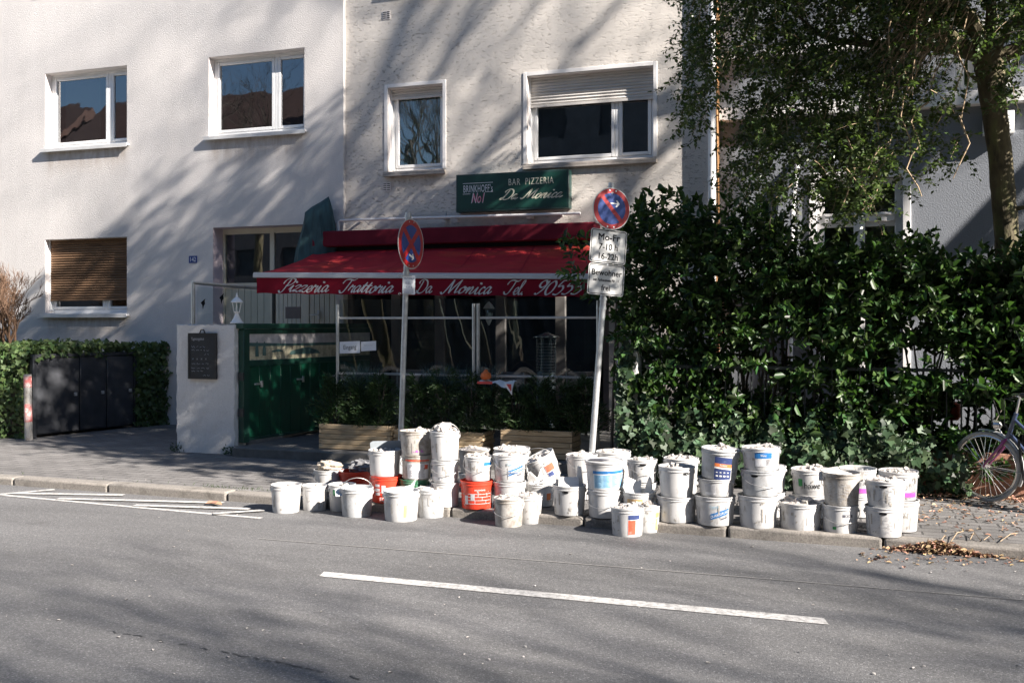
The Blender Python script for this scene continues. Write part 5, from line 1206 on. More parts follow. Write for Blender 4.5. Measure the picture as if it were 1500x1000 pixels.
def leafy(p, d, ln, n, droop=.5, lw=1.):
    """one twig with alternate small leaves"""
    dd = Vector(d).normalized(); q = Vector(p); st = ln / 5; pts_ = [q.copy()]
    for i in range(5): dd = (dd + Vector((rng.gauss(0, .15), rng.gauss(0, .15), -droop * .22))).normalized(); q = q + dd * st; pts_.append(q.copy())
    if rng.random() < .45: (tw2 if rng.random() < .4 else tw).tube(pts_, [.0035, .003, .003, .0025, .002, .0015], 3, cap=False)
    for k in range(n):
        f = (k + rng.random()) / n * 5; i = min(4, int(f)); b = pts_[i].lerp(pts_[i + 1], f - i); ax = (pts_[i + 1] - pts_[i]).normalized()
        r_ = Vector((rng.gauss(0, 1), rng.gauss(0, 1), rng.gauss(0, .7))).normalized(); e = (ax * .55 + r_).normalized()
        P.append(b + r_ * .008); D.append(e); Nn.append((rng.gauss(0, .6), rng.gauss(-.3, .6), 1)); l = rng.uniform(.024, .046) * lw; L.append(l); W.append(l * rng.uniform(.5, .7))
n = 0
while n < 3700:
    px, py = rng.uniform(1000, 1850), rng.uniform(-60, 340); Y = rng.uniform(9.5, 11.9)
    ok = inside(px + rng.gauss(0, 11), py + rng.gauss(0, 9), CR) and not any(((px - a) / c) ** 2 + ((py - b) / e) ** 2 < 1 for a, b, c, e in HOLE)
    if not ok and not any(((px - a) / c) ** 2 + ((py - b) / e) ** 2 < 1 and rng.random() < .35 for a, b, c, e in EX): continue
    cl = math.sin(px * .045 + py * .02 + Y * 2.1) + math.sin(py * .06 - px * .013 + Y * 3.7)
    if cl < -.45 and rng.random() < .88: continue
    p = PX(px, py - 16, Y); leafy(p, (rng.gauss(-.25, .5), rng.gauss(-.25, .5), rng.gauss(-.35, .35)), rng.uniform(.22, .45), rng.randint(16, 26), .5, 1.4); n += 1
for px, py0, py1, Y in ((1278, 240, 318, 9.9), (1335, 120, 228, 9.8), (1345, 215, 288, 9.7), (1400, 60, 180, 9.7), (1310, 10, 150, 9.8), (1330, 0, 130, 9.9), (1350, 5, 140, 9.7), (1388, 0, 60, 9.7), (1290, 60, 200, 10), (1240, 200, 310, 9.9), (1360, 150, 215, 9.8), (1405, 170, 262, 9.7), (1262, 250, 300, 9.8)):
    a, b = PX(px, py0, Y), PX(px + rng.uniform(-14, 8), py1, Y - .05); m1 = a.lerp(b, .5) + Vector((rng.uniform(-.12, .12), 0, .03)); m2 = a.lerp(b, .8) + Vector((rng.uniform(-.05, .05), 0, 0))
    tw2.tube([a, a.lerp(m1, .5) + Vector((rng.uniform(-.03, .03), 0, .02)), m1, m2, b], [.009, .008, .007, .006, .004], 5, cap=False)
for k in range(170):   # tangle of bare twigs left of the trunk
    px, py = rng.gauss(1345, 26), rng.uniform(-30, 90); Y = rng.uniform(9.8, 10.6); a = PX(px + 30, py - 30, Y); b = PX(px - rng.uniform(5, 40), py + rng.uniform(25, 85), Y)
    tw2.tube([a, a.lerp(b, .5) + Vector((rng.uniform(-.06, .06), rng.uniform(-.06, .06), rng.uniform(-.02, .05))), b], [.006, .005, .002], 3, cap=False)
# the upper crown (above the photograph's edge), which shades the terrace
n = 0
while n < UPPER:
    x, y, z = rng.uniform(-2.6, 4.2), rng.uniform(5.2, 12.8), rng.uniform(4.0, 12.4)
    e1 = ((x - .2) / 2.6) ** 2 + ((y - 9.6) / 2.4) ** 2 + ((z - 6.6) / 2.4) ** 2
    e2 = ((x - 2.2) / 1.8) ** 2 + ((y - 7.5) / 1.1) ** 2 + ((z - 6.4) / 1.9) ** 2
    e3 = ((x - 1.5) / 1.8) ** 2 + ((y - 9.2) / 1.5) ** 2 + ((z - 9.9) / 2.2) ** 2
    if e1 > 1 and e2 > 1 and e3 > 1: continue
    if z < HC + .335 * depth((x, y, 0)) + .35: continue
    cl = math.sin(x * 2.1 + z * 1.3) + math.sin(y * 2.3 - z * 1.7 + x)
    if cl < -.5 and rng.random() < .9: continue
    leafy((x, y, z), (rng.gauss(0, .6), rng.gauss(0, .6), rng.gauss(-.2, .4)), rng.uniform(.3, .6), rng.randint(13, 20), .5, 2.6); n += 1
leaves('crown', *[np.array(q) for q in (P, D, Nn, L, W)], M['treeleaf'], t, SMALL)
tw.build('twigs', M['bark_dark'], t); tw2.build('twigs', M['twig_pale'], t)
# ------------------------------------------------------------------ sign poles
def disc_poly(r, n=40, a0=0, a1=2 * math.pi): return [(r * math.cos(a0 + (a1 - a0) * k / n), r * math.sin(a0 + (a1 - a0) * k / n)) for k in range(n)]
def clip_sector(r, a0, a1, n=14): return [(0, 0)] + [(r * math.cos(a0 + (a1 - a0) * k / n), r * math.sin(a0 + (a1 - a0) * k / n)) for k in range(n + 1)]
def round_rect(w, h, r, n=5):
    out = []
    for cx, cy, a in ((w / 2 - r, h / 2 - r, 0), (-w / 2 + r, h / 2 - r, 90), (-w / 2 + r, -h / 2 + r, 180), (w / 2 - r, -h / 2 + r, 270)):
        out += [(cx + r * math.cos(R(a + 90 * k / n)), cy + r * math.sin(R(a + 90 * k / n))) for k in range(n + 1)]
    return out
def arrow(cx, cy, ang, l, w):
    pts = [(-l / 2, -w / 2), (l * .22, -w / 2), (l * .05, -l * .30), (l * .20, -l * .34), (l * .5, 0), (l * .20, l * .34), (l * .05, l * .30), (l * .22, w / 2), (-l / 2, w / 2)]
    c, s = math.cos(ang), math.sin(ang); return [(cx + x * c - y * s, cy + x * s + y * c) for x, y in pts]
def sign_frame(c, yaw, roll):
    """axes of a sign board: ex to the viewer's right, ey up, en towards the viewer"""
    en = Vector((math.cos(yaw), math.sin(yaw), 0)); ex = Vector((0, 0, 1)).cross(en); ex.normalize()
    ey = Vector((0, 0, 1)); m_ = Matrix.Rotation(-roll, 3, en); return m_ @ ex, m_ @ ey, en
def pole(base, top, r, lab):
    t = thing('traffic_sign', base, lab, 'traffic sign')
    mb = MB(); mb.tube([base, Vector(base).lerp(top, .5), top], r, 16); mb.build('pole', M['galv'], t); return t
# right: eingeschraenktes Haltverbot with two plates
b = PX(862, 716, 9.0); d_ = None
YS1 = 9.15; b = PX(862.5, 700, YS1); b.z = PZ; tpv = PX(896, 268, YS1)
t = pole(b, tpv, .030, 'leaning pole with round blue sign, one red diagonal and two white plates beneath')
dv = depth(b); yaw = math.atan2(-b.y, -b.x) + R(27); roll = math.atan2(tpv.x - b.x, tpv.z - b.z)
def on_pole(f): return Vector(b).lerp(tpv, f)
def disc_sign(t, c, r, yaw, roll, full):
    ex, ey, en = sign_frame(c, yaw, roll); c = Vector(c) + en * .040
    mb = MB(); mb.prism(disc_poly(r), c, ex, ey, en, -.004); dk = mb.build('disc', M['sign_white'], t)
    mb = MB(); mb.prism(disc_poly(r * .955), c + en * .0005, ex, ey, en, .0012); mb.build('red_face', M['sign_red'], dk)
    mb = MB(); ri = r * .74
    if full:
        g = .145
        for a in (0, 90, 180, 270):
            h = math.asin(min(.9, .115 * r / ri)); a0, a1 = R(a - 45) + h, R(a + 45) - h
            pol = [(ri * math.cos(a0 + (a1 - a0) * k / 14), ri * math.sin(a0 + (a1 - a0) * k / 14)) for k in range(15)]; off = .16 * r
            mb.prism([(off * math.cos(R(a)), off * math.sin(R(a)))] + pol, c + en * .002, ex, ey, en, .001)
        ar = arrow(.02 * r, -.50 * r, R(-20), .40 * r, .085 * r)
    else:
        h = math.asin(.10 * r / ri)
        for a in (45, 225): a0, a1 = R(a - 90) + h, R(a + 90) - h; mb.prism([(ri * math.cos(a0 + (a1 - a0) * k / 24), ri * math.sin(a0 + (a1 - a0) * k / 24)) for k in range(25)], c + en * .002, ex, ey, en, .001)
        ar = arrow(.16 * r, .26 * r, R(0), .50 * r, .055 * r)
    mb.build('blue_field', M['sign_blue'], dk)
    mb = MB(); mb.prism(ar, c + en * .0035, ex, ey, en, .001); mb.build('arrow', M['white_paint'], dk, smooth=False)
    mb = MB()
    for s in (-1, 1):
        for u in (-.12, .12): mb.prism(disc_poly(.008, 8), c + ex * (u * r * 1.4) + ey * (s * r * .86), ex, ey, en, .005)
    mb.build('bolt', M['steel'], dk)
cc = PX(893, 306.5, YS1); disc_sign(t, cc, .198, yaw, roll, False)
ex, ey, en = sign_frame(cc, yaw, roll)
for (py, px, w_, h_, rows) in ((361.5, 888.3, .382, .315, [('Mo-Fr', .062, .075, 1.1), ('7-10 h', .058, -.015, 1.0), ('16-22h', .058, -.105, 1.0)]), (410, 885, .382, .292, [('Bewohner', .054, .060, 1.05), ('mit Parkausweis Nr. 11', .026, -.010, .82), ('frei', .052, -.092, 1.0)])):
    c = PX(px, py, YS1) + en * .040
    mb = MB(); mb.prism(round_rect(w_, h_, .024), c, ex, ey, en, -.004); pl = mb.build('plate', M['sign_white'], t)
    mb = MB(); o = round_rect(w_ - .016, h_ - .016, .020); i_ = round_rect(w_ - .030, h_ - .030, .014); n = len(o)
    mb.add([c + en * .001 + ex * x + ey * y for x, y in o + i_], [(k, (k + 1) % n, n + (k + 1) % n, n + k) for k in range(n)]); mb.build('border', M['letter_black'], pl, smooth=False)
    mb = MB()
    for s, hh, y, xs_ in rows:
        for q_, (dx, dy) in enumerate(((-.022, -.02), (.022, -.02), (-.022, .02), (.022, .02))):      # heavier strokes
            mb.flat(text2d(s, hh, xs_ * .95), c + ex * dx * hh + ey * (dy * hh + y * (h_ / .315) - hh * .32), ex, ey, en, .0014 + q_ * .0002)
    mb.build('lettering', M['letter_black'], pl, smooth=False)
for f in (.965, .80, .74, .63, .60): mb = MB(); p = on_pole(f); mb.tube([p - Vector((0, 0, .012)), p + Vector((0, 0, .012))], .036, 12); mb.build('clamp', M['galv'], t)
# left: absolutes Haltverbot with a paper notice
YS2 = 9.75; b = PX(585.5, 700, YS2); b.z = PZ; tpv = PX(598, 311, YS2)
t = pole(b, tpv, .030, 'pole with narrow seen sign, red cross on blue, in front of the awning')
yaw2 = math.atan2(-b.y, -b.x) + R(59); roll2 = 0
cc = PX(597.5, 357.5, YS2); disc_sign(t, cc, .272, yaw2, .02, True)
for f in (.93, .985, .74, .77): mb = MB(); p = Vector(b).lerp(tpv, f); mb.tube([p - Vector((0, 0, .014)), p + Vector((0, 0, .014))], .037, 12); mb.build('clamp', M['galv'], t)
yp = math.atan2(-b.y, -b.x) + R(8); ex, ey, en = sign_frame(b, yp, .02); c = PX(598, 417.5, YS2) + en * .045
tt = thing('paper_notice', c, 'white printed paper notice strapped to the pole below the red crossed sign', 'paper notice')
mb = MB(); mb.prism(round_rect(.135, .205, .004), c, ex, ey, en, -.003); mb.build('sheet', M['paper'], tt)
mb = MB()
for s, y, hh in (('HALTVERBOT', .070, .018), ('13.02.17', .020, .024), ('7-17 h', -.025, .024)): mb.flat(text2d(s, hh, .72), c + ey * (y - hh / 2), ex, ey, en, .001)
for k in range(4): mb.prism([(-.05, 0), (.05, 0), (.05, .004), (-.05, .004)], c + ey * (-.05 - k * .013), ex, ey, en, .0008)
mb.build('lettering', M['lab_navy'], tt, smooth=False)
mb = MB()
for s in (.096, -.096): mb.tube([c + ey * s - ex * .08, c + ey * s - ex * .06 + en * .006, c + ey * s + ex * .03 + en * .006], .004, 5); mb.tube([c + ey * s - ex * .10 + Vector((.012 * math.cos(a), 0, .012 * math.sin(a))) for a in (0, 1, 2, 3, 4, 5, 6)], .003, 4)
mb.build('strap', M['wire'], tt)

# ------------------------------------------------------------------ buckets
BK = {}
def radius_at(bk, z):
    rb, rt, h = bk['rb'], bk['r'], bk['h']; return rb + (rt * .955 - rb) * min(1, z / (h * .84))
def wrap_patch(mb, bk, s0, s1, z0, z1, shear=0., off=.0018, n=10):
    vs = []
    for i in range(n + 1):
        s = s0 + (s1 - s0) * i / n
        for z in (z0, z1):
            zz = z + shear * (s - s0); r_ = radius_at(bk, zz) + off; a = s / bk['r']; vs.append((r_ * math.sin(a), -r_ * math.cos(a), zz))
    mb.add(vs, [(2 * i, 2 * i + 2, 2 * i + 3, 2 * i + 1) for i in range(n)])
def wrap_text(mb, bk, s, h, sc, zc, shear=0., xs=.8, off=.0032):
    vf = text2d(s, h, xs)
    vs = []
    for x, y in vf[0]:
        ss = sc + x; zz = zc + y - h / 2 + shear * x; r_ = radius_at(bk, zz) + off; a = ss / bk['r']; vs.append((r_ * math.sin(a), -r_ * math.cos(a), zz))
    mb.add(vs, vf[1])
def bucket(key, xc, yb, yr, w, on, label, m='bucket_white', handle=None, lab=None, labs=0., full=.86, tilt=None, lid=None, taper=.87, hole=None, ell=1., Y=None, deform=0., ears=True):
    """xc, rim width: photo px; yb / yr: px rows of front base and front rim; on: 'road', 'pave' or the bucket below"""
    rg = random.Random(hash_(key))
    if on in ('road', 'pave'):
        zb = 0.0 if on == 'road' else PZ + .004
        if Y is None:
            df = (HC - zb) * FPX / (yb - HZ); r = w / 2 / FPX * df; dc = df + r * taper; r = w / 2 / FPX * dc
            if on == 'pave':
                for _ in range(3):
                    q_ = PD(xc, yb, dc); dc += max(0, yk(q_.x) + r * taper - .015 - q_.y)
        else: dc = Y / (CT + (xc - 750) / FPX * ST); r = w / 2 / FPX * dc
    else:
        u = BK[on]; zb = u['zt'] + .001; dc = u['d'] + rg.uniform(-.012, .012); r = w / 2 / FPX * dc
    zt = HC - (yr - HZ) / FPX * (dc - r * .9); h = max(.12, zt - zb)
    p = PD(xc, yb, dc); p.z = zb
    face = math.asin(max(-1, min(1, -p.x / math.hypot(p.x, p.y))))
    t = thing('bucket', p, label, 'bucket', 'used paint buckets put out at the kerb', (rg.uniform(-.02, .02), rg.uniform(-.022, .022), face)) if on not in ('road', 'pave') else thing('bucket', p, label, 'bucket', 'used paint buckets put out at the kerb', (0, 0, face))
    if tilt: t.rotation_euler = Euler((tilt[1], tilt[0], face), 'XYZ')
    bk = dict(r=r, rb=r * taper, h=h, zt=zt, d=dc, p=p, t=t, face=face, full=full); BK[key] = bk
    rb = r * taper; k = h; rt = r; ph = rg.random() * 6; am = rg.uniform(.006, .02) + deform
    def wob(a, z): return 1 + am * math.sin(2 * a + ph) * (z / h) + am * .6 * math.sin(3 * a + ph * 2) * (z / h)
    R_ = lambda z: rb + (rt * .955 - rb) * min(1, z / (h * .84))
    prof = [(rb * .93, .004), (rb * .985, .0), (rb, .006), (R_(h * .3), h * .3), (R_(h * .6), h * .6), (R_(h * .80), h * .80), (R_(h * .845), h * .845), (rt * .985, h * .85), (rt * .99, h * .87), (rt * .965, h * .875), (rt * .965, h * .945), (rt * .995, h * .95), (rt, h * .97), (rt * .995, h * .995), (rt * .97, h), (rt * .94, h * .99), (rt * .925, h * .96), (R_(h * .6) - .006, h * .6), (R_(h * .3) - .006, h * .3)]
    mb = MB(); mb.lathe(prof, 40, wob=wob, sy=ell, cap1=True)
    body = mb.build('body', M[m], t, local=True, angle=50)
    if ears:
        az = rg.uniform(-.5, .5); bk['az'] = az; ze = h * .80
        for s in (0, math.pi):
            mb = MB(); a = az + s; rr = R_(ze) + .002; mb.cbox((0, 0, 0), (.014, .036, .030), Matrix.Translation((rr * math.cos(a), rr * math.sin(a), ze)) @ Matrix.Rotation(a, 4, 'Z')); mb.build('ear', M[m], body, local=True, bevel=.004)
        hd = handle or rg.choice(['back', 'front', 'back'])
        pts = []
        for i in range(15):
            q = math.pi * i / 14; rr = (rt + .006)
            if hd == 'front': x, y, z = rr * math.cos(q), -rr * math.sin(q), ze - h * .42 * math.sin(q) ** .8 * rg.uniform(.96, 1.04) if True else 0
            elif hd == 'back': x, y, z = rr * math.cos(q), rr * math.sin(q), ze - h * .40 * math.sin(q) ** .8
            elif hd == 'up': x, y, z = rr * math.cos(q), -rr * .35 * math.sin(q), ze + rr * .92 * math.sin(q)
            else: x, y, z = rr * math.cos(q), rr * .93 * math.sin(q), ze + rr * .34 * math.sin(q)      # 'lean': resting on the far rim
            c, s = math.cos(az), math.sin(az); pts.append((x * c - y * s, x * s + y * c, z))
        mb = MB(); mb.tube(pts, .0028, 5); mb.build('handle', M['wire'], t, local=True)
    if hole is not None:
        mb = MB(); bk2 = bk; zz = h * .80; n = 8; vs = []; ww = .030; hh = .011
        pol = [(ww * math.cos(k * math.pi / 8), hh * math.sin(k * math.pi / 8)) for k in range(16)]
        for x, y in pol: a = (hole * r + x) / r; rr = R_(zz + y) + .003; vs.append((rr * math.sin(a), -rr * math.cos(a), zz + y))
        mb.add(vs, [tuple(range(16))]); mb.build('grip_slot', M['letter_black'], body, local=True, smooth=False)
    if lid:
        mb = MB(); q = .012
        mb.lathe([(rt * 1.012, h * .93), (rt * 1.025, h * .94), (rt * 1.03, h * 1.0), (rt * 1.01, h * 1.012), (rt * .95, h * 1.012), (rt * .93, h * .995), (rt * .5, h * .993), (.01, h * .993)], 40, wob=wob, sy=ell, cap0=False)
        mb.build('lid', M[lid], t, local=True, angle=45); bk['zt'] += .004
    if lab: LABELS[lab](bk, body, labs)
    if rg.random() < .75:      # dried plaster runs and splashes on the outside
        mb = MB()
        for _ in range(rg.randint(3, 7)):
            s = rg.uniform(-1.2, 1.2) * r; w_ = rg.uniform(.002, .007); z1_ = h * rg.uniform(.45, .80); l_ = rg.uniform(.02, .45) * h
            wrap_patch(mb, bk, s - w_, s + w_, max(.01, z1_ - l_), z1_, rg.uniform(-.3, .3), .0022, 3)
        for _ in range(rg.randint(4, 12)):
            s = rg.uniform(-1.3, 1.3) * r; w_ = rg.uniform(.002, .012); z1_ = h * rg.uniform(.08, .80); wrap_patch(mb, bk, s - w_, s + w_, z1_, z1_ + w_ * rg.uniform(.6, 2.5), rg.uniform(-1, 1), .0022, 3)
        mb.build('splashes', M['splash'], body, local=True, smooth=False)
    return bk
def hash_(s): return sum(ord(c) * (i * 7 + 3) for i, c in enumerate(s))
def L_mesh(mb, m, par, nm='label'): return mb.build(nm, M[m], par, local=True, smooth=False)
def lab_quarz(bk, par, s):
    h, r = bk['h'], bk['r']; mb = MB(); wrap_patch(mb, bk, s - .02, s + .145, h * .22, h * .42, .30); o = L_mesh(mb, 'lab_blue', par)
    mb = MB(); wrap_text(mb, bk, 'QUARZGRUND', .021, s + .062, h * .32 + .30 * .082, .30, .78); L_mesh(mb, 'white_paint', o, 'lettering')
    mb = MB(); wrap_text(mb, bk, 'Caparol', .020, s + .01, h * .68, 0, .8); wrap_patch(mb, bk, s - .02, s + .035, h * .60, h * .607); L_mesh(mb, 'lab_lightblue', o, 'lettering')
    mb = MB(); wrap_patch(mb, bk, s + .07, s + .13, h * .22, h * .27, .25); L_mesh(mb, 'lab_dark', o, 'stripe')
def lab_generic(c1, c2, w=.12, z0=.22, z1=.72, lines=True, split=.62, txt=None, back='lab_pale', tc='white_paint'):
    def f(bk, par, s):
        h = bk['h']; mb = MB(); wrap_patch(mb, bk, s - w / 2, s + w / 2, h * z0, h * z1); o = L_mesh(mb, back, par)
        zs = z0 + (z1 - z0) * split
        if c1: mb = MB(); wrap_patch(mb, bk, s - w / 2 + .003, s + w / 2 - .003, h * zs, h * z1 - .003, 0, .0026); L_mesh(mb, c1, o, 'title_block')
        if c2: mb = MB(); wrap_patch(mb, bk, s - w / 2 + .003, s + w * .12, h * z0 + .003, h * zs - .006, 0, .0026); L_mesh(mb, c2, o, 'picture_block')
        if lines:
            mb = MB(); rg = random.Random(int(s * 1000) + int(w * 991)); zz = h * zs - .012
            while zz > h * z0 + .008: wrap_patch(mb, bk, s + w * .14, s + w * .14 + w * rg.uniform(.15, .33), zz, zz + .0035, 0, .003, 4); zz -= .0085
            L_mesh(mb, 'lab_dark', o, 'print')
        if txt: mb = MB(); wrap_text(mb, bk, txt, .018, s, h * (zs + z1) / 2, 0, .75, .0040); L_mesh(mb, tc, o, 'lettering')
    return f
def lab_green_hawe(bk, par, s):
    h = bk['h']; mb = MB(); wrap_patch(mb, bk, s - .03, s + .012, h * .36, h * .66, 0, .002, 4); o = L_mesh(mb, 'lab_green', par)
    mb = MB(); wrap_text(mb, bk, 'hawe', .052, s + .10, h * .42, 0, .95); L_mesh(mb, 'letter_black', o, 'lettering')
    mb = MB(); wrap_patch(mb, bk, s + .02, s + .14, h * .19, h * .21, 0, .002, 6); L_mesh(mb, 'lab_grey', o, 'print')
def lab_big_blue(bk, par, s):
    h = bk['h']; mb = MB(); wrap_patch(mb, bk, s - .14, s + .19, h * .06, h * .70, 0, .0018, 20); o = L_mesh(mb, 'lab_pale', par)
    mb = MB(); wrap_patch(mb, bk, s - .14, s + .19, h * .60, h * .70, 0, .0026, 20); L_mesh(mb, 'lab_blue', o, 'title_block')
    mb = MB(); wrap_patch(mb, bk, s - .13, s + .18, h * .10, h * .56, 0, .0026, 20); L_mesh(mb, 'lab_lightblue', o, 'picture_block')
    mb = MB(); rg = random.Random(5)
    for c in (-.12, -.04, .04, .12):
        zz = h * .52
        while zz > h * .12: wrap_patch(mb, bk, s + c, s + c + rg.uniform(.03, .062), zz, zz + .003, 0, .0032, 4); zz -= .010
    L_mesh(mb, 'lab_blue', o, 'print')
def lab_red_print(bk, par, s):
    h = bk['h']; mb = MB(); wrap_patch(mb, bk, s - .10, s + .13, h * .06, h * .68, 0, .0018, 16); o = L_mesh(mb, 'lab_pale', par)
    mb = MB(); wrap_patch(mb, bk, s - .125, s + .13, h * .76, h * .82, 0, .0026, 16); wrap_patch(mb, bk, s + .075, s + .115, h * .44, h * .62, 0, .0026, 4); L_mesh(mb, 'lab_red', o, 'stripe')
    mb = MB(); rg = random.Random(6)
    for c in (-.09, -.02, .04):
        zz = h * .62
        while zz > h * .12: wrap_patch(mb, bk, s + c, s + c + rg.uniform(.02, .05), zz, zz + .003, 0, .0032, 3); zz -= .011
    L_mesh(mb, 'lab_dark', o, 'print')
def lab_on_red(txt):
    def f(bk, par, s):
        h = bk['h']; mb = MB()
        for k in range(3): wrap_patch(mb, bk, s - .10, s - .05, h * (.62 - .16 * k), h * (.72 - .16 * k), 0, .002, 4)
        wrap_patch(mb, bk, s - .03, s + .008, h * .38, h * .68, 0, .002, 4); wrap_patch(mb, bk, s - .02, s + .0, h * .30, h * .40, 0, .002, 4)
        o = L_mesh(mb, 'lab_pale', par)
        if txt: mb = MB(); wrap_text(mb, bk, txt, .040, s - .01, h * .14, 0, .85); L_mesh(mb, 'white_paint', o, 'lettering')
    return f
def lab_bricks(bk, par, s):
    h = bk['h']; mb = MB()
    for k, z in enumerate((.20, .32, .44, .55)): wrap_patch(mb, bk, s - .09, s + .15, h * z, h * z + .0035, 0, .002, 12)
    for k, (z, x) in enumerate(((.20, -.02), (.32, .05), (.44, .01), (.20, .09), (.44, .10))): wrap_patch(mb, bk, s + x, s + x + .0035, h * z, h * (z + .12), 0, .002, 2)
    wrap_patch(mb, bk, s - .125, s - .09, h * .18, h * .50, 0, .002, 4); o = L_mesh(mb, 'lab_pale', par)
    mb = MB(); wrap_text(mb, bk, 'MAUERMÖRTEL', .013, s + .03, h * .70, 0, .8); L_mesh(mb, 'white_paint', o, 'lettering')
    mb = MB(); wrap_patch(mb, bk, s - .06, s - .02, h * .34, h * .56, 0, .0026, 4); L_mesh(mb, 'lab_grey', o, 'picture_block')
def lab_purple(bk, par, s):
    h = bk['h']; mb = MB(); wrap_patch(mb, bk, s - .13, s + .13, h * .13, h * .30, 0, .002, 16); o = L_mesh(mb, 'lab_purple', par)
    mb = MB(); wrap_text(mb, bk, 'pro 3.1', .03, s - .03, h * .50, 0, .8); L_mesh(mb, 'lab_grey', o, 'lettering')
def lab_smear(bk, par, s):
    h = bk['h']; mb = MB(); rg = random.Random(9); zz = h * .68
    while zz > h * .10:
        x = s - .09
        while x < s + .08: l = rg.uniform(.015, .06); wrap_patch(mb, bk, x, min(x + l, s + .1), zz, zz + .004, 0, .002, 4); x += l + rg.uniform(.008, .05)
        zz -= .0125
    L_mesh(mb, 'lab_grey', par, 'print')
def lab_tub(bk, par, s):
    h = bk['h']; mb = MB(); wrap_patch(mb, bk, s - .01, s + .075, h * .60, h * .70, 0, .002, 5); o = L_mesh(mb, 'lab_dark', par)
    mb = MB(); wrap_text(mb, bk, '2K 10', .014, s + .03, h * .65, 0, .8); L_mesh(mb, 'white_paint', o, 'lettering')
    mb = MB(); wrap_patch(mb, bk, s - .09, s - .06, h * .14, h * .24, 0, .002, 3); L_mesh(mb, 'lab_green', o, 'stripe')
    mb = MB()
    for k in range(5): wrap_patch(mb, bk, s - .09 + k * .03, s - .075 + k * .03, h * (.30 - .02 * (k % 2)), h * .33, 0, .002, 2)
    L_mesh(mb, 'lab_grey', o, 'print')
def lab_navy_orange(bk, par, s):
    h = bk['h']; mb = MB(); wrap_patch(mb, bk, s - .065, s + .085, h * .02, h * .80, -.06, .0018, 10); o = L_mesh(mb, 'lab_navy', par)
    mb = MB(); wrap_patch(mb, bk, s - .065, s + .085, h * .46, h * .58, -.06, .0026, 10); L_mesh(mb, 'lab_orange', o, 'stripe')
    mb = MB(); wrap_text(mb, bk, 'Rotband', .016, s + .01, h * .51, -.06, .8, .004); wrap_patch(mb, bk, s - .065, s + .085, h * .40, h * .455, -.06, .0026, 10)
    for k in range(4): wrap_patch(mb, bk, s - .05 + k * .033, s - .03 + k * .033, h * .12, h * .17, -.06, .003, 2); wrap_patch(mb, bk, s - .05 + k * .033, s - .035 + k * .033, h * .25, h * .28, -.06, .003, 2)
    L_mesh(mb, 'white_paint', o, 'lettering')
def lab_scrawl(bk, par, s):
    h = bk['h']; mb = MB(); rg = random.Random(4)
    for k in range(7): x = s - .06 + k * .017; wrap_patch(mb, bk, x, x + rg.uniform(.004, .014), h * .12, h * rg.uniform(.16, .22), rg.uniform(-.4, .4), .002, 2)
    L_mesh(mb, 'lab_purple', par, 'print')
LABELS = dict(redscrawl=lab_scrawl, quarz=lab_quarz, hawe=lab_green_hawe, bigblue=lab_big_blue, redprint=lab_red_print, eck=lab_on_red('ECK'), redplain=lab_on_red(None), bricks=lab_bricks, purple=lab_purple, smear=lab_smear, tub=lab_tub, navy=lab_navy_orange,
    orange_sq=lab_generic(None, 'lab_tan', .060, .14, .60, False, .98), greenpatch=lab_generic('lab_green', None, .07, .62, .85, False, .0, None), blueblock=lab_generic('lab_blue', None, .10, .40, .80, True, .62),
    tanblock=lab_generic(None, 'lab_orange', .08, .28, .64, True, .98), redblock=lab_generic('lab_navy', 'lab_red', .11, .08, .80, True, .76, None), tanstrip=lab_generic('lab_yellow', 'lab_tan', .05, .08, .78, False, .7),
    tanwide=lab_generic('lab_tan', None, .15, .46, .78, False, .4, 'Rauhfaser'), navyblock=lab_generic('lab_navy', None, .11, .40, .72, False, .2, 'FARBE'), greyblue=lab_generic('lab_grey', None, .10, .12, .72, True, .25), blackblue=lab_generic('lab_blue', 'lab_pale', .15, .20, .84, True, .58, 'Weiss'), pink=lab_generic(None, 'lab_pink', .06, .10, .42, False, .98), colorpic=lab_generic('lab_red', 'lab_navy', .10, .14, .66, True, .42))

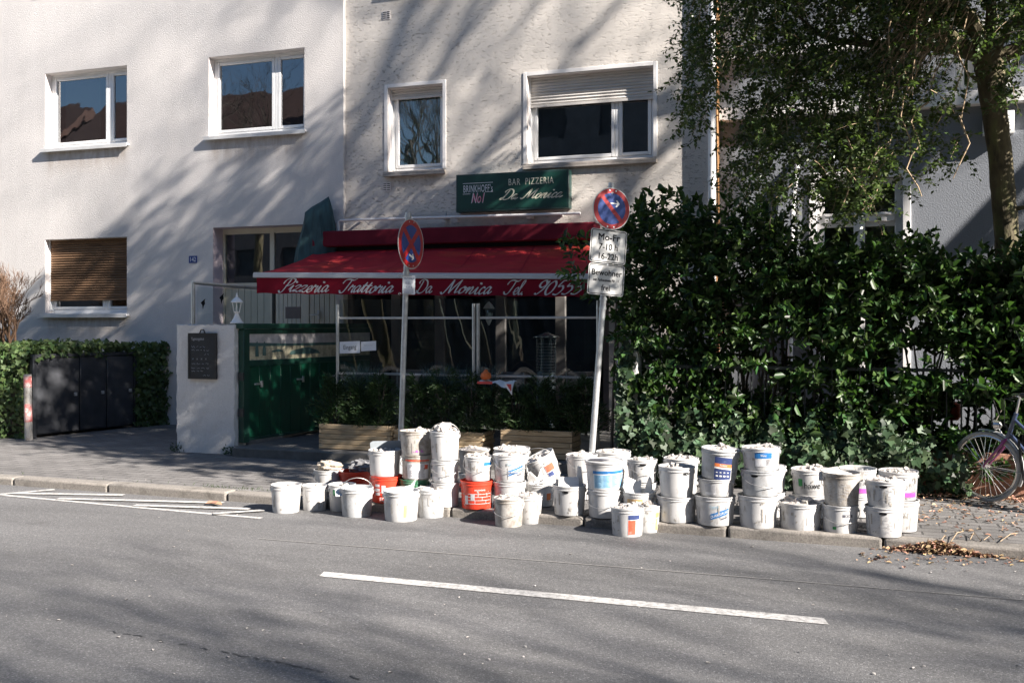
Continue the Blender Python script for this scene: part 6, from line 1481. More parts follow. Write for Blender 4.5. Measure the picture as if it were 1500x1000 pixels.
def heap(key, desc, n=26, size=.045, m='rubble', rise=.03, seed=0, name='plaster_rubble', cat='rubble'):
    """loose pieces lying in the mouth of a bucket"""
    bk = BK[key]; rg = random.Random(hash_(key) + seed); mb = MB(); r = bk['r'] * .86; h = bk['h']; f = bk['full']
    nr, ns = 6, 20; vs = [(0, 0, h * f + rise)]
    for i in range(1, nr + 1):
        for k in range(ns):
            q = i / nr; a = 2 * math.pi * k / ns; vs.append((r * 1.04 * q * math.cos(a), r * 1.04 * q * math.sin(a), h * f + rise * (1 - q * q) + rg.uniform(-.008, .008)))
    fs = [(0, 1 + k, 1 + (k + 1) % ns) for k in range(ns)]
    for i in range(nr - 1): fs += [(1 + i * ns + k, 1 + (i + 1) * ns + k, 1 + (i + 1) * ns + (k + 1) % ns, 1 + i * ns + (k + 1) % ns) for k in range(ns)]
    mb.add(vs, fs)
    for i in range(n):
        a = rg.random() * 6.283; q = math.sqrt(rg.random()) * .84; s = size * rg.uniform(.35, 1.25)
        c = Vector((r * q * math.cos(a), r * q * math.sin(a), h * f + rise * (1 - q * q) + s * .12)); e = Euler((rg.uniform(-.6, .6), rg.uniform(-.6, .6), rg.random() * 6)).to_matrix()
        th = rg.uniform(.18, .7); pol = [(math.cos(k * 2 * math.pi / 6) * rg.uniform(.6, 1.1), math.sin(k * 2 * math.pi / 6) * rg.uniform(.5, 1)) for k in range(6)]
        lim = bk['r'] * .90
        def clampv(v):
            d = math.hypot(v.x, v.y)
            if d > lim and v.z < h * 1.02: v.x *= lim / d; v.y *= lim / d
            return v
        bot = [clampv(c + e @ Vector((x * s * .5, y * s * .5, -th * s * .4))) for x, y in pol]; topv = [clampv(c + e @ Vector((x * s * .42, y * s * .42, th * s * .4 + rg.uniform(-.1, .1) * s))) for x, y in pol]
        mb.add(bot + topv, [tuple(range(6))[::-1], tuple(range(6, 12))] + [(k, (k + 1) % 6, 6 + (k + 1) % 6, 6 + k) for k in range(6)])
    o = mb.build(name, M[m], None, smooth=False); o.matrix_world = bk['t'].matrix_basis.copy()
    return tag(o, desc, cat)
def shards(key, desc, polys, m='foam', name='foam_piece', cat='packing foam'):
    """flat broken boards standing in a bucket: (x, y, yaw, lean, [2D outline])"""
    bk = BK[key]; mb = MB(); z0 = bk['h'] * .72
    for x, y, yaw, lean, pol, th in polys:
        e = Matrix.Rotation(yaw, 3, 'Z') @ Matrix.Rotation(lean, 3, 'X'); mb.prism(pol, Vector((x, y, z0)), e @ Vector((1, 0, 0)), e @ Vector((0, 0, 1)), e @ Vector((0, -1, 0)), th)
    o = mb.build(name, M[m], None, smooth=False, bevel=.002); o.matrix_world = bk['t'].matrix_basis.copy(); return tag(o, desc, cat)
def lump(loc, size, m, desc, name, cat, seed=0, crease=3.0, base=None):
    rg = random.Random(seed); mb = MB(); nu, nv = 28, 16; vs = []; ph = [rg.random() * 6 for _ in range(6)]
    for j in range(nv + 1):
        th = math.pi * j / nv
        for i in range(nu):
            a = 2 * math.pi * i / nu; d = Vector((math.sin(th) * math.cos(a), math.sin(th) * math.sin(a), math.cos(th)))
            f = 1 + .16 * math.sin(crease * d.x * 2 + ph[0]) * math.sin(crease * d.y * 2 + ph[1]) + .10 * math.sin(crease * 3 * d.z + ph[2] + d.x * 4) + .07 * math.sin(9 * d.x + ph[3]) * math.cos(8 * d.y + ph[4])
            vs.append((loc[0] + d.x * size[0] * f, loc[1] + d.y * size[1] * f, max(loc[2] + d.z * size[2] * f, loc[2] - size[2] * .55)))
    mb.add(vs, [(j * nu + i, (j + 1) * nu + i, (j + 1) * nu + (i + 1) % nu, j * nu + (i + 1) % nu) for j in range(nv) for i in range(nu)])
    return tag(mb.build(name, M[m], None), desc, cat)

B = bucket
B('a1', 419, 752, 711.5, 44, 'road', 'plain white bucket standing alone on the road, leftmost of all', handle='lean')
B('a2', 461, 748.5, 712.5, 38, 'road', 'small plain white bucket on the road, second from the left', handle='back')
B('a3', 501, 749, 711, 40, 'road', 'white bucket with greenish label half hidden behind a grey white one', lab='greenpatch', labs=-.06, handle='back')
B('a4', 522.5, 758, 716.5, 48, 'road', 'white bucket covered by crumpled paper, in front of the red ECK bucket', m='bucket_grey', handle='up', full=.97)
B('a5', 587.5, 764.5, 721, 54, 'road', 'white bucket with torn white sheet and small orange picture, in front of the green one', lab='orange_sq', labs=.05, handle='lean', full=.95)
B('a6', 631.5, 759, 717.5, 44, 'road', 'greyish plain bucket on the road right of the torn sheet', m='bucket_grey', handle='back', full=.96)
B('p1', 482, 722, 689.5, 45, 'pave', 'white bucket carrying a beige plaster lump, behind the leftmost road buckets', handle='front', full=.97)
B('r1', 520, 724, 691.5, 46, 'pave', 'red bucket with dark grey rags on top, left of the red ECK bucket', m='bucket_red', handle='back', full=.95)
B('r2', 566.5, 739, 698.5, 48, 'pave', 'red bucket with white print ECK below a plain white bucket', m='bucket_red', lab='eck', labs=-.02, handle='front', full=.9)
B('w2', 563.5, 0, 660.5, 48, 'r2', 'plain white bucket stacked on the red ECK bucket', handle='back', full=.9)
B('g1', 607, 738, 703, 44, 'pave', 'green bucket at the bottom of a stack with a red striped bucket', m='bucket_green', handle='front', full=.9)
B('g2', 610.5, 0, 667, 46, 'g1', 'bucket with red rim stripe and worn print, between green and dirty white ones', m='bucket_dirty', lab='redprint', labs=0, handle='back', full=.9)
B('g3', 610, 0, 632, 49, 'g2', 'dirty white bucket on top of the red striped bucket', m='bucket_dirty', handle='back', full=.95, lab='redscrawl', labs=.02)
B('t1', 652.5, 743.5, 708, 43, 'pave', 'white bucket at the foot of the tallest stack', handle='back', full=.9)
B('t2', 652, 0, 675, 42, 't1', 'white bucket with hanging wire handle in the middle of the tallest stack', handle='front', full=.9, lab='greyblue', labs=-.09)
B('t3', 652, 0, 633, 44, 't2', 'tall white bucket heaped with rubble on top of the tallest stack', handle='up', full=.96)
B('r3', 698.5, 747, 705.5, 50, 'pave', 'bright red mortar bucket with white brick pattern', m='bucket_red', lab='bricks', labs=0, handle='back', full=.9)
B('w3', 700.5, 0, 669.5, 42, 'r3', 'narrow white bucket with blue label standing on the bright red mortar bucket', lab='blueblock', labs=.10, handle='front', full=.95)
B('b1', 695, 728, 695, 46, 'pave', 'white bucket at the back below a wide rimmed one, behind the blue labelled bucket', Y=9.05, handle='back', full=.9)
B('b2', 695.5, 0, 659.5, 47, 'b1', 'wide rimmed dusty bucket on a back stack behind the blue labelled bucket', m='bucket_dirty', handle='back', full=.97)
B('q1', 746.5, 746, 707, 48, 'pave', 'white bucket below a QUARZGRUND bucket and behind the brown stained bucket', handle='back', full=.9)
B('q2', 746.5, 0, 667.5, 49, 'q1', 'white bucket with blue QUARZGRUND band on top of a two bucket stack', lab='quarz', labs=.0, handle='front', full=.97)
B('b3', 750, 724, 694, 50, 'pave', 'white bucket hidden at the foot of the stack behind the upper QUARZGRUND bucket', Y=9.1, handle='back', full=.9)
B('b4', 750, 0, 658.5, 54, 'b3', 'wide white bucket whose rim shows behind the upper QUARZGRUND bucket', handle='back', full=.97)
B('d1', 745, 772.5, 731.5, 45, 'road', 'brown stained bucket on the road in front of the stacks', m='bucket_dirty', handle='front', full=.97)
B('d2', 776, 767.5, 727, 40, 'road', 'slim white bucket filled with rubble right behind the brown stained bucket', handle='back', taper=.78, full=.98, ears=False)
B('m0', 800, 726, 697, 44, 'pave', 'white bucket hidden under the tilted bucket', Y=8.95, handle='back', full=.9)
B('m1', 791.5, 752.5, 709.5, 44, 'pave', 'white bucket with orange label holding foam pieces, below the tilted bucket', lab='tanblock', labs=.10, handle='back', full=.9, Y=8.52)
B('m2', 834, 757.5, 712.5, 50, 'pave', 'white bucket with black grip slot and white carton inside', handle='lean', hole=-.25, full=.9, lab='greenpatch' if False else None)
B('n1', 852, 722, 701, 44, 'pave', 'white bucket hidden at the foot of a back stack left of the lidded bucket', Y=9.0, handle='back', full=.9)
B('n2', 852.5, 0, 667.5, 47, 'n1', 'white bucket on a back stack left of the lidded bucket', handle='front', full=.96)
B('l1', 886, 762, 719, 53, 'pave', 'plain white bucket below the lidded bucket with big pale blue label', handle='front', full=.9)
B('l2', 886, 0, 677, 56, 'l1', 'lidded bucket with big pale blue label and grey patch on its lid', lab='bigblue', labs=.03, handle='back', lid='bucket_white', taper=.88)
B('k1', 899, 722, 699, 47, 'pave', 'white bucket hidden at the back behind the lidded bucket', Y=9.2, handle='back', full=.9)
B('k2', 899, 0, 663, 51, 'k1', 'wide white bucket on a back stack, its rim above the lidded bucket', handle='back', full=.97)
B('f1', 936, 761, 722, 50, 'pave', 'white bucket with orange lettering holding broken foam boards', lab='tanwide', labs=-.04, handle='back', full=.9)
B('f0', 941, 738, 708, 44, 'pave', 'white bucket at the back below a handled one, behind the foam boards', Y=8.9, handle='back', full=.9)
B('f2', 941, 0, 674.5, 44, 'f0', 'white bucket with dark handle grip on a back stack behind the foam boards', handle='front', hole=.05, full=.97)
B('e2', 947, 780.5, 742, 41, 'road', 'white bucket with yellow strip half hidden behind the red label bucket', lab='tanstrip', labs=.11, handle='back', full=.96)
B('e1', 919, 786.5, 745.5, 50, 'road', 'white bucket with red and navy label, frontmost on the road', lab='redblock', labs=.06, handle='lean', full=.97)
B('h1', 991, 766, 729, 58, 'pave', 'wide plain white tub on the kerb below a ribbed bucket with dark grip slot', handle='back', taper=.92, full=.9)
B('h2', 991, 0, 685, 53, 'h1', 'ribbed white bucket with dark grip slot at its right, on a wide tub', handle='back', hole=.55, full=.96)
B('h3', 998, 728, 702, 48, 'pave', 'white bucket at the back behind the ribbed bucket', Y=8.95, handle='back', full=.9)
B('h4', 998, 0, 673, 52, 'h3', 'wide white bucket on a back stack behind the ribbed bucket', handle='back', full=.97)
B('c1', 1047.5, 771, 728.5, 59, 'pave', 'white QUARZGRUND bucket at the foot of a three bucket stack on the kerb', lab='quarz', labs=-.02, handle='back', full=.9)
B('c2', 1050, 0, 702, 54, 'c1', 'white bucket with dark picture label squeezed in the middle of a three bucket stack', lab='greyblue', labs=-.06, handle='back', full=.9)
B('c3', 1053, 0, 659, 57, 'c2', 'tilted grey white bucket with navy and orange label on top of three', m='bucket_grey', lab='navy', labs=.02, handle='back', full=.97, tilt=(.07, .03))
B('j1', 1110.5, 774.5, 728, 58, 'pave', 'scuffed plain white bucket at the foot of a three bucket stack, right of the seam', handle='back', m='bucket_white', full=.9)
B('j2', 1113.5, 0, 690, 57, 'j1', 'pale grey bucket with hanging handle and dark grip in the middle of a stack', m='bucket_grey', handle='front', full=.9, hole=-.3)
B('j3', 1115, 0, 657, 56, 'j2', 'bucket with blue and black label on top of the stack right of the orange one', lab='blackblue', labs=.02, handle='back', full=.97)
B('i1', 1128, 762, 722, 46, 'pave', 'white bucket just behind the three bucket stack with the blue and black label', Y=8.7, handle='back', full=.9)
B('i2', 1128, 0, 684, 46, 'i1', 'upper white bucket peeping out behind the stack with the blue and black label', handle='back', full=.95)
B('o0', 1186, 760, 726, 50, 'pave', 'white bucket hidden behind the low rubble tub', Y=8.75, handle='back', full=.9)
B('o1', 1187, 0, 689, 54, 'o0', 'white bucket with green square and black word hawe', lab='hawe', labs=-.08, handle='back', full=.97)
B('s1', 1172, 777.5, 739, 62, 'pave', 'low wide white tub heaped with broken stones on the kerb', taper=.93, handle='back', full=.92)
B('u1', 1230.5, 781.5, 741.5, 52, 'pave', 'white bucket with small black label below a smeared bucket', lab='tub', labs=.03, handle='front', taper=.91, full=.9)
B('u2', 1232.5, 0, 694, 54, 'u1', 'smeared bucket with illegible print and paper sacks bulging out', m='bucket_dirty', lab='smear', labs=-.03, handle='back', full=.97)
B('v0', 1256, 758, 727, 50, 'pave', 'bucket at the back with a red strip behind the smeared bucket', Y=8.95, lab='redplain' if False else None, handle='back', full=.9)
B('v1', 1256, 0, 688, 53, 'v0', 'white bucket with purple band and dark scraps, behind the smeared bucket', lab='purple', labs=.05, handle='back', full=.80)
B('x1', 1295, 787.5, 744, 55, 'pave', 'white bucket with faded print and black slot at the right end of the kerb', lab='smear', labs=-.02, hole=-.05, handle='back', full=.9)
B('x2', 1297.5, 0, 705.5, 57, 'x1', 'upper bucket with black slot and drip stains at the right end', m='bucket_white', hole=-.1, lab='smear', labs=-.02, handle='back', full=.96)
B('y1', 1317.5, 779.5, 734, 55, 'pave', 'bucket with pink print, bottom of the rightmost stack', lab='pink', labs=-.06, m='bucket_white', handle='back', full=.9)
B('y2', 1316, 0, 692, 56, 'y1', 'bucket with purple band, top of the rightmost stack', lab='purple', labs=.04, handle='back', full=.95)
# the tilted one
bk0 = BK['m0']; t = B('tl', 797, 0, 660, 46, 'm0', 'white bucket tilted to the left with navy red picture, leaning among rubble', lab='colorpic', labs=.06, handle='up', full=.9)
t['t'].rotation_euler = Euler((.12, R(-27), t['face']), 'XYZ'); q = PX(806, 690, depth(t['p']) * 0 + t['p'].y); t['t'].location = (q.x, t['p'].y - .02, q.z - .055)

bpy.context.view_layer.update()
for key, desc in (('g3', 'plaster rubble in the dirty bucket above the red striped one'), ('b2', 'dusty rubble in the wide rimmed back bucket'), ('b4', 'rubble showing in the wide bucket behind QUARZGRUND'), ('d1', 'white rubble in the brown stained bucket'), ('d2', 'white rubble heaped in the slim bucket on the road'),
                  ('n2', 'rubble in the back bucket left of the lidded one'), ('k2', 'sandy rubble in the wide back bucket behind the lidded one'), ('f2', 'rubble in the back bucket behind the foam boards'), ('h4', 'rubble in the wide back bucket behind the ribbed one'), ('h2', 'flat debris in the ribbed white bucket'),
                  ('c3', 'dusty rubble in the tilted bucket with orange label'), ('j3', 'rubble in the bucket with blue and black label'), ('o1', 'rubble in the bucket marked hawe'), ('x2', 'dark and pale rubble in the upper bucket at the right end'), ('e1', 'pale debris in the frontmost bucket with red label'), ('a1', 'white scraps in the leftmost road bucket'), ('a2', 'white scraps in the second road bucket from the left'),
                  ('a6', 'white scraps in the greyish road bucket'), ('w3', 'rubble in the narrow bucket with blue label'), ('q2', 'rubble and board in the upper QUARZGRUND bucket'), ('tl', 'dark debris inside the tilted bucket'), ('i2', 'rubble in the bucket peeping out behind the stack'), ('e2', 'pale debris in the bucket with yellow strip'), ('w2', 'pale debris in the plain bucket on red'), ('a3', 'white scraps in the bucket with greenish label'), ('y2', 'pale scraps in the purple banded top bucket')):
    heap(key, desc, 9, .055, 'rubble', .012)
heap('t3', 'broken plaster chunks piled high on the tallest stack', 26, .085, 'rubble', .045)
heap('s1', 'broken stones heaped in the low wide tub', 16, .07, 'rubble', .03)
heap('v1', 'dark scraps in the purple banded bucket behind the smeared one', 18, .06, 'rag', .01, name='scraps', cat='scraps')
heap('m1', 'foam and plaster pieces in the bucket below the tilted one', 22, .08, 'foam', .04)
tri = [(-.05, 0), (.05, 0), (.055, .10), (-.01, .16)]; tri2 = [(-.04, 0), (.06, 0), (.03, .19)]; qd = [(-.075, 0), (.06, .0), (.075, .12), (-.06, .15)]
shards('m1', 'pointed white foam piece standing in the bucket below the tilted one', [(-.02, -.03, .3, -.15, tri2, .02), (-.07, .02, -.4, .2, tri, .02), (.06, .0, .6, .1, [(-.05, 0), (.06, 0), (.05, .11), (-.05, .10)], .04)])
shards('f1', 'two broken white foam boards sticking out of a bucket', [(-.05, -.05, .25, -.25, [(-.045, 0), (.055, -.01), (.075, .15), (.06, .16), (.05, .14), (-.055, .19), (-.085, .10)], .025), (.075, -.01, -.2, .10, [(-.05, 0), (.045, 0), (.035, .17), (.015, .19)], .03)])
shards('m2', 'white carton and foam pieces standing in the bucket with black slot', [(-.02, -.05, .1, -.45, [(-.08, 0), (.10, 0), (.10, .13), (-.07, .13)], .05), (.09, .02, -.3, .1, [(-.03, 0), (.04, 0), (.02, .22), (-.01, .23)], .02), (-.10, .03, .2, .1, [(-.03, 0), (.03, 0), (.01, .17), (-.015, .16)], .02)])
shards('a5', 'torn white sheet standing up from a road bucket', [(-.01, -.04, -.15, -.2, [(-.12, .04), (.10, .03), (.135, .17), (.09, .12), (-.02, .085)], .006), (.03, .03, .3, .3, [(-.1, .04), (.09, .04), (.04, .09)], .006)])
shards('w2', 'translucent grey lid leaning behind the bucket on red', [(.02, .11, 0, .05, [(-.15, .0), (.15, .0), (.155, .11), (.13, .13), (-.13, .13), (-.155, .115)], .006)], 'lid_clear', 'loose_lid', 'lid')
shards('u2', 'crumpled paper sacks bulging from the smeared bucket', [(-.04, -.04, .1, -1.15, [(-.13, 0), (.12, -.02), (.13, .10), (.02, .16), (-.12, .12)], .012), (.03, .02, -.2, -1.25, [(-.12, 0), (.13, 0), (.12, .15), (-.08, .13)], .012), (-.06, .05, .4, -1.0, [(-.08, .03), (.1, .03), (.08, .14), (-.07, .11)], .012)], 'rubble', 'paper_sack', 'paper sack')
shards('a4', 'crumpled paper lying over the bucket in front of red', [(-.06, -.03, .3, -1.3, [(-.13, 0), (.12, 0), (.13, .12), (-.10, .15)], .008), (.04, .02, -.2, -1.2, [(-.10, .02), (.10, .02), (.08, .13), (-.09, .10)], .008)], 'foam', 'crumpled_paper', 'paper')
q = BK['l2']; mb = MB(); mb.prism([(-.09, -.04), (.03, -.05), (.07, .02), (-.02, .06), (-.10, .03)], q['p'] + Vector((-.03, -.03, q['h'] * 1.0 + .004)), (1, 0, 0), (0, 1, 0), (0, 0, 1), .004); tag(mb.build('slate_piece', M['lab_dark'], None), 'flat dark grey piece lying on the lidded bucket', 'slate piece')
q = BK['p1']; lump((q['p'].x, q['p'].y, q['zt'] + .028), (.125, .085, .055), 'plaster', 'beige lump of hardened plaster lying on a white bucket', 'plaster_lump', 'plaster lump', 4)
q = BK['r1']; lump((q['p'].x + .05, q['p'].y + .05, q['zt'] + .02), (.13, .10, .075), 'rag', 'dark grey rags heaped on the left red bucket', 'rag_heap', 'rags', 6, 4.5)

# ------------------------------------------------------------------ bicycle
wc = PX(1444, 680, 10.02); hub = Vector((wc.x, 10.02, PZ + .322)); RW = .322
hub.z = PZ + RW
yawb = R(-33); fw = Vector((-math.cos(yawb), -math.sin(yawb), 0)); sd = Vector((-fw.y, fw.x, 0)); UP = Vector((0, 0, 1))
t = thing('bicycle', (hub.x, hub.y, PZ), 'navy and purple ladies bicycle parked facing left by the ivy wall', 'bicycle')
def bp(x, z, s=0.): return hub - fw * x + UP * (z - RW) + sd * s       # x back from the front hub, z above the ground, s sideways
def wheel(x):
    c = bp(x, RW); ring = lambda r, n=44: [c + fw * r * math.cos(2 * math.pi * k / n) + UP * r * math.sin(2 * math.pi * k / n) for k in range(n)]
    mb = MB(); mb.tube(ring(RW - .018), .018, 8, closed=True); w_ = mb.build('wheel', M['tyre'], t)
    mb = MB(); mb.tube(ring(RW - .042), .011, 6, closed=True); mb.build('rim', M['chrome'], w_)
    mb = MB()
    for k in range(32):
        a = 2 * math.pi * k / 32; b2 = a + (.5 if k % 2 else -.5); s = .028 if k % 4 < 2 else -.028
        mb.tube([c + fw * .02 * math.cos(b2) + UP * .02 * math.sin(b2) + sd * s, c + fw * (RW - .045) * math.cos(a) + UP * (RW - .045) * math.sin(a)], .0016, 4, cap=False)
    o = mb.build('spokes', M['chrome'], w_)
    mb = MB(); mb.tube([c - sd * .045, c + sd * .045], .018, 10); mb.tube([c - sd * .06, c + sd * .06], .008, 8); mb.build('hub', M['chrome'], w_)
wheel(0); wheel(1.06)
hb, ht = bp(.20, .60), bp(.275, .83)
mb = MB()
for s in (-1, 1): mb.tube([bp(0, RW, .05 * s), bp(.03, RW + .05, .05 * s), bp(.12, .48, .05 * s), bp(.185, .575, .03 * s), hb], [.008, .010, .013, .014, .014], 8)
mb.tube([bp(.17, .565, -.04), bp(.17, .565, .04)], .016, 8); mb.build('fork', M['bike_purple'], t)
bb_ = bp(.66, .30); st = bp(.85, .82); mb = MB()
mb.tube([hb, ht], .020, 12); mb.tube([hb.lerp(ht, .2), bp(.42, .42), bb_], .017, 10); mb.tube([hb.lerp(ht, .75), bp(.50, .56), bp(.72, .44)], .015, 10); mb.tube([bb_, st], .016, 10)
for s in (-1, 1): mb.tube([bb_ + sd * .03 * s, bp(1.06, RW, .05 * s)], .010, 8); mb.tube([st.lerp(bb_, .15), bp(1.06, RW, .05 * s)], .008, 8)
mb.build('frame', M['bike_navy'], t)
mb = MB(); stem = bp(.305, .97); mb.tube([ht, stem, stem + fw * .03 + UP * .015], .012, 8)
hp = [stem + fw * .04 + sd * s * .0 + UP * .015 if s == 0 else bp(.27 + .18 * abs(s) ** 2, .985 + .03 * abs(s), .28 * s) for s in (-1, -.7, -.4, 0, .4, .7, 1)]
mb.tube(hp, .011, 8); mb.build('handlebar', M['chrome'], t)
for s in (-1, 1): mb = MB(); e = bp(.27 + .18, 1.015, .28 * s); mb.tube([e, e - fw * .11 + UP * .005 + sd * s * .02], .017, 8); mb.build('grip', M['black_plastic'], t)
mb = MB()
for s in (-1, 1): e = bp(.34, .985, .2 * s); mb.tube([e, e + fw * .05 - UP * .02, e + fw * .04 - UP * .03 - fw * .08 + sd * s * .06], .005, 5)
for s in (-1, 1): mb.tube([bp(.33, .98, .18 * s), bp(.12, .94, .10 * s), bp(.16, .72, .02 * s), bp(.30, .60, .02)], .003, 4)
mb.build('brake_cable', M['black_plastic'], t)
for x in (0, 1.06):
    mb = MB(); a0, a1 = ((-.15, 1.95) if x == 0 else (.3, 2.7))
    for k in range(20):
        pass
    vs = []
    for k in range(21):
        a = math.pi - (a0 + .9 + (a1 - a0) * k / 20) if x == 0 else (a0 + (a1 - a0) * k / 20)
        a = R(125) - R(150) * k / 20 if x == 0 else R(20) + R(180) * k / 20
        for s, dr in ((-.026, .010), (-.014, .022), (.014, .022), (.026, .010)): vs.append(bp(x, RW) + fw * (RW + dr) * math.cos(a) * 1 + UP * (RW + dr) * math.sin(a) + sd * s) if x else vs.append(bp(x, RW) - fw * (RW + dr) * math.cos(R(-25) + R(125) * k / 20) + UP * (RW + dr) * math.sin(R(-25) + R(125) * k / 20) + sd * s)
    mb.add(vs, [(k * 4 + j, k * 4 + j + 1, k * 4 + j + 5, k * 4 + j + 4) for k in range(20) for j in range(3)])
    if x == 0:
        for s in (-1, 1): mb.tube([bp(0, RW, .05 * s), bp(.34, .30, .03 * s)], .003, 4)
    mb.build('mudguard', M['galv'], t)
mb = MB(); lp = bp(.10, .71); mb.lathe([(.006, -.05), (.03, -.035), (.042, .0), (.044, .012), (.030, .018)], 14); rot = fw.to_track_quat('Z', 'Y').to_matrix(); mb.v = [tuple(rot @ Vector(q) + lp) for q in mb.v]; mb.tube([lp, bp(.17, .60)], .006, 5); mb.build('headlight', M['chrome'], t)
mb = MB(); sp = st + UP * .14; mb.tube([st, sp], .013, 8); mb.build('seat_post', M['chrome'], t)
mb = MB(); 
for k in range(1): mb.lathe([(.02, -.02), (.10, -.01), (.11, .01), (.09, .035), (.02, .045)], 18, (0, 0, 0)); mb.v = [tuple(sp - fw * (q[0] * 1.25) + sd * q[1] * (.85 if q[0] > 0 else .45) + UP * (q[2] + .03)) for q in mb.v]
mb.build('saddle', M['black_plastic'], t)
mb = MB(); mb.tube([bb_ - sd * .06, bb_ + sd * .06], .02, 10)
for s in (-1, 1): mb.tube([bb_ + sd * .07 * s, bb_ + sd * .075 * s + (fw * .1 - UP * .13) * s], .008, 6); mb.cbox((0, 0, 0), (.09, .05, .02), Matrix.Translation(bb_ + sd * .11 * s + (fw * .1 - UP * .13) * s))
mb.tube([bb_ + sd * .045 + Vector((.08 * math.cos(a * .4), 0, .08 * math.sin(a * .4))) for a in range(16)], .006, 4, closed=True); mb.build('crank', M['galv'], t)
mb = MB(); mb.tube([bp(.95, .30, -.06), bp(1.0, .02, -.20)], .008, 6); mb.build('kickstand', M['galv'], t)
mb = MB(); mb.tube([bp(.31, .60, .03), bp(.33, .42, .03), bp(.345, .30, .02), bp(.355, .18, .0)], .011, 6); mb.build('reflector_flap', M['black_plastic'], t)

# ------------------------------------------------------------------ litter
rng = random.Random(88); P, D, Nn, L, W = [], [], [], [], []
def dry(p, rise=.5):
    P.append(p); D.append((rng.gauss(0, 1), rng.gauss(0, 1), rng.gauss(0, rise * .5))); Nn.append((rng.gauss(0, rise), rng.gauss(0, rise), 1)); l = rng.uniform(.016, .05); L.append(l); W.append(l * rng.uniform(.35, .7))
for k in range(900):
    px, py = rng.gauss(1378, 34), rng.gauss(804, 4.5); p = PG(px, py, 0); f = math.exp(-((px - 1370) / 40) ** 2)
    if p.y > yk(p.x) - .005: p.y = yk(p.x) - rng.uniform(.0, .05)
    p.z = rng.random() ** 1.5 * .085 * f + .01; dry(p, .7)
for k in range(130): p = PG(rng.uniform(1250, 1500), rng.gauss(818, 6), 0); p.z = .008; dry(p, .2)
o = leaves('leaf_litter', *[np.array(q) for q in (P, D, Nn, L, W)], M['dryleaf'], None, LAUREL); tag(o, 'heap of dry brown leaves in the gutter right of the buckets', 'leaf litter', kind='stuff')
P, D, Nn, L, W = [], [], [], [], []
for k in range(420):
    px, py = rng.uniform(1335, 1560), 727 + abs(rng.gauss(0, 26)); p = PG(px, py, PZ)
    if p.y > 10.2 or p.y < yk(p.x) + .2: continue
    p.z = PZ + .008; dry(p, .25)
for k in range(240): px = rng.uniform(1340, 1500); p = PG(px, 729, PZ); p.y = 10.2 - abs(rng.gauss(0, .10)); p.z = PZ + .012 + rng.random() * .03; dry(p, .5)
o = leaves('leaf_litter', *[np.array(q) for q in (P, D, Nn, L, W)], M['dryleaf'], None, LAUREL); tag(o, 'scattered dry leaves on the pavement below the bicycle', 'leaf litter', kind='stuff')
mb = MB()
for a, b, c in (((1393, 795), (1402, 786), (1411, 780)), ((1421, 792), (1427, 785), (1436, 793)), ((1378, 794), (1384, 790), (1386, 788)), ((1441, 793), (1450, 790), (1456, 793)), ((1465, 795), (1480, 788), (1490, 783))): mb.tube([PG(*q, PZ) + Vector((0, 0, .012 + .02 * (i == 1))) for i, q in enumerate((a, b, c))], .004, 4)
tag(mb.build('dry_twigs', M['twig_pale']), 'thin pale dry twigs lying on the kerb by the leaf heap', 'twigs', kind='stuff')
P, D, Nn, L, W = [], [], [], [], []
for k in range(140):
    px, py = rng.uniform(0, 1500), rng.uniform(700, 990); p = PG(px, py, 0)
    if p.y > yk(p.x) - .1: continue
    p.z = .006; P.append(p); D.append((rng.gauss(0, 1), rng.gauss(0, 1), 0)); Nn.append((0, 0, 1)); l = rng.uniform(.008, .030); L.append(l); W.append(l * .5)
for k in range(60):
    px, py = rng.uniform(0, 1300), rng.uniform(640, 735); p = PG(px, py, PZ)
    if p.y < yk(p.x) + .22 or p.y > 10.1: continue
    p.z = PZ + .006; P.append(p); D.append((rng.gauss(0, 1), rng.gauss(0, 1), 0)); Nn.append((0, 0, 1)); l = rng.uniform(.006, .02); L.append(l); W.append(l * .6)
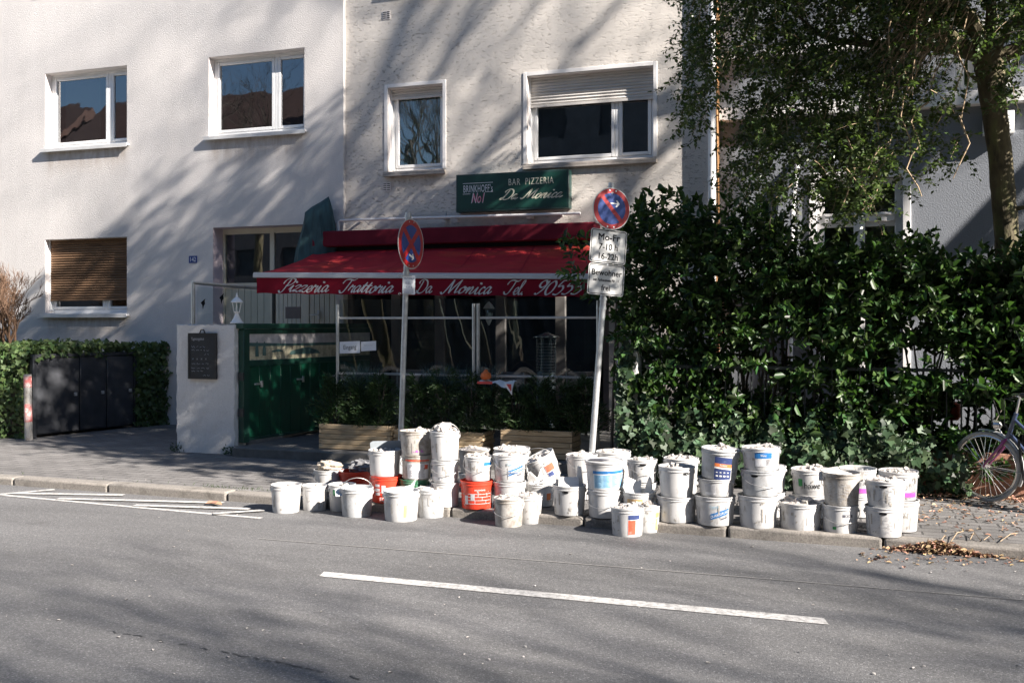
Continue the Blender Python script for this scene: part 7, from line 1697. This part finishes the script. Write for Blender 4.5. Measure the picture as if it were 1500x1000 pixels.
o = leaves('litter_specks', *[np.array(q) for q in (P, D, Nn, L, W)], M['rubble'], None, LAUREL); tag(o, 'small pale flecks scattered on road and pavement', 'litter', kind='stuff')
q = PG(307, 740, 0); P, D, Nn, L, W = [], [], [], [], []
for dx in (-.05, 0., .05): P.append((q.x + dx, q.y, .016)); D.append((1, rng.gauss(0, .5), .1)); Nn.append((0, -.3, 1)); L.append(.10); W.append(.06)
o = leaves('fallen_leaf', *[np.array(v) for v in (P, D, Nn, L, W)], M['dryleaf'], None, LAUREL); tag(o, 'single orange brown leaf lying on the zigzag marking', 'leaf')
P, D, Nn, L, W = [], [], [], [], []
for k in range(150):
    x = rng.uniform(-6.2, -5.0) if k % 3 else rng.uniform(-14, -3); P.append((x, yk(x) + .18 + rng.gauss(.01, .012), PZ)); D.append((rng.gauss(0, .5), rng.gauss(0, .5), 1)); Nn.append((0, -1, 0)); L.append(rng.uniform(.015, .06)); W.append(.005)
o = leaves('kerb_weeds', *[np.array(v) for v in (P, D, Nn, L, W)], M['ivy_light'], None, SMALL); tag(o, 'thin green weeds growing along the back of the kerb', 'weeds', kind='stuff')

# ------------------------------------------------------------------ street trees outside the frame that shade wall and road
def street_tree(x, y, h, seed, lab, kids=(3, 4), levels=5, base=.42, r=.25, lean=(0, 0), fy=1., spread=.62):
    rg = random.Random(seed); t = thing('street_tree', (x, y, .1), lab, 'tree'); mb = MB()
    top = Vector((x + lean[0], y + lean[1], h * base)); p = [Vector((x, y, .05)), Vector((x, y, .4)), Vector((x, y, .1)).lerp(top, .5), top]; mb.tube(p, [r * 1.35, r * 1.05, r * .9, r * .75], 14); mb.build('trunk', M['bark'], t)
    mb = MB()
    for k in range(5):
        a = k * 1.2566 + rg.random() * .8; grow(mb, top - Vector((0, 0, rg.uniform(0, h * .08))), Vector((math.cos(a) * .62, math.sin(a) * .62 * fy, 1 if k else 1.4)), h * .27, r * .48, 1, levels, rg, kids, spread, .07, None, .13, .68)
    mb.build('crown', M['bark_dark'], t)
for q_ in TREES: street_tree(*q_)
